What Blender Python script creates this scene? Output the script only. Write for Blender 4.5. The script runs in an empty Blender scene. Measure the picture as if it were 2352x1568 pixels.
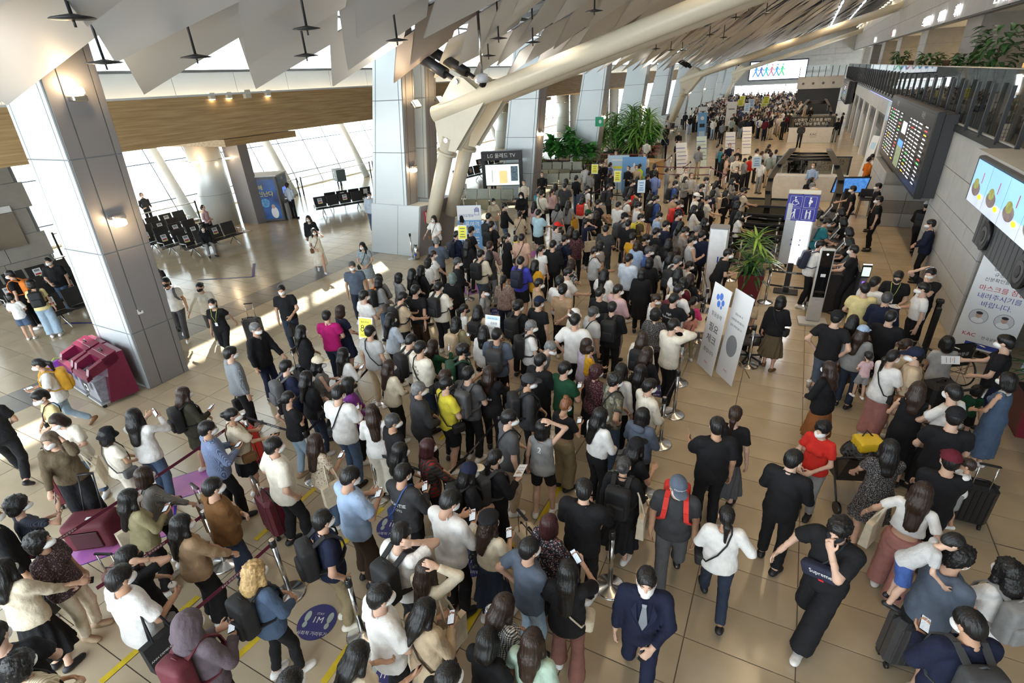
import bpy, math, random
import numpy as np
from mathutils import Matrix, Vector
S = bpy.context.scene
random.seed(7); RNG = np.random.default_rng(7)
# ------------------------------------------------------------------ camera, light, exposure
S.view_settings.view_transform = 'Standard'; S.view_settings.look = 'None'; S.view_settings.gamma = 1.0
S.view_settings.use_curve_mapping = False; S.view_settings.exposure = 0.06
CAMH = 5.6
cam = bpy.data.cameras.new('camera'); cam.sensor_width = 36.0; cam.lens = 36.0 * 1191.777 / 2352.0; cam.clip_start = .1; cam.clip_end = 600
co = bpy.data.objects.new('camera', cam); S.collection.objects.link(co)
_r = Vector((0.88957505, 0.45392774, -0.05104747)); _u = Vector((-0.1642172, 0.42208342, 0.89155948)); _f = Vector((-0.42624986, 0.78472619, -0.45001762))
co.matrix_world = Matrix(((_r[0], _u[0], -_f[0], 0), (_r[1], _u[1], -_f[1], 0), (_r[2], _u[2], -_f[2], CAMH), (0, 0, 0, 1)))
S.camera = co
W = bpy.data.worlds.new('sky'); S.world = W; W.use_nodes = True; _bg = W.node_tree.nodes['Background']
_sky = W.node_tree.nodes.new('ShaderNodeTexSky'); _sky.sky_type = 'HOSEK_WILKIE'; _sky.sun_direction = (-.58, .52, .63); _sky.turbidity = 4.0; _sky.ground_albedo = .5
_mx = W.node_tree.nodes.new('ShaderNodeMix'); _mx.data_type = 'RGBA'; _mx.inputs[0].default_value = .75; _mx.inputs[7].default_value = (.86, .95, 1.0, 1)
W.node_tree.links.new(_sky.outputs[0], _mx.inputs[6]); W.node_tree.links.new(_mx.outputs[2], _bg.inputs[0]); _bg.inputs[1].default_value = 8.0
def lamp(kind, name, loc, energy, color=(1, 1, 1), size=1.0, size_y=None, rot=(0, 0, 0), spread=None):
    l = bpy.data.lights.new(name, kind); l.energy = energy; l.color = color
    if kind == 'AREA':
        l.shape = 'RECTANGLE'; l.size = size; l.size_y = size_y or size
        if spread: l.spread = spread
    elif kind in ('POINT', 'SPOT'): l.shadow_soft_size = size
    elif kind == 'SUN': l.angle = .02
    o = bpy.data.objects.new(name, l); o.location = loc; o.rotation_euler = rot; S.collection.objects.link(o); return o
_s = lamp('SUN', 'sun', (-40, 40, 40), 30.0, (1, .95, .86)); _s.rotation_euler = Vector((-.58, .52, .63)).to_track_quat('Z', 'Y').to_euler()
for _i, _y in enumerate((3, 12, 21, 31, 42, 55, 70, 88)):      # strip luminaires under the roof, warm on the check-in side
    for _x, _e in ((-2.2, (30, 55, 105)[min(_i, 2)]), (1.2, (38, 70, 105)[min(_i, 2)])):
        lamp('AREA', 'hall_lamp', (_x, _y, 6.1 + .25 * (_x + 11)), _e * (1 if _y < 40 else 1.5), (1, .72, .42), .22, 7.5, (0, .0, 0), 1.9)
    for _d in (-2.4, 2.4):
        _o = lamp('SPOT', 'hall_fill_spot', (-6.4, _y + _d, 7.0), (60, 120, 200)[min(_i, 2)], (1, .90, .76), .10); _o.data.spot_size = 2.3; _o.data.spot_blend = .8  # added fill spots without fittings, brightening the left of the hall
    lamp('AREA', 'column_uplight', (-10.3, _y + 1.6, 5.1), 38 if _i else 8, (1, .90, .78), .3, .5, (math.pi, .35, 0))
# ------------------------------------------------------------------ helpers
def V3(*a): return np.array(a, dtype=np.float64)
def unit(v):
    n = np.linalg.norm(v); return v / n if n > 1e-9 else v
COL = S.collection
def link(o):
    COL.objects.link(o); return o
def tag(o, label=None, cat=None, group=None, kind=None):
    if label: o['label'] = label
    if cat: o['category'] = cat
    if group: o['group'] = group
    if kind: o['kind'] = kind
    return o
def empty(name, loc=(0, 0, 0), rz=0.0, label=None, cat=None, group=None, kind=None):
    o = bpy.data.objects.new(name, None); link(o); o.empty_display_size = .1
    o.location = loc; o.rotation_euler = (0, 0, rz)
    return tag(o, label, cat, group, kind)
def obj(name, me, mat=None, parent=None, loc=None, rz=None, kind=None):
    o = bpy.data.objects.new(name, me); link(o)
    if parent is not None: o.parent = parent
    if loc is not None: o.location = loc
    if rz is not None: o.rotation_euler = (0, 0, rz)
    if mat is not None:
        if not me.materials: me.materials.append(mat)
        elif me.materials[0] != mat:
            o.material_slots[0].link = 'OBJECT'; o.material_slots[0].material = mat
    if kind: o['kind'] = kind
    return o
def np_mesh(name, V, Q, smooth=True, n=4):
    V = np.asarray(V, np.float32); Q = np.asarray(Q, np.int32)
    me = bpy.data.meshes.new(name)
    me.vertices.add(len(V)); me.vertices.foreach_set('co', V.ravel())
    me.loops.add(Q.size); me.loops.foreach_set('vertex_index', Q.ravel())
    me.polygons.add(len(Q)); me.polygons.foreach_set('loop_start', np.arange(0, Q.size, n, dtype=np.int32))
    me.polygons.foreach_set('loop_total', np.full(len(Q), n, np.int32))
    if smooth: me.polygons.foreach_set('use_smooth', np.ones(len(Q), bool))
    me.update(calc_edges=True)
    return me
class MB:
    """collects boxes, bars, tubes, lathes and prisms into one mesh"""
    def __init__(s): s.v = []; s.f = []; s.sm = []
    def add(s, vs, fs, smooth=False):
        b = len(s.v); s.v += [tuple(map(float, p)) for p in vs]
        s.f += [tuple(i + b for i in f) for f in fs]; s.sm += [smooth] * len(fs); return s
    def hexa(s, p, smooth=False):   # 8 points: 4 bottom ccw, 4 top ccw
        return s.add(p, [(3, 2, 1, 0), (4, 5, 6, 7), (0, 1, 5, 4), (1, 2, 6, 5), (2, 3, 7, 6), (3, 0, 4, 7)], smooth)
    def box(s, c, d, bev=0.0, M=None):
        x, y, z = d[0] / 2, d[1] / 2, d[2] / 2; c = np.array(c, float)
        if bev <= 0:
            P = [(-x, -y, -z), (x, -y, -z), (x, y, -z), (-x, y, -z), (-x, -y, z), (x, -y, z), (x, y, z), (-x, y, z)]
            F = [(3, 2, 1, 0), (4, 5, 6, 7), (0, 1, 5, 4), (1, 2, 6, 5), (2, 3, 7, 6), (3, 0, 4, 7)]
        else:
            b = min(bev, x * .9, y * .9, z * .9); P = []; F = []
            for zz, k in ((-z, b), (-z + b, 0), (z - b, 0), (z, b)):
                X, Y = x - k, y - k
                P += [(-X + b, -Y, zz), (X - b, -Y, zz), (X, -Y + b, zz), (X, Y - b, zz), (X - b, Y, zz), (-X + b, Y, zz), (-X, Y - b, zz), (-X, -Y + b, zz)]
            for r in range(3):
                for i in range(8):
                    j = (i + 1) % 8; F.append((r * 8 + i, r * 8 + j, r * 8 + 8 + j, r * 8 + 8 + i))
            F.append(tuple(range(7, -1, -1))); F.append(tuple(range(24, 32)))
        P = np.array(P, float)
        if M is not None: P = P @ np.array(M).T
        return s.add(P + c, F)
    def tube(s, pts, r, n=8, cap=True, smooth=True):
        pts = [np.array(p, float) for p in pts]; rs = r if isinstance(r, (list, tuple)) else [r] * len(pts)
        d0 = unit(pts[1] - pts[0]); u = unit(np.cross(d0, (0, 0, 1) if abs(d0[2]) < .9 else (1, 0, 0)))
        P = []
        for i, p in enumerate(pts):
            d = unit((pts[min(i + 1, len(pts) - 1)] - pts[max(i - 1, 0)])); u = unit(u - d * (u @ d)); w = np.cross(d, u)
            for k in range(n):
                a = 2 * math.pi * k / n; P.append(p + rs[i] * (math.cos(a) * u + math.sin(a) * w))
        F = []
        for i in range(len(pts) - 1):
            for k in range(n):
                j = (k + 1) % n; F.append((i * n + k, i * n + j, i * n + n + j, i * n + n + k))
        b = len(s.v); s.add(P, F, smooth)
        if cap:
            s.f += [tuple(b + k for k in range(n - 1, -1, -1)), tuple(b + (len(pts) - 1) * n + k for k in range(n))]; s.sm += [False, False]
        return s
    def lathe(s, prof, c=(0, 0, 0), n=16, smooth=True, close=True):
        P = [(c[0] + r * math.cos(2 * math.pi * k / n), c[1] + r * math.sin(2 * math.pi * k / n), c[2] + z) for r, z in prof for k in range(n)]
        F = [(i * n + k, i * n + (k + 1) % n, i * n + n + (k + 1) % n, i * n + n + k) for i in range(len(prof) - 1) for k in range(n)]
        b = len(s.v); s.add(P, F, smooth)
        if close:
            s.f += [tuple(b + k for k in range(n - 1, -1, -1)), tuple(b + (len(prof) - 1) * n + k for k in range(n))]; s.sm += [False, False]
        return s
    def prism(s, poly, d):          # polygon (3d points) extruded by vector d
        poly = [np.array(p, float) for p in poly]; n = len(poly); d = np.array(d, float)
        return s.add(poly + [p + d for p in poly], [tuple(range(n - 1, -1, -1)), tuple(range(n, 2 * n))] + [(i, (i + 1) % n, n + (i + 1) % n, n + i) for i in range(n)])
    def mesh(s, name):
        me = bpy.data.meshes.new(name); me.from_pydata(s.v, [], s.f)
        me.polygons.foreach_set('use_smooth', np.array(s.sm, bool)); me.update(); return me
    def build(s, name, mat, parent=None, loc=None, rz=None, kind=None):
        return obj(name, s.mesh(name), mat, parent, loc, rz, kind)
def copy_tree(o, parent=None):
    c = o.copy(); link(c)
    if parent is not None: c.parent = parent
    for ch in list(o.children): copy_tree(ch, c)
    return c
# ------------------------------------------------------------------ materials
_mc = {}
def mat(name, rgb, rough=.6, metal=0.0, emit=0.0, var=.06, scale=6.0, spec=.5, alpha=1.0, trans=0.0, bump=0.0, bscale=60.0, tint=None, bmap=None, bdist=.01):
    if name in _mc: return _mc[name]
    m = bpy.data.materials.new(name); m.use_nodes = True; nt = m.node_tree; N = nt.nodes; L = nt.links
    b = N['Principled BSDF']; b.inputs['Roughness'].default_value = rough; b.inputs['Metallic'].default_value = metal
    b.inputs['Specular IOR Level'].default_value = spec
    tc = N.new('ShaderNodeTexCoord'); no = N.new('ShaderNodeTexNoise'); no.inputs['Scale'].default_value = scale; no.inputs['Detail'].default_value = 3
    L.new(tc.outputs['Object'], no.inputs['Vector'])
    r = N.new('ShaderNodeValToRGB'); a = 1 - var; c2 = tint or [min(1, x * (1 + var)) for x in rgb]
    r.color_ramp.elements[0].position = .3; r.color_ramp.elements[1].position = .7
    r.color_ramp.elements[0].color = (rgb[0] * a, rgb[1] * a, rgb[2] * a, 1); r.color_ramp.elements[1].color = (*c2, 1)
    L.new(no.outputs['Fac'], r.inputs[0]); L.new(r.outputs[0], b.inputs['Base Color'])
    if emit: b.inputs['Emission Strength'].default_value = emit; b.inputs['Emission Color'].default_value = (*rgb, 1)
    if alpha < 1: b.inputs['Alpha'].default_value = alpha
    if trans: b.inputs['Transmission Weight'].default_value = trans; b.inputs['IOR'].default_value = 1.05
    if bump:
        n2 = N.new('ShaderNodeTexNoise'); n2.inputs['Scale'].default_value = bscale; n2.inputs['Detail'].default_value = 4
        if bmap: mp = N.new('ShaderNodeMapping'); mp.inputs['Scale'].default_value = bmap; L.new(tc.outputs['Object'], mp.inputs[0]); L.new(mp.outputs[0], n2.inputs['Vector'])
        else: L.new(tc.outputs['Object'], n2.inputs['Vector'])
        bp = N.new('ShaderNodeBump'); bp.inputs['Strength'].default_value = bump; bp.inputs['Distance'].default_value = bdist
        L.new(n2.outputs['Fac'], bp.inputs['Height']); L.new(bp.outputs[0], b.inputs['Normal'])
    _mc[name] = m; return m
def pattern(name, kind, c1, c2, c3=None, scale=20.0, rough=.85):
    """woven and printed cloth: stripes, plaid, gingham, dots, floral, camo"""
    if name in _mc: return _mc[name]
    m = mat(name, c1, rough); nt = m.node_tree; N = nt.nodes; L = nt.links; b = N['Principled BSDF']; tc = N['Texture Coordinate']
    def wave(d, sc, pos=.5, w=.02):
        wv = N.new('ShaderNodeTexWave'); wv.bands_direction = d; wv.inputs['Scale'].default_value = sc; L.new(tc.outputs['Object'], wv.inputs['Vector'])
        r = N.new('ShaderNodeValToRGB'); r.color_ramp.elements[0].position = pos - w; r.color_ramp.elements[1].position = pos + w; L.new(wv.outputs['Fac'], r.inputs[0]); return r.outputs[0]
    def mix(f, a, c):
        x = N.new('ShaderNodeMix'); x.data_type = 'RGBA'
        if f is not None: L.new(f, x.inputs[0])
        for s_, v in ((x.inputs[6], a), (x.inputs[7], c)):
            if isinstance(v, tuple): s_.default_value = (*v, 1)
            else: L.new(v, s_)
        return x.outputs[2]
    if kind == 'stripe': out = mix(wave('Z', scale), c1, c2)
    elif kind == 'vstripe': out = mix(wave('X', scale), c1, c2)
    elif kind in ('plaid', 'gingham'):
        a = mix(wave('X', scale), c1, c2); out = mix(wave('Z', scale), a, c3 or c2)
        if kind == 'gingham':
            a = mix(wave('X', scale), c1, c2); bb = mix(wave('X', scale), c2, c3); out = mix(wave('Z', scale), a, bb)
    else:
        vo = N.new('ShaderNodeTexVoronoi'); vo.inputs['Scale'].default_value = scale; L.new(tc.outputs['Object'], vo.inputs['Vector'])
        r = N.new('ShaderNodeValToRGB'); p = {'dots': .22, 'floral': .4, 'camo': .5}[kind]
        r.color_ramp.elements[0].position = p - .04; r.color_ramp.elements[1].position = p + .04
        L.new(vo.outputs['Distance'], r.inputs[0]); r.color_ramp.elements[0].color = (1, 1, 1, 1); r.color_ramp.elements[1].color = (0, 0, 0, 1)
        if kind == 'dots': out = mix(r.outputs[0], c1, c2)
        else:
            n = N.new('ShaderNodeTexNoise'); n.inputs['Scale'].default_value = scale * .6; L.new(tc.outputs['Object'], n.inputs['Vector'])
            r2 = N.new('ShaderNodeValToRGB'); r2.color_ramp.elements[0].position = .48; r2.color_ramp.elements[1].position = .52; L.new(n.outputs['Fac'], r2.inputs[0])
            out = mix(r.outputs[0], c1, mix(r2.outputs[0], c2, c3 or c2))
            if kind == 'camo': out = mix(r2.outputs[0], mix(r.outputs[0], c1, c2), c3)
    L.new(out, b.inputs['Base Color']); return m
# ------------------------------------------------------------------ lettering
_tm = {}
def text_mesh(s, size=1.0, ext=0.0, align='CENTER'):
    k = (s, round(size, 4), ext, align)
    if k in _tm: return _tm[k]
    cu = _tm.get('cu') or bpy.data.curves.new('lettering', 'FONT'); _tm['cu'] = cu; cu.body = s; cu.size = size; cu.extrude = ext; cu.align_x = align; cu.align_y = 'CENTER'; cu.resolution_u = 2
    o = bpy.data.objects.new('lettering', cu)
    me = bpy.data.meshes.new_from_object(o)
    bpy.data.objects.remove(o); me.name = 'lettering'; me.materials.clear(); _tm[k] = me; return me
def frame(o, u, v):        # matrix whose local x=u, y=v, z=u x v
    u = unit(V3(*u)); v = V3(*v); v = unit(v - u * (u @ v)); w = np.cross(u, v)
    return Matrix(((u[0], v[0], w[0], o[0]), (u[1], v[1], w[1], o[1]), (u[2], v[2], w[2], o[2]), (0, 0, 0, 1)))
def letter(s, size, m, parent, M, name='lettering', align='CENTER', ext=0.0):
    o = obj(name, text_mesh(s, size, ext, align), m, parent); o.matrix_local = M if isinstance(M, Matrix) else Matrix(M); return o
# ------------------------------------------------------------------ implicit surfaces
def rcone(a, b, ra, rb, cut=None, sy=None): return ('rc', np.array(a, float), np.array(b, float), ra, rb, cut, sy)
def ell(c, r, R=None, cut=None): return ('el', np.array(c, float), np.array(r, float), R, cut)
def torus(c, R, r, M=None): return ('to', np.array(c, float), R, r, M)
def rbox(c, h, r, M=None): return ('bx', np.array(c, float), np.array(h, float), r, M)
def pbound(p):
    if p[0] == 'rc':
        r = max(p[3], p[4])
        if p[6]: r *= max(1, 1 / p[6][1])
        return np.minimum(p[1], p[2]) - r, np.maximum(p[1], p[2]) + r
    if p[0] == 'el':
        r = p[2] if p[3] is None else np.abs(p[3]) @ p[2]
        return p[1] - r, p[1] + r
    if p[0] == 'to': return p[1] - (p[2] + p[3]), p[1] + (p[2] + p[3])
    r = p[2] + p[3]; r = r if p[4] is None else np.abs(p[4]) @ r
    return p[1] - r, p[1] + r
def peval(p, X, Y, Z):
    if p[0] == 'rc':
        _, a, b, ra, rb, cut, sy = p; ba = b - a; L2 = max(ba @ ba, 1e-9)
        x = X - a[0]; y = Y - a[1]; z = Z - a[2]
        if sy is not None:       # squashed: sy = (R 3x3, scale along local y)
            R, k = sy; ay = R[:, 1]; d = x * ay[0] + y * ay[1] + z * ay[2]; e = k - 1
            x = x + d * (e * ay[0]); y = y + d * (e * ay[1]); z = z + d * (e * ay[2]); ba = ba + (ba @ ay) * e * ay; L2 = max(ba @ ba, 1e-9)
        t = np.clip((x * ba[0] + y * ba[1] + z * ba[2]) / L2, 0, 1)
        d = np.sqrt((x - ba[0] * t) ** 2 + (y - ba[1] * t) ** 2 + (z - ba[2] * t) ** 2) - (ra + (rb - ra) * t)
        if sy is not None and sy[1] > 1: d = d / sy[1] ** .5
    elif p[0] == 'el':
        _, c, r, R, cut = p; x = X - c[0]; y = Y - c[1]; z = Z - c[2]
        if R is not None: x, y, z = (x * R[0, 0] + y * R[1, 0] + z * R[2, 0], x * R[0, 1] + y * R[1, 1] + z * R[2, 1], x * R[0, 2] + y * R[1, 2] + z * R[2, 2])
        k0 = np.sqrt((x / r[0]) ** 2 + (y / r[1]) ** 2 + (z / r[2]) ** 2); k1 = np.sqrt((x / r[0] ** 2) ** 2 + (y / r[1] ** 2) ** 2 + (z / r[2] ** 2) ** 2)
        d = k0 * (k0 - 1) / np.maximum(k1, 1e-6)
    else:
        c = p[1]; M = p[4]; x = X - c[0]; y = Y - c[1]; z = Z - c[2]
        if M is not None: x, y, z = (x * M[0, 0] + y * M[1, 0] + z * M[2, 0], x * M[0, 1] + y * M[1, 1] + z * M[2, 1], x * M[0, 2] + y * M[1, 2] + z * M[2, 2])
        if p[0] == 'to': return np.sqrt((np.sqrt(x * x + y * y) - p[2]) ** 2 + z * z) - p[3]
        h = p[2]; qx = np.abs(x) - h[0]; qy = np.abs(y) - h[1]; qz = np.abs(z) - h[2]
        return np.sqrt(np.maximum(qx, 0) ** 2 + np.maximum(qy, 0) ** 2 + np.maximum(qz, 0) ** 2) + np.minimum(np.maximum(np.maximum(qx, qy), qz), 0) - p[3]
    cut = p[5] if p[0] == 'rc' else p[4]
    if cut is not None:
        for o, n in cut: d = np.maximum(d, (X - o[0]) * n[0] + (Y - o[1]) * n[1] + (Z - o[2]) * n[2])
    return d
def axis_grid(lo, hi, h, fine):
    """grid lines with spacing h, finer inside the intervals fine=[(a,b,hf)]"""
    out = [lo]
    while out[-1] < hi:
        x = out[-1]; s = h
        for a, b, hf in fine:
            if a - hf <= x <= b: s = min(s, hf)
            elif x < a < x + s: s = min(s, max(a - x, hf))
        out.append(x + s)
    return np.array(out, np.float32)
def sdf_mesh(name, prims, h, k=.02, cuts=(), subs=(), fine=(), disp=None, smooth=True, want='mesh'):
    """smooth union of prims, clipped, as one closed surface (surface nets on a rectilinear grid)"""
    B = [pbound(p["p"] if isinstance(p, dict) else p) for p in prims]; lo = np.min([b[0] for b in B], 0) - h * 1.5; hi = np.max([b[1] for b in B], 0) + h * 1.5
    for o, n in cuts:           # axis-aligned trimming of the grid
        for ax in range(3):
            if n[ax] > .98: hi[ax] = min(hi[ax], o[ax] + .12)
            if n[ax] < -.98: lo[ax] = max(lo[ax], o[ax] - .12)
    G = [axis_grid(lo[a], hi[a], h, [(f[0][a], f[1][a], f[2]) for f in fine]) for a in range(3)]
    F = np.full([len(g) for g in G], .5, np.float32)
    def block(p, pad):
        b = pbound(p); s = []
        for a in range(3):
            i0 = np.searchsorted(G[a], b[0][a] - pad); i1 = np.searchsorted(G[a], b[1][a] + pad); s.append(slice(max(i0 - 1, 0), i1 + 1))
        return tuple(s), (G[0][s[0]][:, None, None], G[1][s[1]][None, :, None], G[2][s[2]][None, None, :])
    for p in prims:
        kk = k
        if isinstance(p, dict): kk = p['k']; p = p['p']
        s, g = block(p, kk + h * 1.2)
        if min(F[s].shape) == 0: continue
        d = peval(p, *g).astype(np.float32); a = F[s]
        m = np.minimum(a, d)
        if kk > 0: hh = np.maximum(kk - np.abs(a - d), 0) / kk; m = m - hh * hh * (kk * .25)
        F[s] = m
    X, Y, Z = G[0][:, None, None], G[1][None, :, None], G[2][None, None, :]
    for o, n in cuts: F = np.maximum(F, (X - o[0]) * n[0] + (Y - o[1]) * n[1] + (Z - o[2]) * n[2])
    for p in subs:
        s, g = block(p, h)
        if min(F[s].shape) == 0: continue
        F[s] = np.maximum(F[s], -peval(p, *g))
    F = F.astype(np.float32); F[np.abs(F) < 1e-6] = 1e-6
    Sg = F < 0
    c = Sg[:-1, :-1, :-1].astype(np.int8)
    for dx in (0, 1):
        for dy in (0, 1):
            for dz in (0, 1):
                if dx + dy + dz: c = c + Sg[dx:F.shape[0] - 1 + dx, dy:F.shape[1] - 1 + dy, dz:F.shape[2] - 1 + dz]
    I = np.argwhere((c > 0) & (c < 8))
    ID = np.full(c.shape, -1, np.int32); ID[tuple(I.T)] = np.arange(len(I), dtype=np.int32)
    pos = np.zeros((len(I), 3)); cnt = np.zeros(len(I))
    cs = [(x, y, z) for x in (0, 1) for y in (0, 1) for z in (0, 1)]; val = {q: F[I[:, 0] + q[0], I[:, 1] + q[1], I[:, 2] + q[2]] for q in cs}
    for q in cs:
        for ax in range(3):
            if q[ax] == 0:
                r = list(q); r[ax] = 1; a = val[q]; b = val[tuple(r)]; m = (a < 0) != (b < 0); t = np.where(m, a / np.where(m, a - b, 1), 0)
                qq = np.array(q, float)[None].repeat(len(I), 0); qq[:, ax] += t; pos += qq * m[:, None]; cnt += m
    pos /= np.maximum(cnt, 1)[:, None]
    V = np.stack([G[a][I[:, a]] + pos[:, a] * (G[a][I[:, a] + 1] - G[a][I[:, a]]) for a in range(3)], 1)
    Q = []
    for ax in range(3):
        u, w = (ax + 1) % 3, (ax + 2) % 3
        s0 = [slice(None)] * 3; s1 = [slice(None)] * 3; s0[ax] = slice(0, -1); s1[ax] = slice(1, None)
        for q in (u, w):
            s0[q] = slice(1, -1); s1[q] = slice(1, -1)
        A = Sg[tuple(s0)]; Bq = Sg[tuple(s1)]; E = np.argwhere(A != Bq)
        if not len(E): continue
        fl = A[tuple(E.T)]; E = E.copy(); E[:, u] += 1; E[:, w] += 1
        def cid(du, dw):
            e = E.copy(); e[:, u] -= du; e[:, w] -= dw; return ID[tuple(e.T)]
        q = np.stack([cid(1, 1), cid(0, 1), cid(0, 0), cid(1, 0)], 1); q[~fl] = q[~fl][:, ::-1]; Q.append(q)
    Q = np.concatenate(Q) if Q else np.zeros((0, 4), int); Q = Q[(Q >= 0).all(1)]
    if disp is not None: V = disp(V)
    if want == 'np': return V, Q
    return np_mesh(name, V, Q, smooth)
def rot(ax, a):
    c, s = math.cos(a), math.sin(a)
    return np.array({'x': [[1, 0, 0], [0, c, -s], [0, s, c]], 'y': [[c, 0, s], [0, 1, 0], [-s, 0, c]], 'z': [[c, -s, 0], [s, c, 0], [0, 0, 1]]}[ax])
# ------------------------------------------------------------------ the building
TILE = mat('polished porcelain tile', (.48, .395, .275), .17, var=.10, scale=1.3, spec=.55)
TILE2 = mat('grey polished tile', (.20, .20, .195), .16, var=.12, scale=1.3, spec=.55)
GROUT = mat('dark floor joint', (.17, .14, .105), .8)
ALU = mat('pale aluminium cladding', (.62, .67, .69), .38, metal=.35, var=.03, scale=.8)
ALUD = mat('grey and shaded aluminium cladding', (.30, .285, .29), .42, metal=.35, var=.04, scale=.8)  # also the hall-facing column sides, with their shade put into the colour
JOINT = mat('cladding joint', (.20, .21, .22), .7)
WHITE = mat('white paint', (.74, .74, .73), .6, var=.03); STEELW = mat('cream painted steel', (.66, .60, .47), .33, var=.02, spec=.5)
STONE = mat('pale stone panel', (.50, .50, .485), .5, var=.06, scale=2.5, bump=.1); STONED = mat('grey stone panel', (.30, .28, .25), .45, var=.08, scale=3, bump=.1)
DARK = mat('dark metal', (.03, .031, .034), .4, metal=.3, var=.1); BLACK = mat('black plastic', (.012, .012, .013), .4); CHROME = mat('brushed steel', (.62, .61, .59), .22, metal=1.0, var=.05, scale=30)
def glassmat(name, tint=(.95, .98, .99), k=.3, rough=.02):
    if name in _mc: return _mc[name]
    m = bpy.data.materials.new(name); m.use_nodes = True; nt = m.node_tree; N = nt.nodes; L = nt.links; N.remove(N['Principled BSDF'])
    t = N.new('ShaderNodeBsdfTransparent'); t.inputs[0].default_value = (*tint, 1); g = N.new('ShaderNodeBsdfGlossy'); g.inputs['Roughness'].default_value = rough
    f = N.new('ShaderNodeFresnel'); f.inputs[0].default_value = 1.5; mx = N.new('ShaderNodeMixShader'); ma = N.new('ShaderNodeMath'); ma.operation = 'MULTIPLY'; ma.inputs[1].default_value = k
    L.new(f.outputs[0], ma.inputs[0]); L.new(ma.outputs[0], mx.inputs[0]); L.new(t.outputs[0], mx.inputs[1]); L.new(g.outputs[0], mx.inputs[2]); L.new(mx.outputs[0], N['Material Output'].inputs[0]); _mc[name] = m; return m
GLASS = glassmat('clear glass'); GLASSB = glassmat('smoked balustrade glass', (.55, .57, .57), .7)
# wood veneer
def wood():
    m = mat('oak veneer', (.48, .31, .14), .5, var=.05); nt = m.node_tree; N = nt.nodes; L = nt.links; w = N.new('ShaderNodeTexNoise'); mp = N.new('ShaderNodeMapping')
    mp.inputs['Scale'].default_value = (3, .35, 9); L.new(N['Texture Coordinate'].outputs['Object'], mp.inputs[0]); L.new(mp.outputs[0], w.inputs['Vector']); w.inputs['Scale'].default_value = 2.2; w.inputs['Detail'].default_value = 6
    r = N['Color Ramp']; L.new(w.outputs['Fac'], r.inputs[0]); r.color_ramp.elements[0].color = (.38, .23, .095, 1); r.color_ramp.elements[1].color = (.58, .40, .20, 1); return m
WOOD = wood()
# floor with laid tiles
fl = MB().box((-12, 50, -.06), (50, 124, .1)).build('floor', GROUT, kind='structure')
TX, TY, X0, Y0 = 1.1, .585, -.22, 5.165
tm = {}
def tile_shape(n):
    m = MB(); a, b = TX - .007, TY - .007; e = .003
    m.add([(-a / 2, -b / 2, -.02), (a / 2, -b / 2, -.02), (a / 2, b / 2, -.02), (-a / 2, b / 2, -.02), (-a / 2 + e, -b / 2 + e, 0), (a / 2 - e, -b / 2 + e, 0), (a / 2 - e, b / 2 - e, 0), (-a / 2 + e, b / 2 - e, 0)],
          [(4, 5, 6, 7), (0, 1, 5, 4), (1, 2, 6, 5), (2, 3, 7, 6), (3, 0, 4, 7)]); return m
T1, T2 = tile_shape(0).mesh('tile'), tile_shape(0).mesh('tile'); T1.materials.append(TILE); T2.materials.append(TILE2)
R3 = np.array([[_r[i] for i in range(3)], [_u[i] for i in range(3)], [_f[i] for i in range(3)]])
cand = []
for i in range(-30, 9):
    for j in range(-9, 168):
        x, y = X0 + (i + .5) * TX, Y0 + (j + .5) * TY
        if x < -33 or x > 10 or y > 104: continue
        d = R3 @ V3(x, y, -CAMH); vis = d[2] > .3 and abs(d[0] / d[2]) < 1.02 and abs(d[1] / d[2]) < .70
        cand.append((d[2] if vis else 1e3 + y, x, y))
cand.sort(); far1 = MB(); far2 = MB(); proto = tile_shape(0)
for n, (d, x, y) in enumerate(cand):
    grey = -14.45 < x < -13.0 or (abs(x + 27) < .6)
    if n < 300: obj('tile', T2 if grey else T1, None, fl, (x, y, 0))
    else: (far2 if grey else far1).add([(p[0] + x, p[1] + y, p[2]) for p in proto.v], [(4, 5, 6, 7)] if d > 25 else proto.f)
far1.build('tile_field', TILE, fl, kind='stuff'); far2.build('grey_tile_field', TILE2, fl, kind='stuff')
# leaning columns: x(z) = x0 + k z
def lean_panel(name, m, par, y0, y1, z0, z1, xa, xb, th, face):
    """a cladding panel; xa, xb = (x0,k) of its two edges. face 'y': on the plane y=y0; face 'x': on the leaning +x side"""
    b = MB(); X = lambda e, z: e[0] + e[1] * z; g = .012
    if face == 'y':
        z0 += g; z1 -= g; b.hexa([(X(xa, z0) + g, y0 - th, z0), (X(xb, z0) - g, y0 - th, z0), (X(xb, z0) - g, y0, z0), (X(xa, z0) + g, y0, z0), (X(xa, z1) + g, y0 - th, z1), (X(xb, z1) - g, y0 - th, z1), (X(xb, z1) - g, y0, z1), (X(xa, z1) + g, y0, z1)])
    else:
        z0 += g; z1 -= g; y0 += g; y1 -= g; b.hexa([(X(xb, z0), y0, z0), (X(xb, z0) + th, y0, z0), (X(xb, z0) + th, y1, z0), (X(xb, z0), y1, z0), (X(xb, z1), y0, z1), (X(xb, z1) + th, y0, z1), (X(xb, z1) + th, y1, z1), (X(xb, z1), y1, z1)])
    return b.build(name, m, par)
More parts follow.
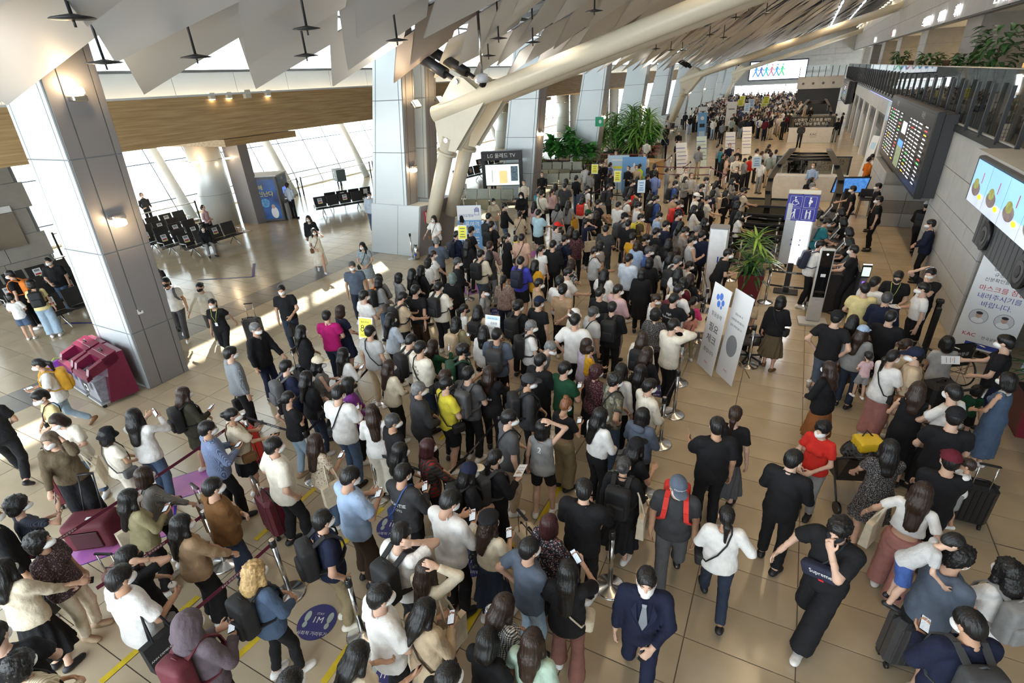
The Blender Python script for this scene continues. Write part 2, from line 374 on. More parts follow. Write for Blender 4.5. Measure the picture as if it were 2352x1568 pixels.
def column(y, d=.9, L_=(-13.45, .17), Rr=(-11.62, .115), zt=7.2, z0=0.0, rows=(0, 1.35, 3.05, 4.75, 7.2), detail=2, root=None, label='x'):
    X = lambda e, z: e[0] + e[1] * z
    c = MB(); c.hexa([(X(L_, z0), y, z0), (X(Rr, z0), y, z0), (X(Rr, z0), y + d, z0), (X(L_, z0), y + d, z0), (X(L_, zt), y, zt), (X(Rr, zt), y, zt), (X(Rr, zt), y + d, zt), (X(L_, zt), y + d, zt)])
    if root is None:
        root = empty('column', (0, 0, 0)); tag(root, label, 'column', 'leaning clad columns')
    c.build('core', JOINT, root); w = Rr[0] - L_[0]
    for a, b in zip(rows[:-1], rows[1:]):
        a = max(a, z0); 
        if b <= a: continue
        cut = [(L_, (L_[0] + .13, L_[1])), ((L_[0] + .13, L_[1]), (Rr[0] - .13, Rr[1])), ((Rr[0] - .13, Rr[1]), Rr)] if detail > 1 else [(L_, Rr)]
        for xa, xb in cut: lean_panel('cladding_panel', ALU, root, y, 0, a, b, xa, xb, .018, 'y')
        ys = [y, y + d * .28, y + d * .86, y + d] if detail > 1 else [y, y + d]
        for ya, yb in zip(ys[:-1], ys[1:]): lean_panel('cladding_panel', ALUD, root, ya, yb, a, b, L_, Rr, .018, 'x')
    return root
ordn = ['nearest', 'second', 'third', 'fourth', 'fifth', 'sixth', 'seventh', 'eighth', 'ninth', 'tenth', 'eleventh']
cols = []
for k in range(11):
    y = 4.86 + 9.75 * k
    if k == 0: r = column(y, .88, (-13.06, .115), (-11.64, .115), label='nearest leaning clad column, wall lamps on its dark side, bins at its foot')
    elif k in (1, 5, 9):
        lab = {1: 'second leaning column with a stepped plinth carrying the near roof struts', 5: 'leaning column with a plinth carrying the middle roof struts', 9: 'leaning column with a plinth carrying the farthest roof struts'}[k]
        r = empty('column', (0, 0, 0)); tag(r, lab, 'column', 'leaning clad columns')
        for dy in (0, 1.25):
            column(y + dy, .62, (-13.74, .215), (-12.0, .115), rows=(1.85, 3.6, 5.2, 7.2), z0=1.85, detail=2 if k == 1 else 1, root=r)
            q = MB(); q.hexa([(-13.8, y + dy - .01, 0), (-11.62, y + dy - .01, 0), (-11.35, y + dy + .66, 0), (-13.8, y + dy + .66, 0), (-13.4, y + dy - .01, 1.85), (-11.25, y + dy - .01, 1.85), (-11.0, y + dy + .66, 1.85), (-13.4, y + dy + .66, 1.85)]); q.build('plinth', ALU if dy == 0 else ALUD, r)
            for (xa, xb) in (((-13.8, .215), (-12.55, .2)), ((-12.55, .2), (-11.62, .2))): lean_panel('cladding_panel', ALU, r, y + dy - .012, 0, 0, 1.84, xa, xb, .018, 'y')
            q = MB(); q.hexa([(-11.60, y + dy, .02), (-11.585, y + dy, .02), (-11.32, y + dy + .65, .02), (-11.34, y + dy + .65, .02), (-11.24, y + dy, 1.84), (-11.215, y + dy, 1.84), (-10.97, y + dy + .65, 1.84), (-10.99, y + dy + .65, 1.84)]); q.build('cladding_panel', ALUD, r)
    else: r = column(y, .9, detail=2 if k < 4 else 1, label='leaning clad column, %s from the near end of the row' % ordn[k])
    cols.append(r)
# wall lamps on the columns
LAMPW = mat('warm lamp glass', (1, .80, .52), .4, emit=14.0, var=0); LAMPC = mat('cool lamp glass', (.86, .92, 1), .4, emit=10.0, var=0)
def sconce(x, y, z, label, up=False, s=1.0, e=26):
    r = empty('wall_lamp', (x, y, z), 0, label, 'wall lamp', 'column wall lamps')
    MB().box((.10, 0, .06 if not up else -.06), (.2 * s, .24 * s, .10), .02).build('lamp_housing', CHROME, r); MB().box((.10, 0, -.05 if not up else .05), (.17 * s, .22 * s, .13), .03).build('lamp_glass', LAMPW, r)
    MB().tube([(-.03, 0, 0), (.04, 0, .02)], .03).build('bracket', CHROME, r)
    lamp('POINT', 'wall_lamp_light', (x + .28, y, z + (.1 if up else -.05)), e, (1, .72, .40), .08); return r
for k, z, t in ((0, 5.75, 'upper'), (0, 3.62, 'lower'), (1, 3.05, 'lower'), (2, 3.2, ''), (3, 3.2, ''), (4, 3.2, ''), (6, 3.4, ''), (7, 3.4, '')):
    y = 4.86 + 9.75 * k + (.40 if k != 1 else .3); x = (-11.64 if k != 1 else -12.0) + .115 * z
    sconce(x, y, z, ('%s square lit wall lamp on the %s leaning column' % (t, ordn[k])).strip(), z > 5, e=22)
def floodlight(x, y, z, lab):
    r = empty('floodlight', (x, y, z), 0, lab, 'floodlight', 'floodlights by the near roof struts'); Rm = rot('y', -.6)
    MB().box((0, 0, 0), (.09, .30, .26), .02, Rm).build('lamp_housing', CHROME, r); MB().box(tuple(Rm @ V3(.05, 0, 0)), (.02, .25, .21), 0, Rm).build('lamp_glass', LAMPW, r); MB().tube([(-.2, 0, 0), (0, 0, 0)], .025).build('bracket', CHROME, r)
    lamp('POINT', 'floodlight_lamp', (x + .2, y, z + .25), 22, (1, .72, .38), .1)
floodlight(-11.1, 14.9, 5.05, 'square lit floodlight on the left column fin above the strut'); floodlight(-11.0, 16.1, 5.1, 'square lit floodlight on the right column fin above the strut')
# raking roof struts: strut, link plate, main tube, tie rod
def strut(y, lab, det=True):
    r = empty('roof_strut', (0, 0, 0), 0, lab, 'roof strut', 'raking tubular roof struts'); d = V3(1, 0, .275); A = V3(-10.4, y, 4.72)
    MB().tube([A, A + d * 16.5], .27, 20).build('main_tube', STEELW, r)
    MB().tube([V3(-11.05, y, 1.25), V3(-9.95, y, 4.05)], .24, 18).build('lower_strut', STEELW, r); MB().tube([V3(-10.12, y, 3.55), V3(-10.09, y, 3.62)], .33, 18).build('collar', STEELW, r)
    for s in (-.16, .16):
        MB().prism([(-10.25, y + s - .02, 3.72), (-9.68, y + s - .02, 3.62), (-8.4, y + s - .02, 5.15), (-9.15, y + s - .02, 5.72), (-9.42, y + s - .02, 5.78), (-9.62, y + s - .02, 5.62), (-10.35, y + s - .02, 4.75)], (0, .04, 0)).build('link_plate', STEELW, r)
    for c in ((-9.95, 3.98), (-9.38, 5.62)): MB().tube([(c[0], y - .24, c[1]), (c[0], y + .24, c[1])], .075, 12).build('pin', CHROME, r)
    MB().tube([(-9.45, y, 5.62), (-9.85, y, 5.86)], .07, 10).tube([(-9.85, y, 5.86), (-11.1, y, 6.55)], .16, 14).build('tie_rod', DARK, r)
for k, nm in ((1, 'near'), (5, 'middle'), (9, 'farthest')):
    for j, dy in enumerate((.30, 1.55)): strut(4.86 + 9.75 * k + dy, 'cream steel tube strut rising to the roof, %s one of the %s pair' % (('left', 'right')[j], nm))
# left side: ticket-hall beam, clerestory, window wall
bm_ = MB().box((-18.3, 50, 4.94), (.6, 116, 1.38)).build('wall_beam', WOOD, kind='structure')
MB().box((-18.3, 50, 5.66), (.9, 116, .06)).build('trim_1', WHITE, bm_)
MB().box((-24.5, 50, 4.31), (12, 116, .12)).build('ceiling_low', WHITE, kind='structure')
up = MB().box((-19.35, 50, 6.03), (.2, 116, .74)).build('wall_upper_left', ALU, kind='structure')
for i in range(48): MB().box((-19.23, -6 + i * 2.44, 6.03), (.03, 2.42, .70)).build('wall_panel', ALU, up)
cl = MB().box((-19.35, 50, 6.43), (.26, 116, .08)).box((-19.35, 50, 8.5), (.26, 116, .10)).build('window_1', CHROME, kind='structure')
for i in range(25): MB().box((-19.35, -8 + i * 4.875, 7.46), (.16, .14, 2.0)).build('mullion', CHROME, cl); MB().box((-19.35, -8 + i * 4.875 + 2.44, 7.46), (.02, 4.7, 1.98)).build('pane', GLASS, cl)
gw = MB().box((-28.5, 50, .05), (.2, 116, .1)).box((-30.3, 50, 4.2), (.3, 116, .12)).build('window_2', CHROME, kind='structure')
MUL = mat('blue grey mullion', (.10, .14, .20), .4, metal=.3)
for i in range(52):
    y = -2 + i * 2.05; m = MB(); m.tube([(-28.45, y, .05), (-30.25, y, 4.2)], .028, 6); m.build('mullion', MUL, gw)
    MB().hexa([(-28.48, y + .03, .1), (-28.47, y + .03, .1), (-28.47, y + 2.02, .1), (-28.48, y + 2.02, .1), (-30.28, y + .03, 4.2), (-30.27, y + .03, 4.2), (-30.27, y + 2.02, 4.2), (-30.28, y + 2.02, 4.2)]).build('pane', GLASS, gw)
for z in (.9, 2.7): MB().tube([(-28.45 - 1.8 * z / 4.2, -8, z), (-28.45 - 1.8 * z / 4.2, 104, z)], .03, 6).build('transom', MUL, gw)
for i in range(9): MB().tube([(-26.6, 3 + i * 6.5, 0), (-28.6, 3 + i * 6.5, 4.25)], .22, 16).build('tube_column', WHITE, gw)
for i, y in enumerate((15.9, 30.5, 45.1, 59.7, 74.3)):
    r = empty('round_column', (-24.2, y, 0), 0, ['round metal column beside the blue cash machine booth', 'round white column behind the second leaning column gap', 'round white column behind the plant bed', 'round white column seen past the fifth leaning column', 'farthest round white column on the window side'][i], 'column', 'round columns by the windows')
    MB().tube([(0, 0, 0), (0, 0, 4.3)], .72, 32).build('shaft', ALU, r)
    for z in (1.5, 3.0): MB().tube([(0, 0, z), (0, 0, z + .012)], .725, 32).build('joint_ring', JOINT, r)
    MB().box((1.2, .8, 2.15), (1.1, .5, 4.3)).build('side_pier', ALUD if i == 0 else WHITE, r)
    MB().box((1.0, .2, 3.92), (6.0, 3.6, .26)).build('canopy', WOOD, r)
    for a in (-1.9, -.9, .3):
        MB().tube([(.7 * math.cos(a), .7 * math.sin(a), 3.05), (1.15 * math.cos(a), 1.15 * math.sin(a), 3.05)], .02, 6).build('lamp_arm', CHROME, r); MB().box((1.2 * math.cos(a), 1.2 * math.sin(a), 3.05), (.28, .28, .05), .01, rot('z', a)).build('lamp_head', LAMPW if i == 0 else WHITE, r)
    if i == 0: lamp('POINT', 'column_lamp_light', (-23.4, y - .9, 3.3), 20, (1, .75, .45), .1)
sw = MB().box((-23.6, 7.2, 2.1), (.5, 2.6, 4.2)).build('wall_stone_left', JOINT, kind='structure')
for r_ in range(5):
    for c_ in range(2): MB().box((-23.33, 6.55 + c_ * 1.3 + (r_ % 2) * .2 - .1, .42 + r_ * .84), (.05, 1.28, .82)).build('stone_panel', STONED, sw)
r = empty('fire_cabinet', (-23.28, 7.5, 1.9), 0, 'steel fire hose cabinet with a red lamp on the stone wall at the left', 'cabinet'); MB().box((.05, 0, 0), (.08, .9, 1.1), .01).build('cabinet_door', CHROME, r); MB().lathe([(.07, 0), (.05, .05), (0, .06)], (.10, -.2, .62), 14).build('red_lamp', mat('red alarm lamp', (.6, .01, .01), .3, emit=1.5), r); MB().box((.03, 0, .68), (.06, .9, .2), .01).build('alarm_panel', WHITE, r)
# apron outside
MB().box((-130, 50, -3.2), (200, 400, .2)).build('ground_apron', mat('sunlit concrete apron', (.55, .55, .54), .9, var=.08, scale=.1), kind='structure')
# far end wall
fw = MB().hexa([(-20, 105, 2.65), (10, 105, 2.65), (10, 105.4, 2.65), (-20, 105.4, 2.65), (-20, 105, 13), (10, 105, 13), (10, 105.4, 13), (-20, 105.4, 13)]).build('wall_far', STONE, kind='structure')
for r_ in range(10):
    for c_ in range(14):
        z = 2.7 + r_ * .78; x = -19.6 + c_ * 2.05 + (r_ % 2) * 1.0; MB().box((x, 104.97, z + .38), (2.02, .06, .75)).build('wall_panel', STONE, fw)
MB().box((-14, 104.9, 1.32), (6, .3, 2.65)).box((4.5, 104.9, 1.32), (9, .3, 2.65)).build('wall_far_side', STONE, kind='structure')
MB().box((-5, 118, 1.3), (14, .3, 2.7)).build('wall_passage', WHITE, kind='structure'); MB().box((-5, 111, 2.75), (14, 13, .1)).build('ceiling_passage', WHITE, kind='structure')
lamp('AREA', 'passage_lamp', (-5, 110, 2.6), 45, (.9, .95, 1), 10, 8)
# right side: balcony, piers, bulkhead
BX = 3.72
MB().box((8.7, 44, 3.72), (10, 61.2, .5)).build('floor_upper', STONE, kind='structure')
MB().box((7.0, 3.5, 3.72), (7.8, 19.8, .5)).build('floor_upper_near', STONE, kind='structure')
MB().box((1.5, -4.3, 3.72), (7, 8.2, .5)).build('floor_camera_gallery', STONE, kind='structure')
fa = MB().box((BX + .12, 44, 3.42), (.2, 61.2, .80)).build('wall_balcony_fascia', STONE, kind='structure')
for i in range(30): MB().box((BX + .0, 14.4 + i * 2.04, 3.42), (.05, 2.02, .76)).build('wall_panel', STONE, fa)
MB().box((BX - .02, 44, 3.86), (.12, 61.2, .16)).build('trim_2', DARK, kind='structure')
MB().box((BX - .05, 35, 3.77), (.03, 18, .03)).build('blue_edge_light', mat('blue edge light', (.25, .3, 1), .4, emit=3, var=0), None, kind='structure')
p1 = MB().box((6.0, 16.2, 1.95), (4.56, 5.6, 3.9)).build('wall_pier_near', JOINT, kind='structure')
for r_, (a, b) in enumerate(((0, .62), (.62, 1.02), (1.02, 1.78), (1.78, 2.16), (2.16, 2.92), (2.92, 3.9))):
    n = 3 + r_ % 2; w = 5.6 / n
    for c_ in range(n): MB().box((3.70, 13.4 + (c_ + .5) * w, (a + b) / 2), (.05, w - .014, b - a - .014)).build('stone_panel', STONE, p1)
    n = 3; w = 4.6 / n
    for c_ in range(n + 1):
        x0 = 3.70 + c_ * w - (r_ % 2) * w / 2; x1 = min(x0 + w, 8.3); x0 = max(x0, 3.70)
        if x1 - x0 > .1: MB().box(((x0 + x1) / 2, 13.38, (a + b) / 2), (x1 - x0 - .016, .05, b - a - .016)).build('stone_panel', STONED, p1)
p2 = MB().box((4.2, 25.4, .97), (2.3, 4.0, 1.9)).build('wall_pier_far', JOINT, kind='structure')
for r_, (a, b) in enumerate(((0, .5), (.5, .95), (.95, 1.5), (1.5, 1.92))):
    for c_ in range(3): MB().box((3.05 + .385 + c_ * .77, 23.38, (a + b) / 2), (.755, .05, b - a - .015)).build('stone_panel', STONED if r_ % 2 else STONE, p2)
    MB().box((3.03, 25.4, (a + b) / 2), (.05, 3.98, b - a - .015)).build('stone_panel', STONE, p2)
MB().box((8.4, 35, 1.7), (.3, 80, 3.5)).build('wall_right', STONE, kind='structure')
GRILLE = mat('grey ventilation grille', (.13, .13, .135), .5, metal=.4)
for i in range(8):
    y = 29.0 + i * 4.6
    MB().box((BX + .25, y, 1.55), (.5, .7, 3.1)).build('wall_pilaster', WHITE, kind='structure')
    g = empty('grille_panel', (BX + .12, y + 2.3, 2.62), 0, 'dark grille panel with round speakers above the shop glass, %s along the wall' % ordn[i], 'grille', 'grilles below the balcony')
    MB().box((0, 0, 0), (.06, 3.86, .86)).build('panel', GRILLE, g)
    for s in (-1.2, -.4, .5, 1.3): MB().tube([(-.04, s, 0), (-.02, s, 0)], .24, 20).build('speaker', BLACK, g)
    MB().box((BX + .2, y + 2.3, 1.08), (.03, 3.86, 2.1)).build('window_%d' % (i + 3), GLASS, kind='structure')
# balustrade
bal = empty('balustrade', (0, 0, 0), 0, 'long glass balustrade with dark posts along the upper gallery', 'balustrade')
for i in range(51):
    y = 6.51 + i * 1.36; MB().box((BX + .02, y + .68, 4.62), (.02, 1.33, 1.28)).build('glass_panel', GLASSB, bal); MB().box((BX - .08, y, 4.44), (.07, .075, 1.1)).build('post', DARK, bal)
MB().tube([(BX + .02, 6, 5.27), (BX + .02, 76, 5.27)], .018, 8).build('handrail', CHROME, bal)
# upper storey: bulkhead, piers, shop interiors
bk = MB().box((5.5, 50, 9.2), (.3, 116, 4.6)).build('wall_upper_right', JOINT, kind='structure')
for r_ in range(5):
    for c_ in range(30):
        z = 6.95 + r_ * .92; y = 3 + c_ * 3.4 + (r_ % 2) * 1.7; MB().box((5.33, y, z + .46), (.05, 3.385, .905)).build('stone_panel', STONE, bk)
MB().box((8.5, 50, 6.98), (6.2, 116, .1)).build('ceiling_gallery', WHITE, kind='structure')
MB().box((11.6, 50, 5.5), (.2, 116, 3.1)).build('wall_shop_back', mat('warm shop wall', (.55, .42, .24), .7, var=.1), kind='structure')
for i, (ya, yb, m) in enumerate(((17.6, 21.0, STONE), (29, 31.7, STONED), (41.1, 43.4, STONE), (52, 54.2, STONE), (63, 65.5, STONE), (74.5, 77, STONE), (86, 88.5, STONE))):
    q = MB().box((6.4, (ya + yb) / 2, 5.45), (1.6, yb - ya, 2.98)).build('wall_shop_pier', JOINT, kind='structure')
    for r_ in range(4):
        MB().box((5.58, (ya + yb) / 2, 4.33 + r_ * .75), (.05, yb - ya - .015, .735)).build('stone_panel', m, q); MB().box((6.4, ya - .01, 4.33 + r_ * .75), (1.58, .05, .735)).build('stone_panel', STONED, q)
for y, e_ in ((25, 25), (36.4, 230), (47.7, 260), (58, 200)): lamp('AREA', 'shop_lamp', (8.8, y, 6.8), e_, (1, .75, .42), 2.5, 3)
# ------------------------------------------------------------------ roof and its hanging sails
RZ = lambda x: 6.32 + .25 * (x + 11)
ce = MB().hexa([(-20, -8, 8.9), (5.6, -8, RZ(5.6) + 1.25), (5.6, 106, RZ(5.6) + 1.25), (-20, 106, 8.9), (-20, -8, 9.1), (5.6, -8, RZ(5.6) + 1.45), (5.6, 106, RZ(5.6) + 1.45), (-20, 106, 9.1)]).build('ceiling', mat('dark roof deck', (.10, .10, .105), .9), kind='structure')
bmz = MB()
for y in range(-6, 104, 3): bmz.hexa([(-19, y, 8.5), (5.4, y, RZ(5.4) + .75), (5.4, y + .16, RZ(5.4) + .75), (-19, y + .16, 8.5), (-19, y, 8.75), (5.4, y, RZ(5.4) + 1.0), (5.4, y + .16, RZ(5.4) + 1.0), (-19, y + .16, 8.75)])
for x in (-14, -11, -8, -4, 0, 3): bmz.tube([(x, -6, max(RZ(x) + 1.0, 8.4 + .1 * (x + 14))), (x, 104, max(RZ(x) + 1.0, 8.4 + .1 * (x + 14)))], .09, 6)
bmz.build('roof_framing', mat('grey roof steel', (.14, .14, .145), .7), ce, kind='stuff')
SAIL = mat('pale perforated sail sheet', (.66, .67, .68), .48, metal=.2, var=.03, scale=.5, spec=.4); SAILD = mat('brown grey sail sheet', (.24, .20, .185), .5, metal=.25, var=.04, scale=.5)
def sail_shape():
    P = []; F = []; n = 4
    for i in range(n + 1):
        for j in range(n + 1):
            a, b = i / n, j / n; x = (a + b - 1) * 1.78; y = (a - b) * 1.30; P.append((x, y, -.05 * (x / 1.78) ** 2 + .02 * (y / 1.30) ** 2))
    for i in range(n):
        for j in range(n): q = i * (n + 1) + j; F.append((q, q + 1, q + n + 2, q + n + 1))
    return P, F
SP, SF = sail_shape(); sm_ = MB(); sm_.add(SP + [(p[0], p[1], p[2] + .02) for p in SP], SF + [tuple(i + len(SP) for i in f[::-1]) for f in SF], True); SM = sm_.mesh('sail_panel')
b2 = MB(); cs_ = []
for i in range(11):
    for j in range(45):
        x = -9.85 + i * 1.62; y = -3 + j * 2.44 + (i % 2) * 1.22
        if x > 5.2: continue
        d = R3 @ V3(x, y, RZ(x) - CAMH); cs_.append((d[2] if d[2] > 0 and abs(d[0] / d[2]) < 1.15 and -.95 < d[1] / d[2] < .95 else 999 + y, x, y, i, j))
cs_.sort()
for n, (d, x, y, i, j) in enumerate(cs_):
    h = (i * 7 + j * 13 + i * j) % 11; R_ = Matrix.Translation((x, y, RZ(x) + .03 * (h % 4))) @ Matrix.Rotation(-math.atan(.25) - .30 + .04 * (h % 3 - 1), 4, 'Y') @ Matrix.Rotation(.035 * (h % 5 - 2), 4, 'X') @ Matrix.Rotation(.06 * (h % 3 - 1), 4, 'Z')
    if n < 300:
        o = obj('sail_panel', SM, SAILD if h == 3 else SAIL, ce); o.matrix_local = R_
    else: b2.add([tuple(R_ @ Vector(p)) for p in SP], SF, True)
b2.build('sail_field', SAIL, ce, kind='stuff')
# strip lights between the sails, along the foot of the roof on the right
STRIP = mat('white strip lamp', (.86, .90, 1.0), .4, emit=7, var=0); STRIPW = mat('warm strip lamp', (1, .85, .62), .4, emit=6, var=0)
for i, x in enumerate((1.2, 2.9)):
    for j in range(22):
        y = 24 + j * 3.6; r = empty('strip_light', (x, y, RZ(x) - .16), 0, 'slim white strip light in a row between the roof sails', 'light', 'strip lights along the roof')
        MB().box((0, 0, 0), (.13, 2.3, .05), .01, rot('y', -.24)).build('diffuser', STRIP, r); MB().box((0, 0, .05), (.2, 2.4, .04), 0, rot('y', -.24)).build('housing', DARK, r)
for j in range(40):
    y = 16 + j * 2.2; r = empty('wall_washer', (5.0, y, RZ(5) - .42), 0, 'small lit spot fitting in the row along the top of the stone wall', 'light', 'wall washers above the gallery')
    MB().box((0, 0, 0), (.22, .9, .10), .02).build('housing', CHROME, r); MB().box((.02, 0, -.06), (.15, .75, .03)).build('diffuser', STRIPW, r)
    if j % 3 == 0: lamp('POINT', 'wall_washer_lamp', (5.0, y, RZ(5) - .6), 16, (1, .78, .48), .1)
# saucer sprinklers: rod, saucer, tip
SAUCERS = [(-7.77, 4.02), (-9.01, 6.3), (-9.27, 5.01), (-7.64, 7.49), (-8.88, 8.55), (-7.92, 10.24), (-7.46, 13.95), (-8.71, 15.58), (-7.55, 16.28), (-5.36, 15.49), (-8.49, 23.41), (-8.54, 25.72), (-7.26, 24.72), (-7.23, 27.61), (-8.35, 28.44), (-7.28, 30.75), (-7.28, 34.34), (-7.15, 36.92), (-5.21, 23.38), (-5.24, 27.69), (-3.49, 22.96), (-3.42, 29.34), (-2.73, 27.45), (-2.39, 32.25), (-5.09, 33.3), (-4.99, 38.01)]
for i, (x, y) in enumerate(SAUCERS):
    r = empty('saucer_fitting', (x, y, 0), 0, 'dark saucer-shaped fitting on a rod hanging below the roof sails', 'ceiling fitting', 'saucer fittings below the roof'); z = RZ(x) - .62
    MB().tube([(0, 0, z), (0, 0, RZ(x) + .5)], .022, 6).build('rod', DARK, r); MB().lathe([(.02, .04), (.22, .0), (.24, -.012), (.03, -.03)], (0, 0, z), 16).build('saucer', DARK, r); MB().tube([(0, 0, z - .1), (0, 0, z)], .016, 6).build('tip', DARK, r)
r = empty('dome_camera', (-7.55, 13.1, 5.62), 0, 'grey dome surveillance camera hanging on a long pole', 'camera')
MB().tube([(0, 0, .16), (0, 0, 1.6)], .035, 10).build('pole', CHROME, r); MB().lathe([(.05, .17), (.15, .13), (.16, -.02), (.12, -.06)], (0, 0, 0), 20).build('housing', mat('pale grey plastic', (.5, .5, .52), .4), r); MB().lathe([(.105, -.06), (.10, -.11), (.06, -.16), (.0, -.175)], (0, 0, 0), 18, close=False).build('lens_dome', mat('smoked dome', (.01, .01, .012), .08), r)
# ------------------------------------------------------------------ layout of the small things (metres on the floor)
SKIN_PRINT = mat('portrait skin print', (.55, .36, .27), .6)
POST_TABLE = [
    ('A', -4.72, 2.51, 'queue post at the front by the blond person in a denim jacket'),
    ('B', -3.51, 2.48, 'queue post beside the round blue footprint sticker'),
    ('C', -1.15, 4.26, 'queue post in front of the person in a black windbreaker'),
    ('D', -5.92, 2.47, 'queue post beside the person in a long tan jumper'),
    ('E', -7.36, 4.18, 'queue post beside the person in a brown jumper and black skirt'),
    ('F', -4.8, 4.32, 'queue post beside the person in a loose light blue shirt'),
    ('G', -6.54, 6.39, 'queue post under the yellow distance sign'),
    ('H', -1.19, 8.2, 'fourth post from the front along the open walkway'),
    ('I', -1.22, 7.26, 'third post from the front along the open walkway'),
    ('J', -0.15, 10.58, 'lone post beside the white X-frame banners'),
    ('K', -11.68, 14.38, 'lone slim post beside the second column'),
    ('L', -1.33, 9.34, 'fifth post from the front along the open walkway'),
    ('M', -1.32, 12.33, 'seventh post from the front along the open walkway'),
    ('N', -1.29, 11.37, 'sixth post from the front along the open walkway'),
    ('O', -7.7, 11.69, 'post beside the person with green grey hair'),
    ('P', -7.93, 14.24, 'post beside the person in a long black dress with a pink strap bag'),
    ('Q', -0.07, 14.26, 'left front post of the priority lane'),
    ('R', 0.85, 14.26, 'right front post of the priority lane'),
    ('S', -0.04, 17.03, 'post inside the priority lane behind the dracaena'),
    ('T', -1.12, 15.68, 'post behind the white scanner pillar'),
    ('V', -1.15, 5.97, 'second post from the front along the open walkway'),
    ('W', -1.67, 13.87, 'eighth post from the front along the open walkway'),
    ('X', -6.03, 4.22, 'post beside the person in black with pale denim trousers'),
    ('Y', -3.46, 4.27, 'post in the middle of the queue beside the navy and cream cap'),
    ('Z', -3.44, 5.77, 'post deep in the middle of the queue beside the grey backpack'),
    ('a', -1.17, 19.99, 'left post of the fifth lane row'),
    ('b', -0.09, 19.69, 'right post of the fifth lane row'),
    ('c', -1.2, 18.66, 'left post of the fourth lane row'),
    ('d', -0.11, 18.45, 'right post of the fourth lane row'),
    ('e', -1.02, 17.12, 'left post of the third lane row'),
    ('f', 0.08, 17.05, 'right post of the third lane row'),
    ('g', -6.72, 30.39, 'post at the left end of the far maroon belt line'),
    ('h', -6.82, 34.72, 'post of the rail beside the standing banners'),
    ('i', -5.27, 30.27, 'second post of the far maroon belt line'),
    ('j', -3.89, 30.45, 'third post of the far maroon belt line'),
    ('k', -2.84, 28.28, 'right end post of the far maroon belt line'),
    ('l', -7.81, 22.75, 'post beside the person in a red backpack'),
    ('m', -7.8, 24.33, 'post behind the person with folded arms'),
    ('n', -3.15, 25.65, 'post at the corner of the far belts'),
    ('o', -6.8, 22.47, 'post beside the yellow notice in the middle of the queue'),
    ('p', -5.6, 22.45, 'post under the pale blue notice'),
    ('q', -5.24, 32.17, 'post beside the person photographing with a grey bag'),
]
BELT_TABLE = [
    ('E', (-7.23, 0.94), 'm', 0.88, 'long maroon lettered belt at the left, nearest the column'),
    ('D', (-6.01, 1.21), 'm', 0.88, 'middle maroon lettered belt at the lower left'),
    ('A', (-4.75, 1.46), 'm', 0.88, 'maroon lettered belt nearest the camera'),
    ('E', 'X', 'k', 0.88, 'black lettered belt beside the person in a black short skirt'),
    ('X', 'G', 'k', 0.88, 'black lettered belt below the yellow distance sign'),
    ('Y', 'Z', 'k', 0.88, 'long black lettered belt across the middle of the queue'),
    ('F', 'Y', 'k', 0.88, 'black lettered belt behind the person in a charcoal lettered top'),
    ('C', 'V', 'k', 0.88, 'first black belt along the open walkway'),
    ('V', 'I', 'k', 0.88, 'second black belt along the open walkway'),
    ('I', 'H', 'k', 0.88, 'third black belt along the open walkway'),
    ('H', 'L', 'k', 0.88, 'fourth black belt along the open walkway'),
    ('L', 'N', 'k', 0.88, 'fifth black belt along the open walkway'),
    ('N', 'M', 'k', 0.88, 'sixth black belt along the open walkway'),
    ('M', 'W', 'k', 0.88, 'seventh black belt along the open walkway'),
    ('Q', 'R', 'k', 0.88, 'upper lettered belt of the priority lane front'),
    ('Q', 'R', 'k', 0.5, 'lower lettered belt of the priority lane front'),
    ('T', 'S', 'k', 0.88, 'lettered belt behind the dracaena'),
    ('a', 'b', 'k', 0.88, 'black belt of the fifth lane row'),
    ('c', 'd', 'k', 0.88, 'black belt of the fourth lane row'),
    ('e', 'f', 'k', 0.88, 'black belt of the third lane row'),
    ('g', 'i', 'm', 0.88, 'left upper span of the far maroon belt line'),
    ('i', 'j', 'm', 0.88, 'middle upper span of the far maroon belt line'),
    ('j', 'k', 'm', 0.88, 'right upper span of the far maroon belt line'),
    ('g', 'i', 'm', 0.5, 'left lower span of the far maroon belt line'),
    ('i', 'j', 'm', 0.5, 'middle lower span of the far maroon belt line'),
    ('g', 'h', 'm', 0.88, 'maroon belt rising beside the white banners'),
    ('i', 'q', 'm', 0.88, 'maroon belt beside the person photographing'),
    ('l', 'm', 'm', 0.88, 'short maroon belt behind the red backpack'),
    ('l', 'o', 'k', 0.88, 'black belt under the yellow notices'),
    ('o', 'p', 'k', 0.88, 'black belt under the pale blue notice'),
    ('O', 'P', 'k', 0.88, 'black belt beside the person with green grey hair'),
    ('n', 'k', 'm', 0.88, 'maroon belt at the corner of the far belts'),
]
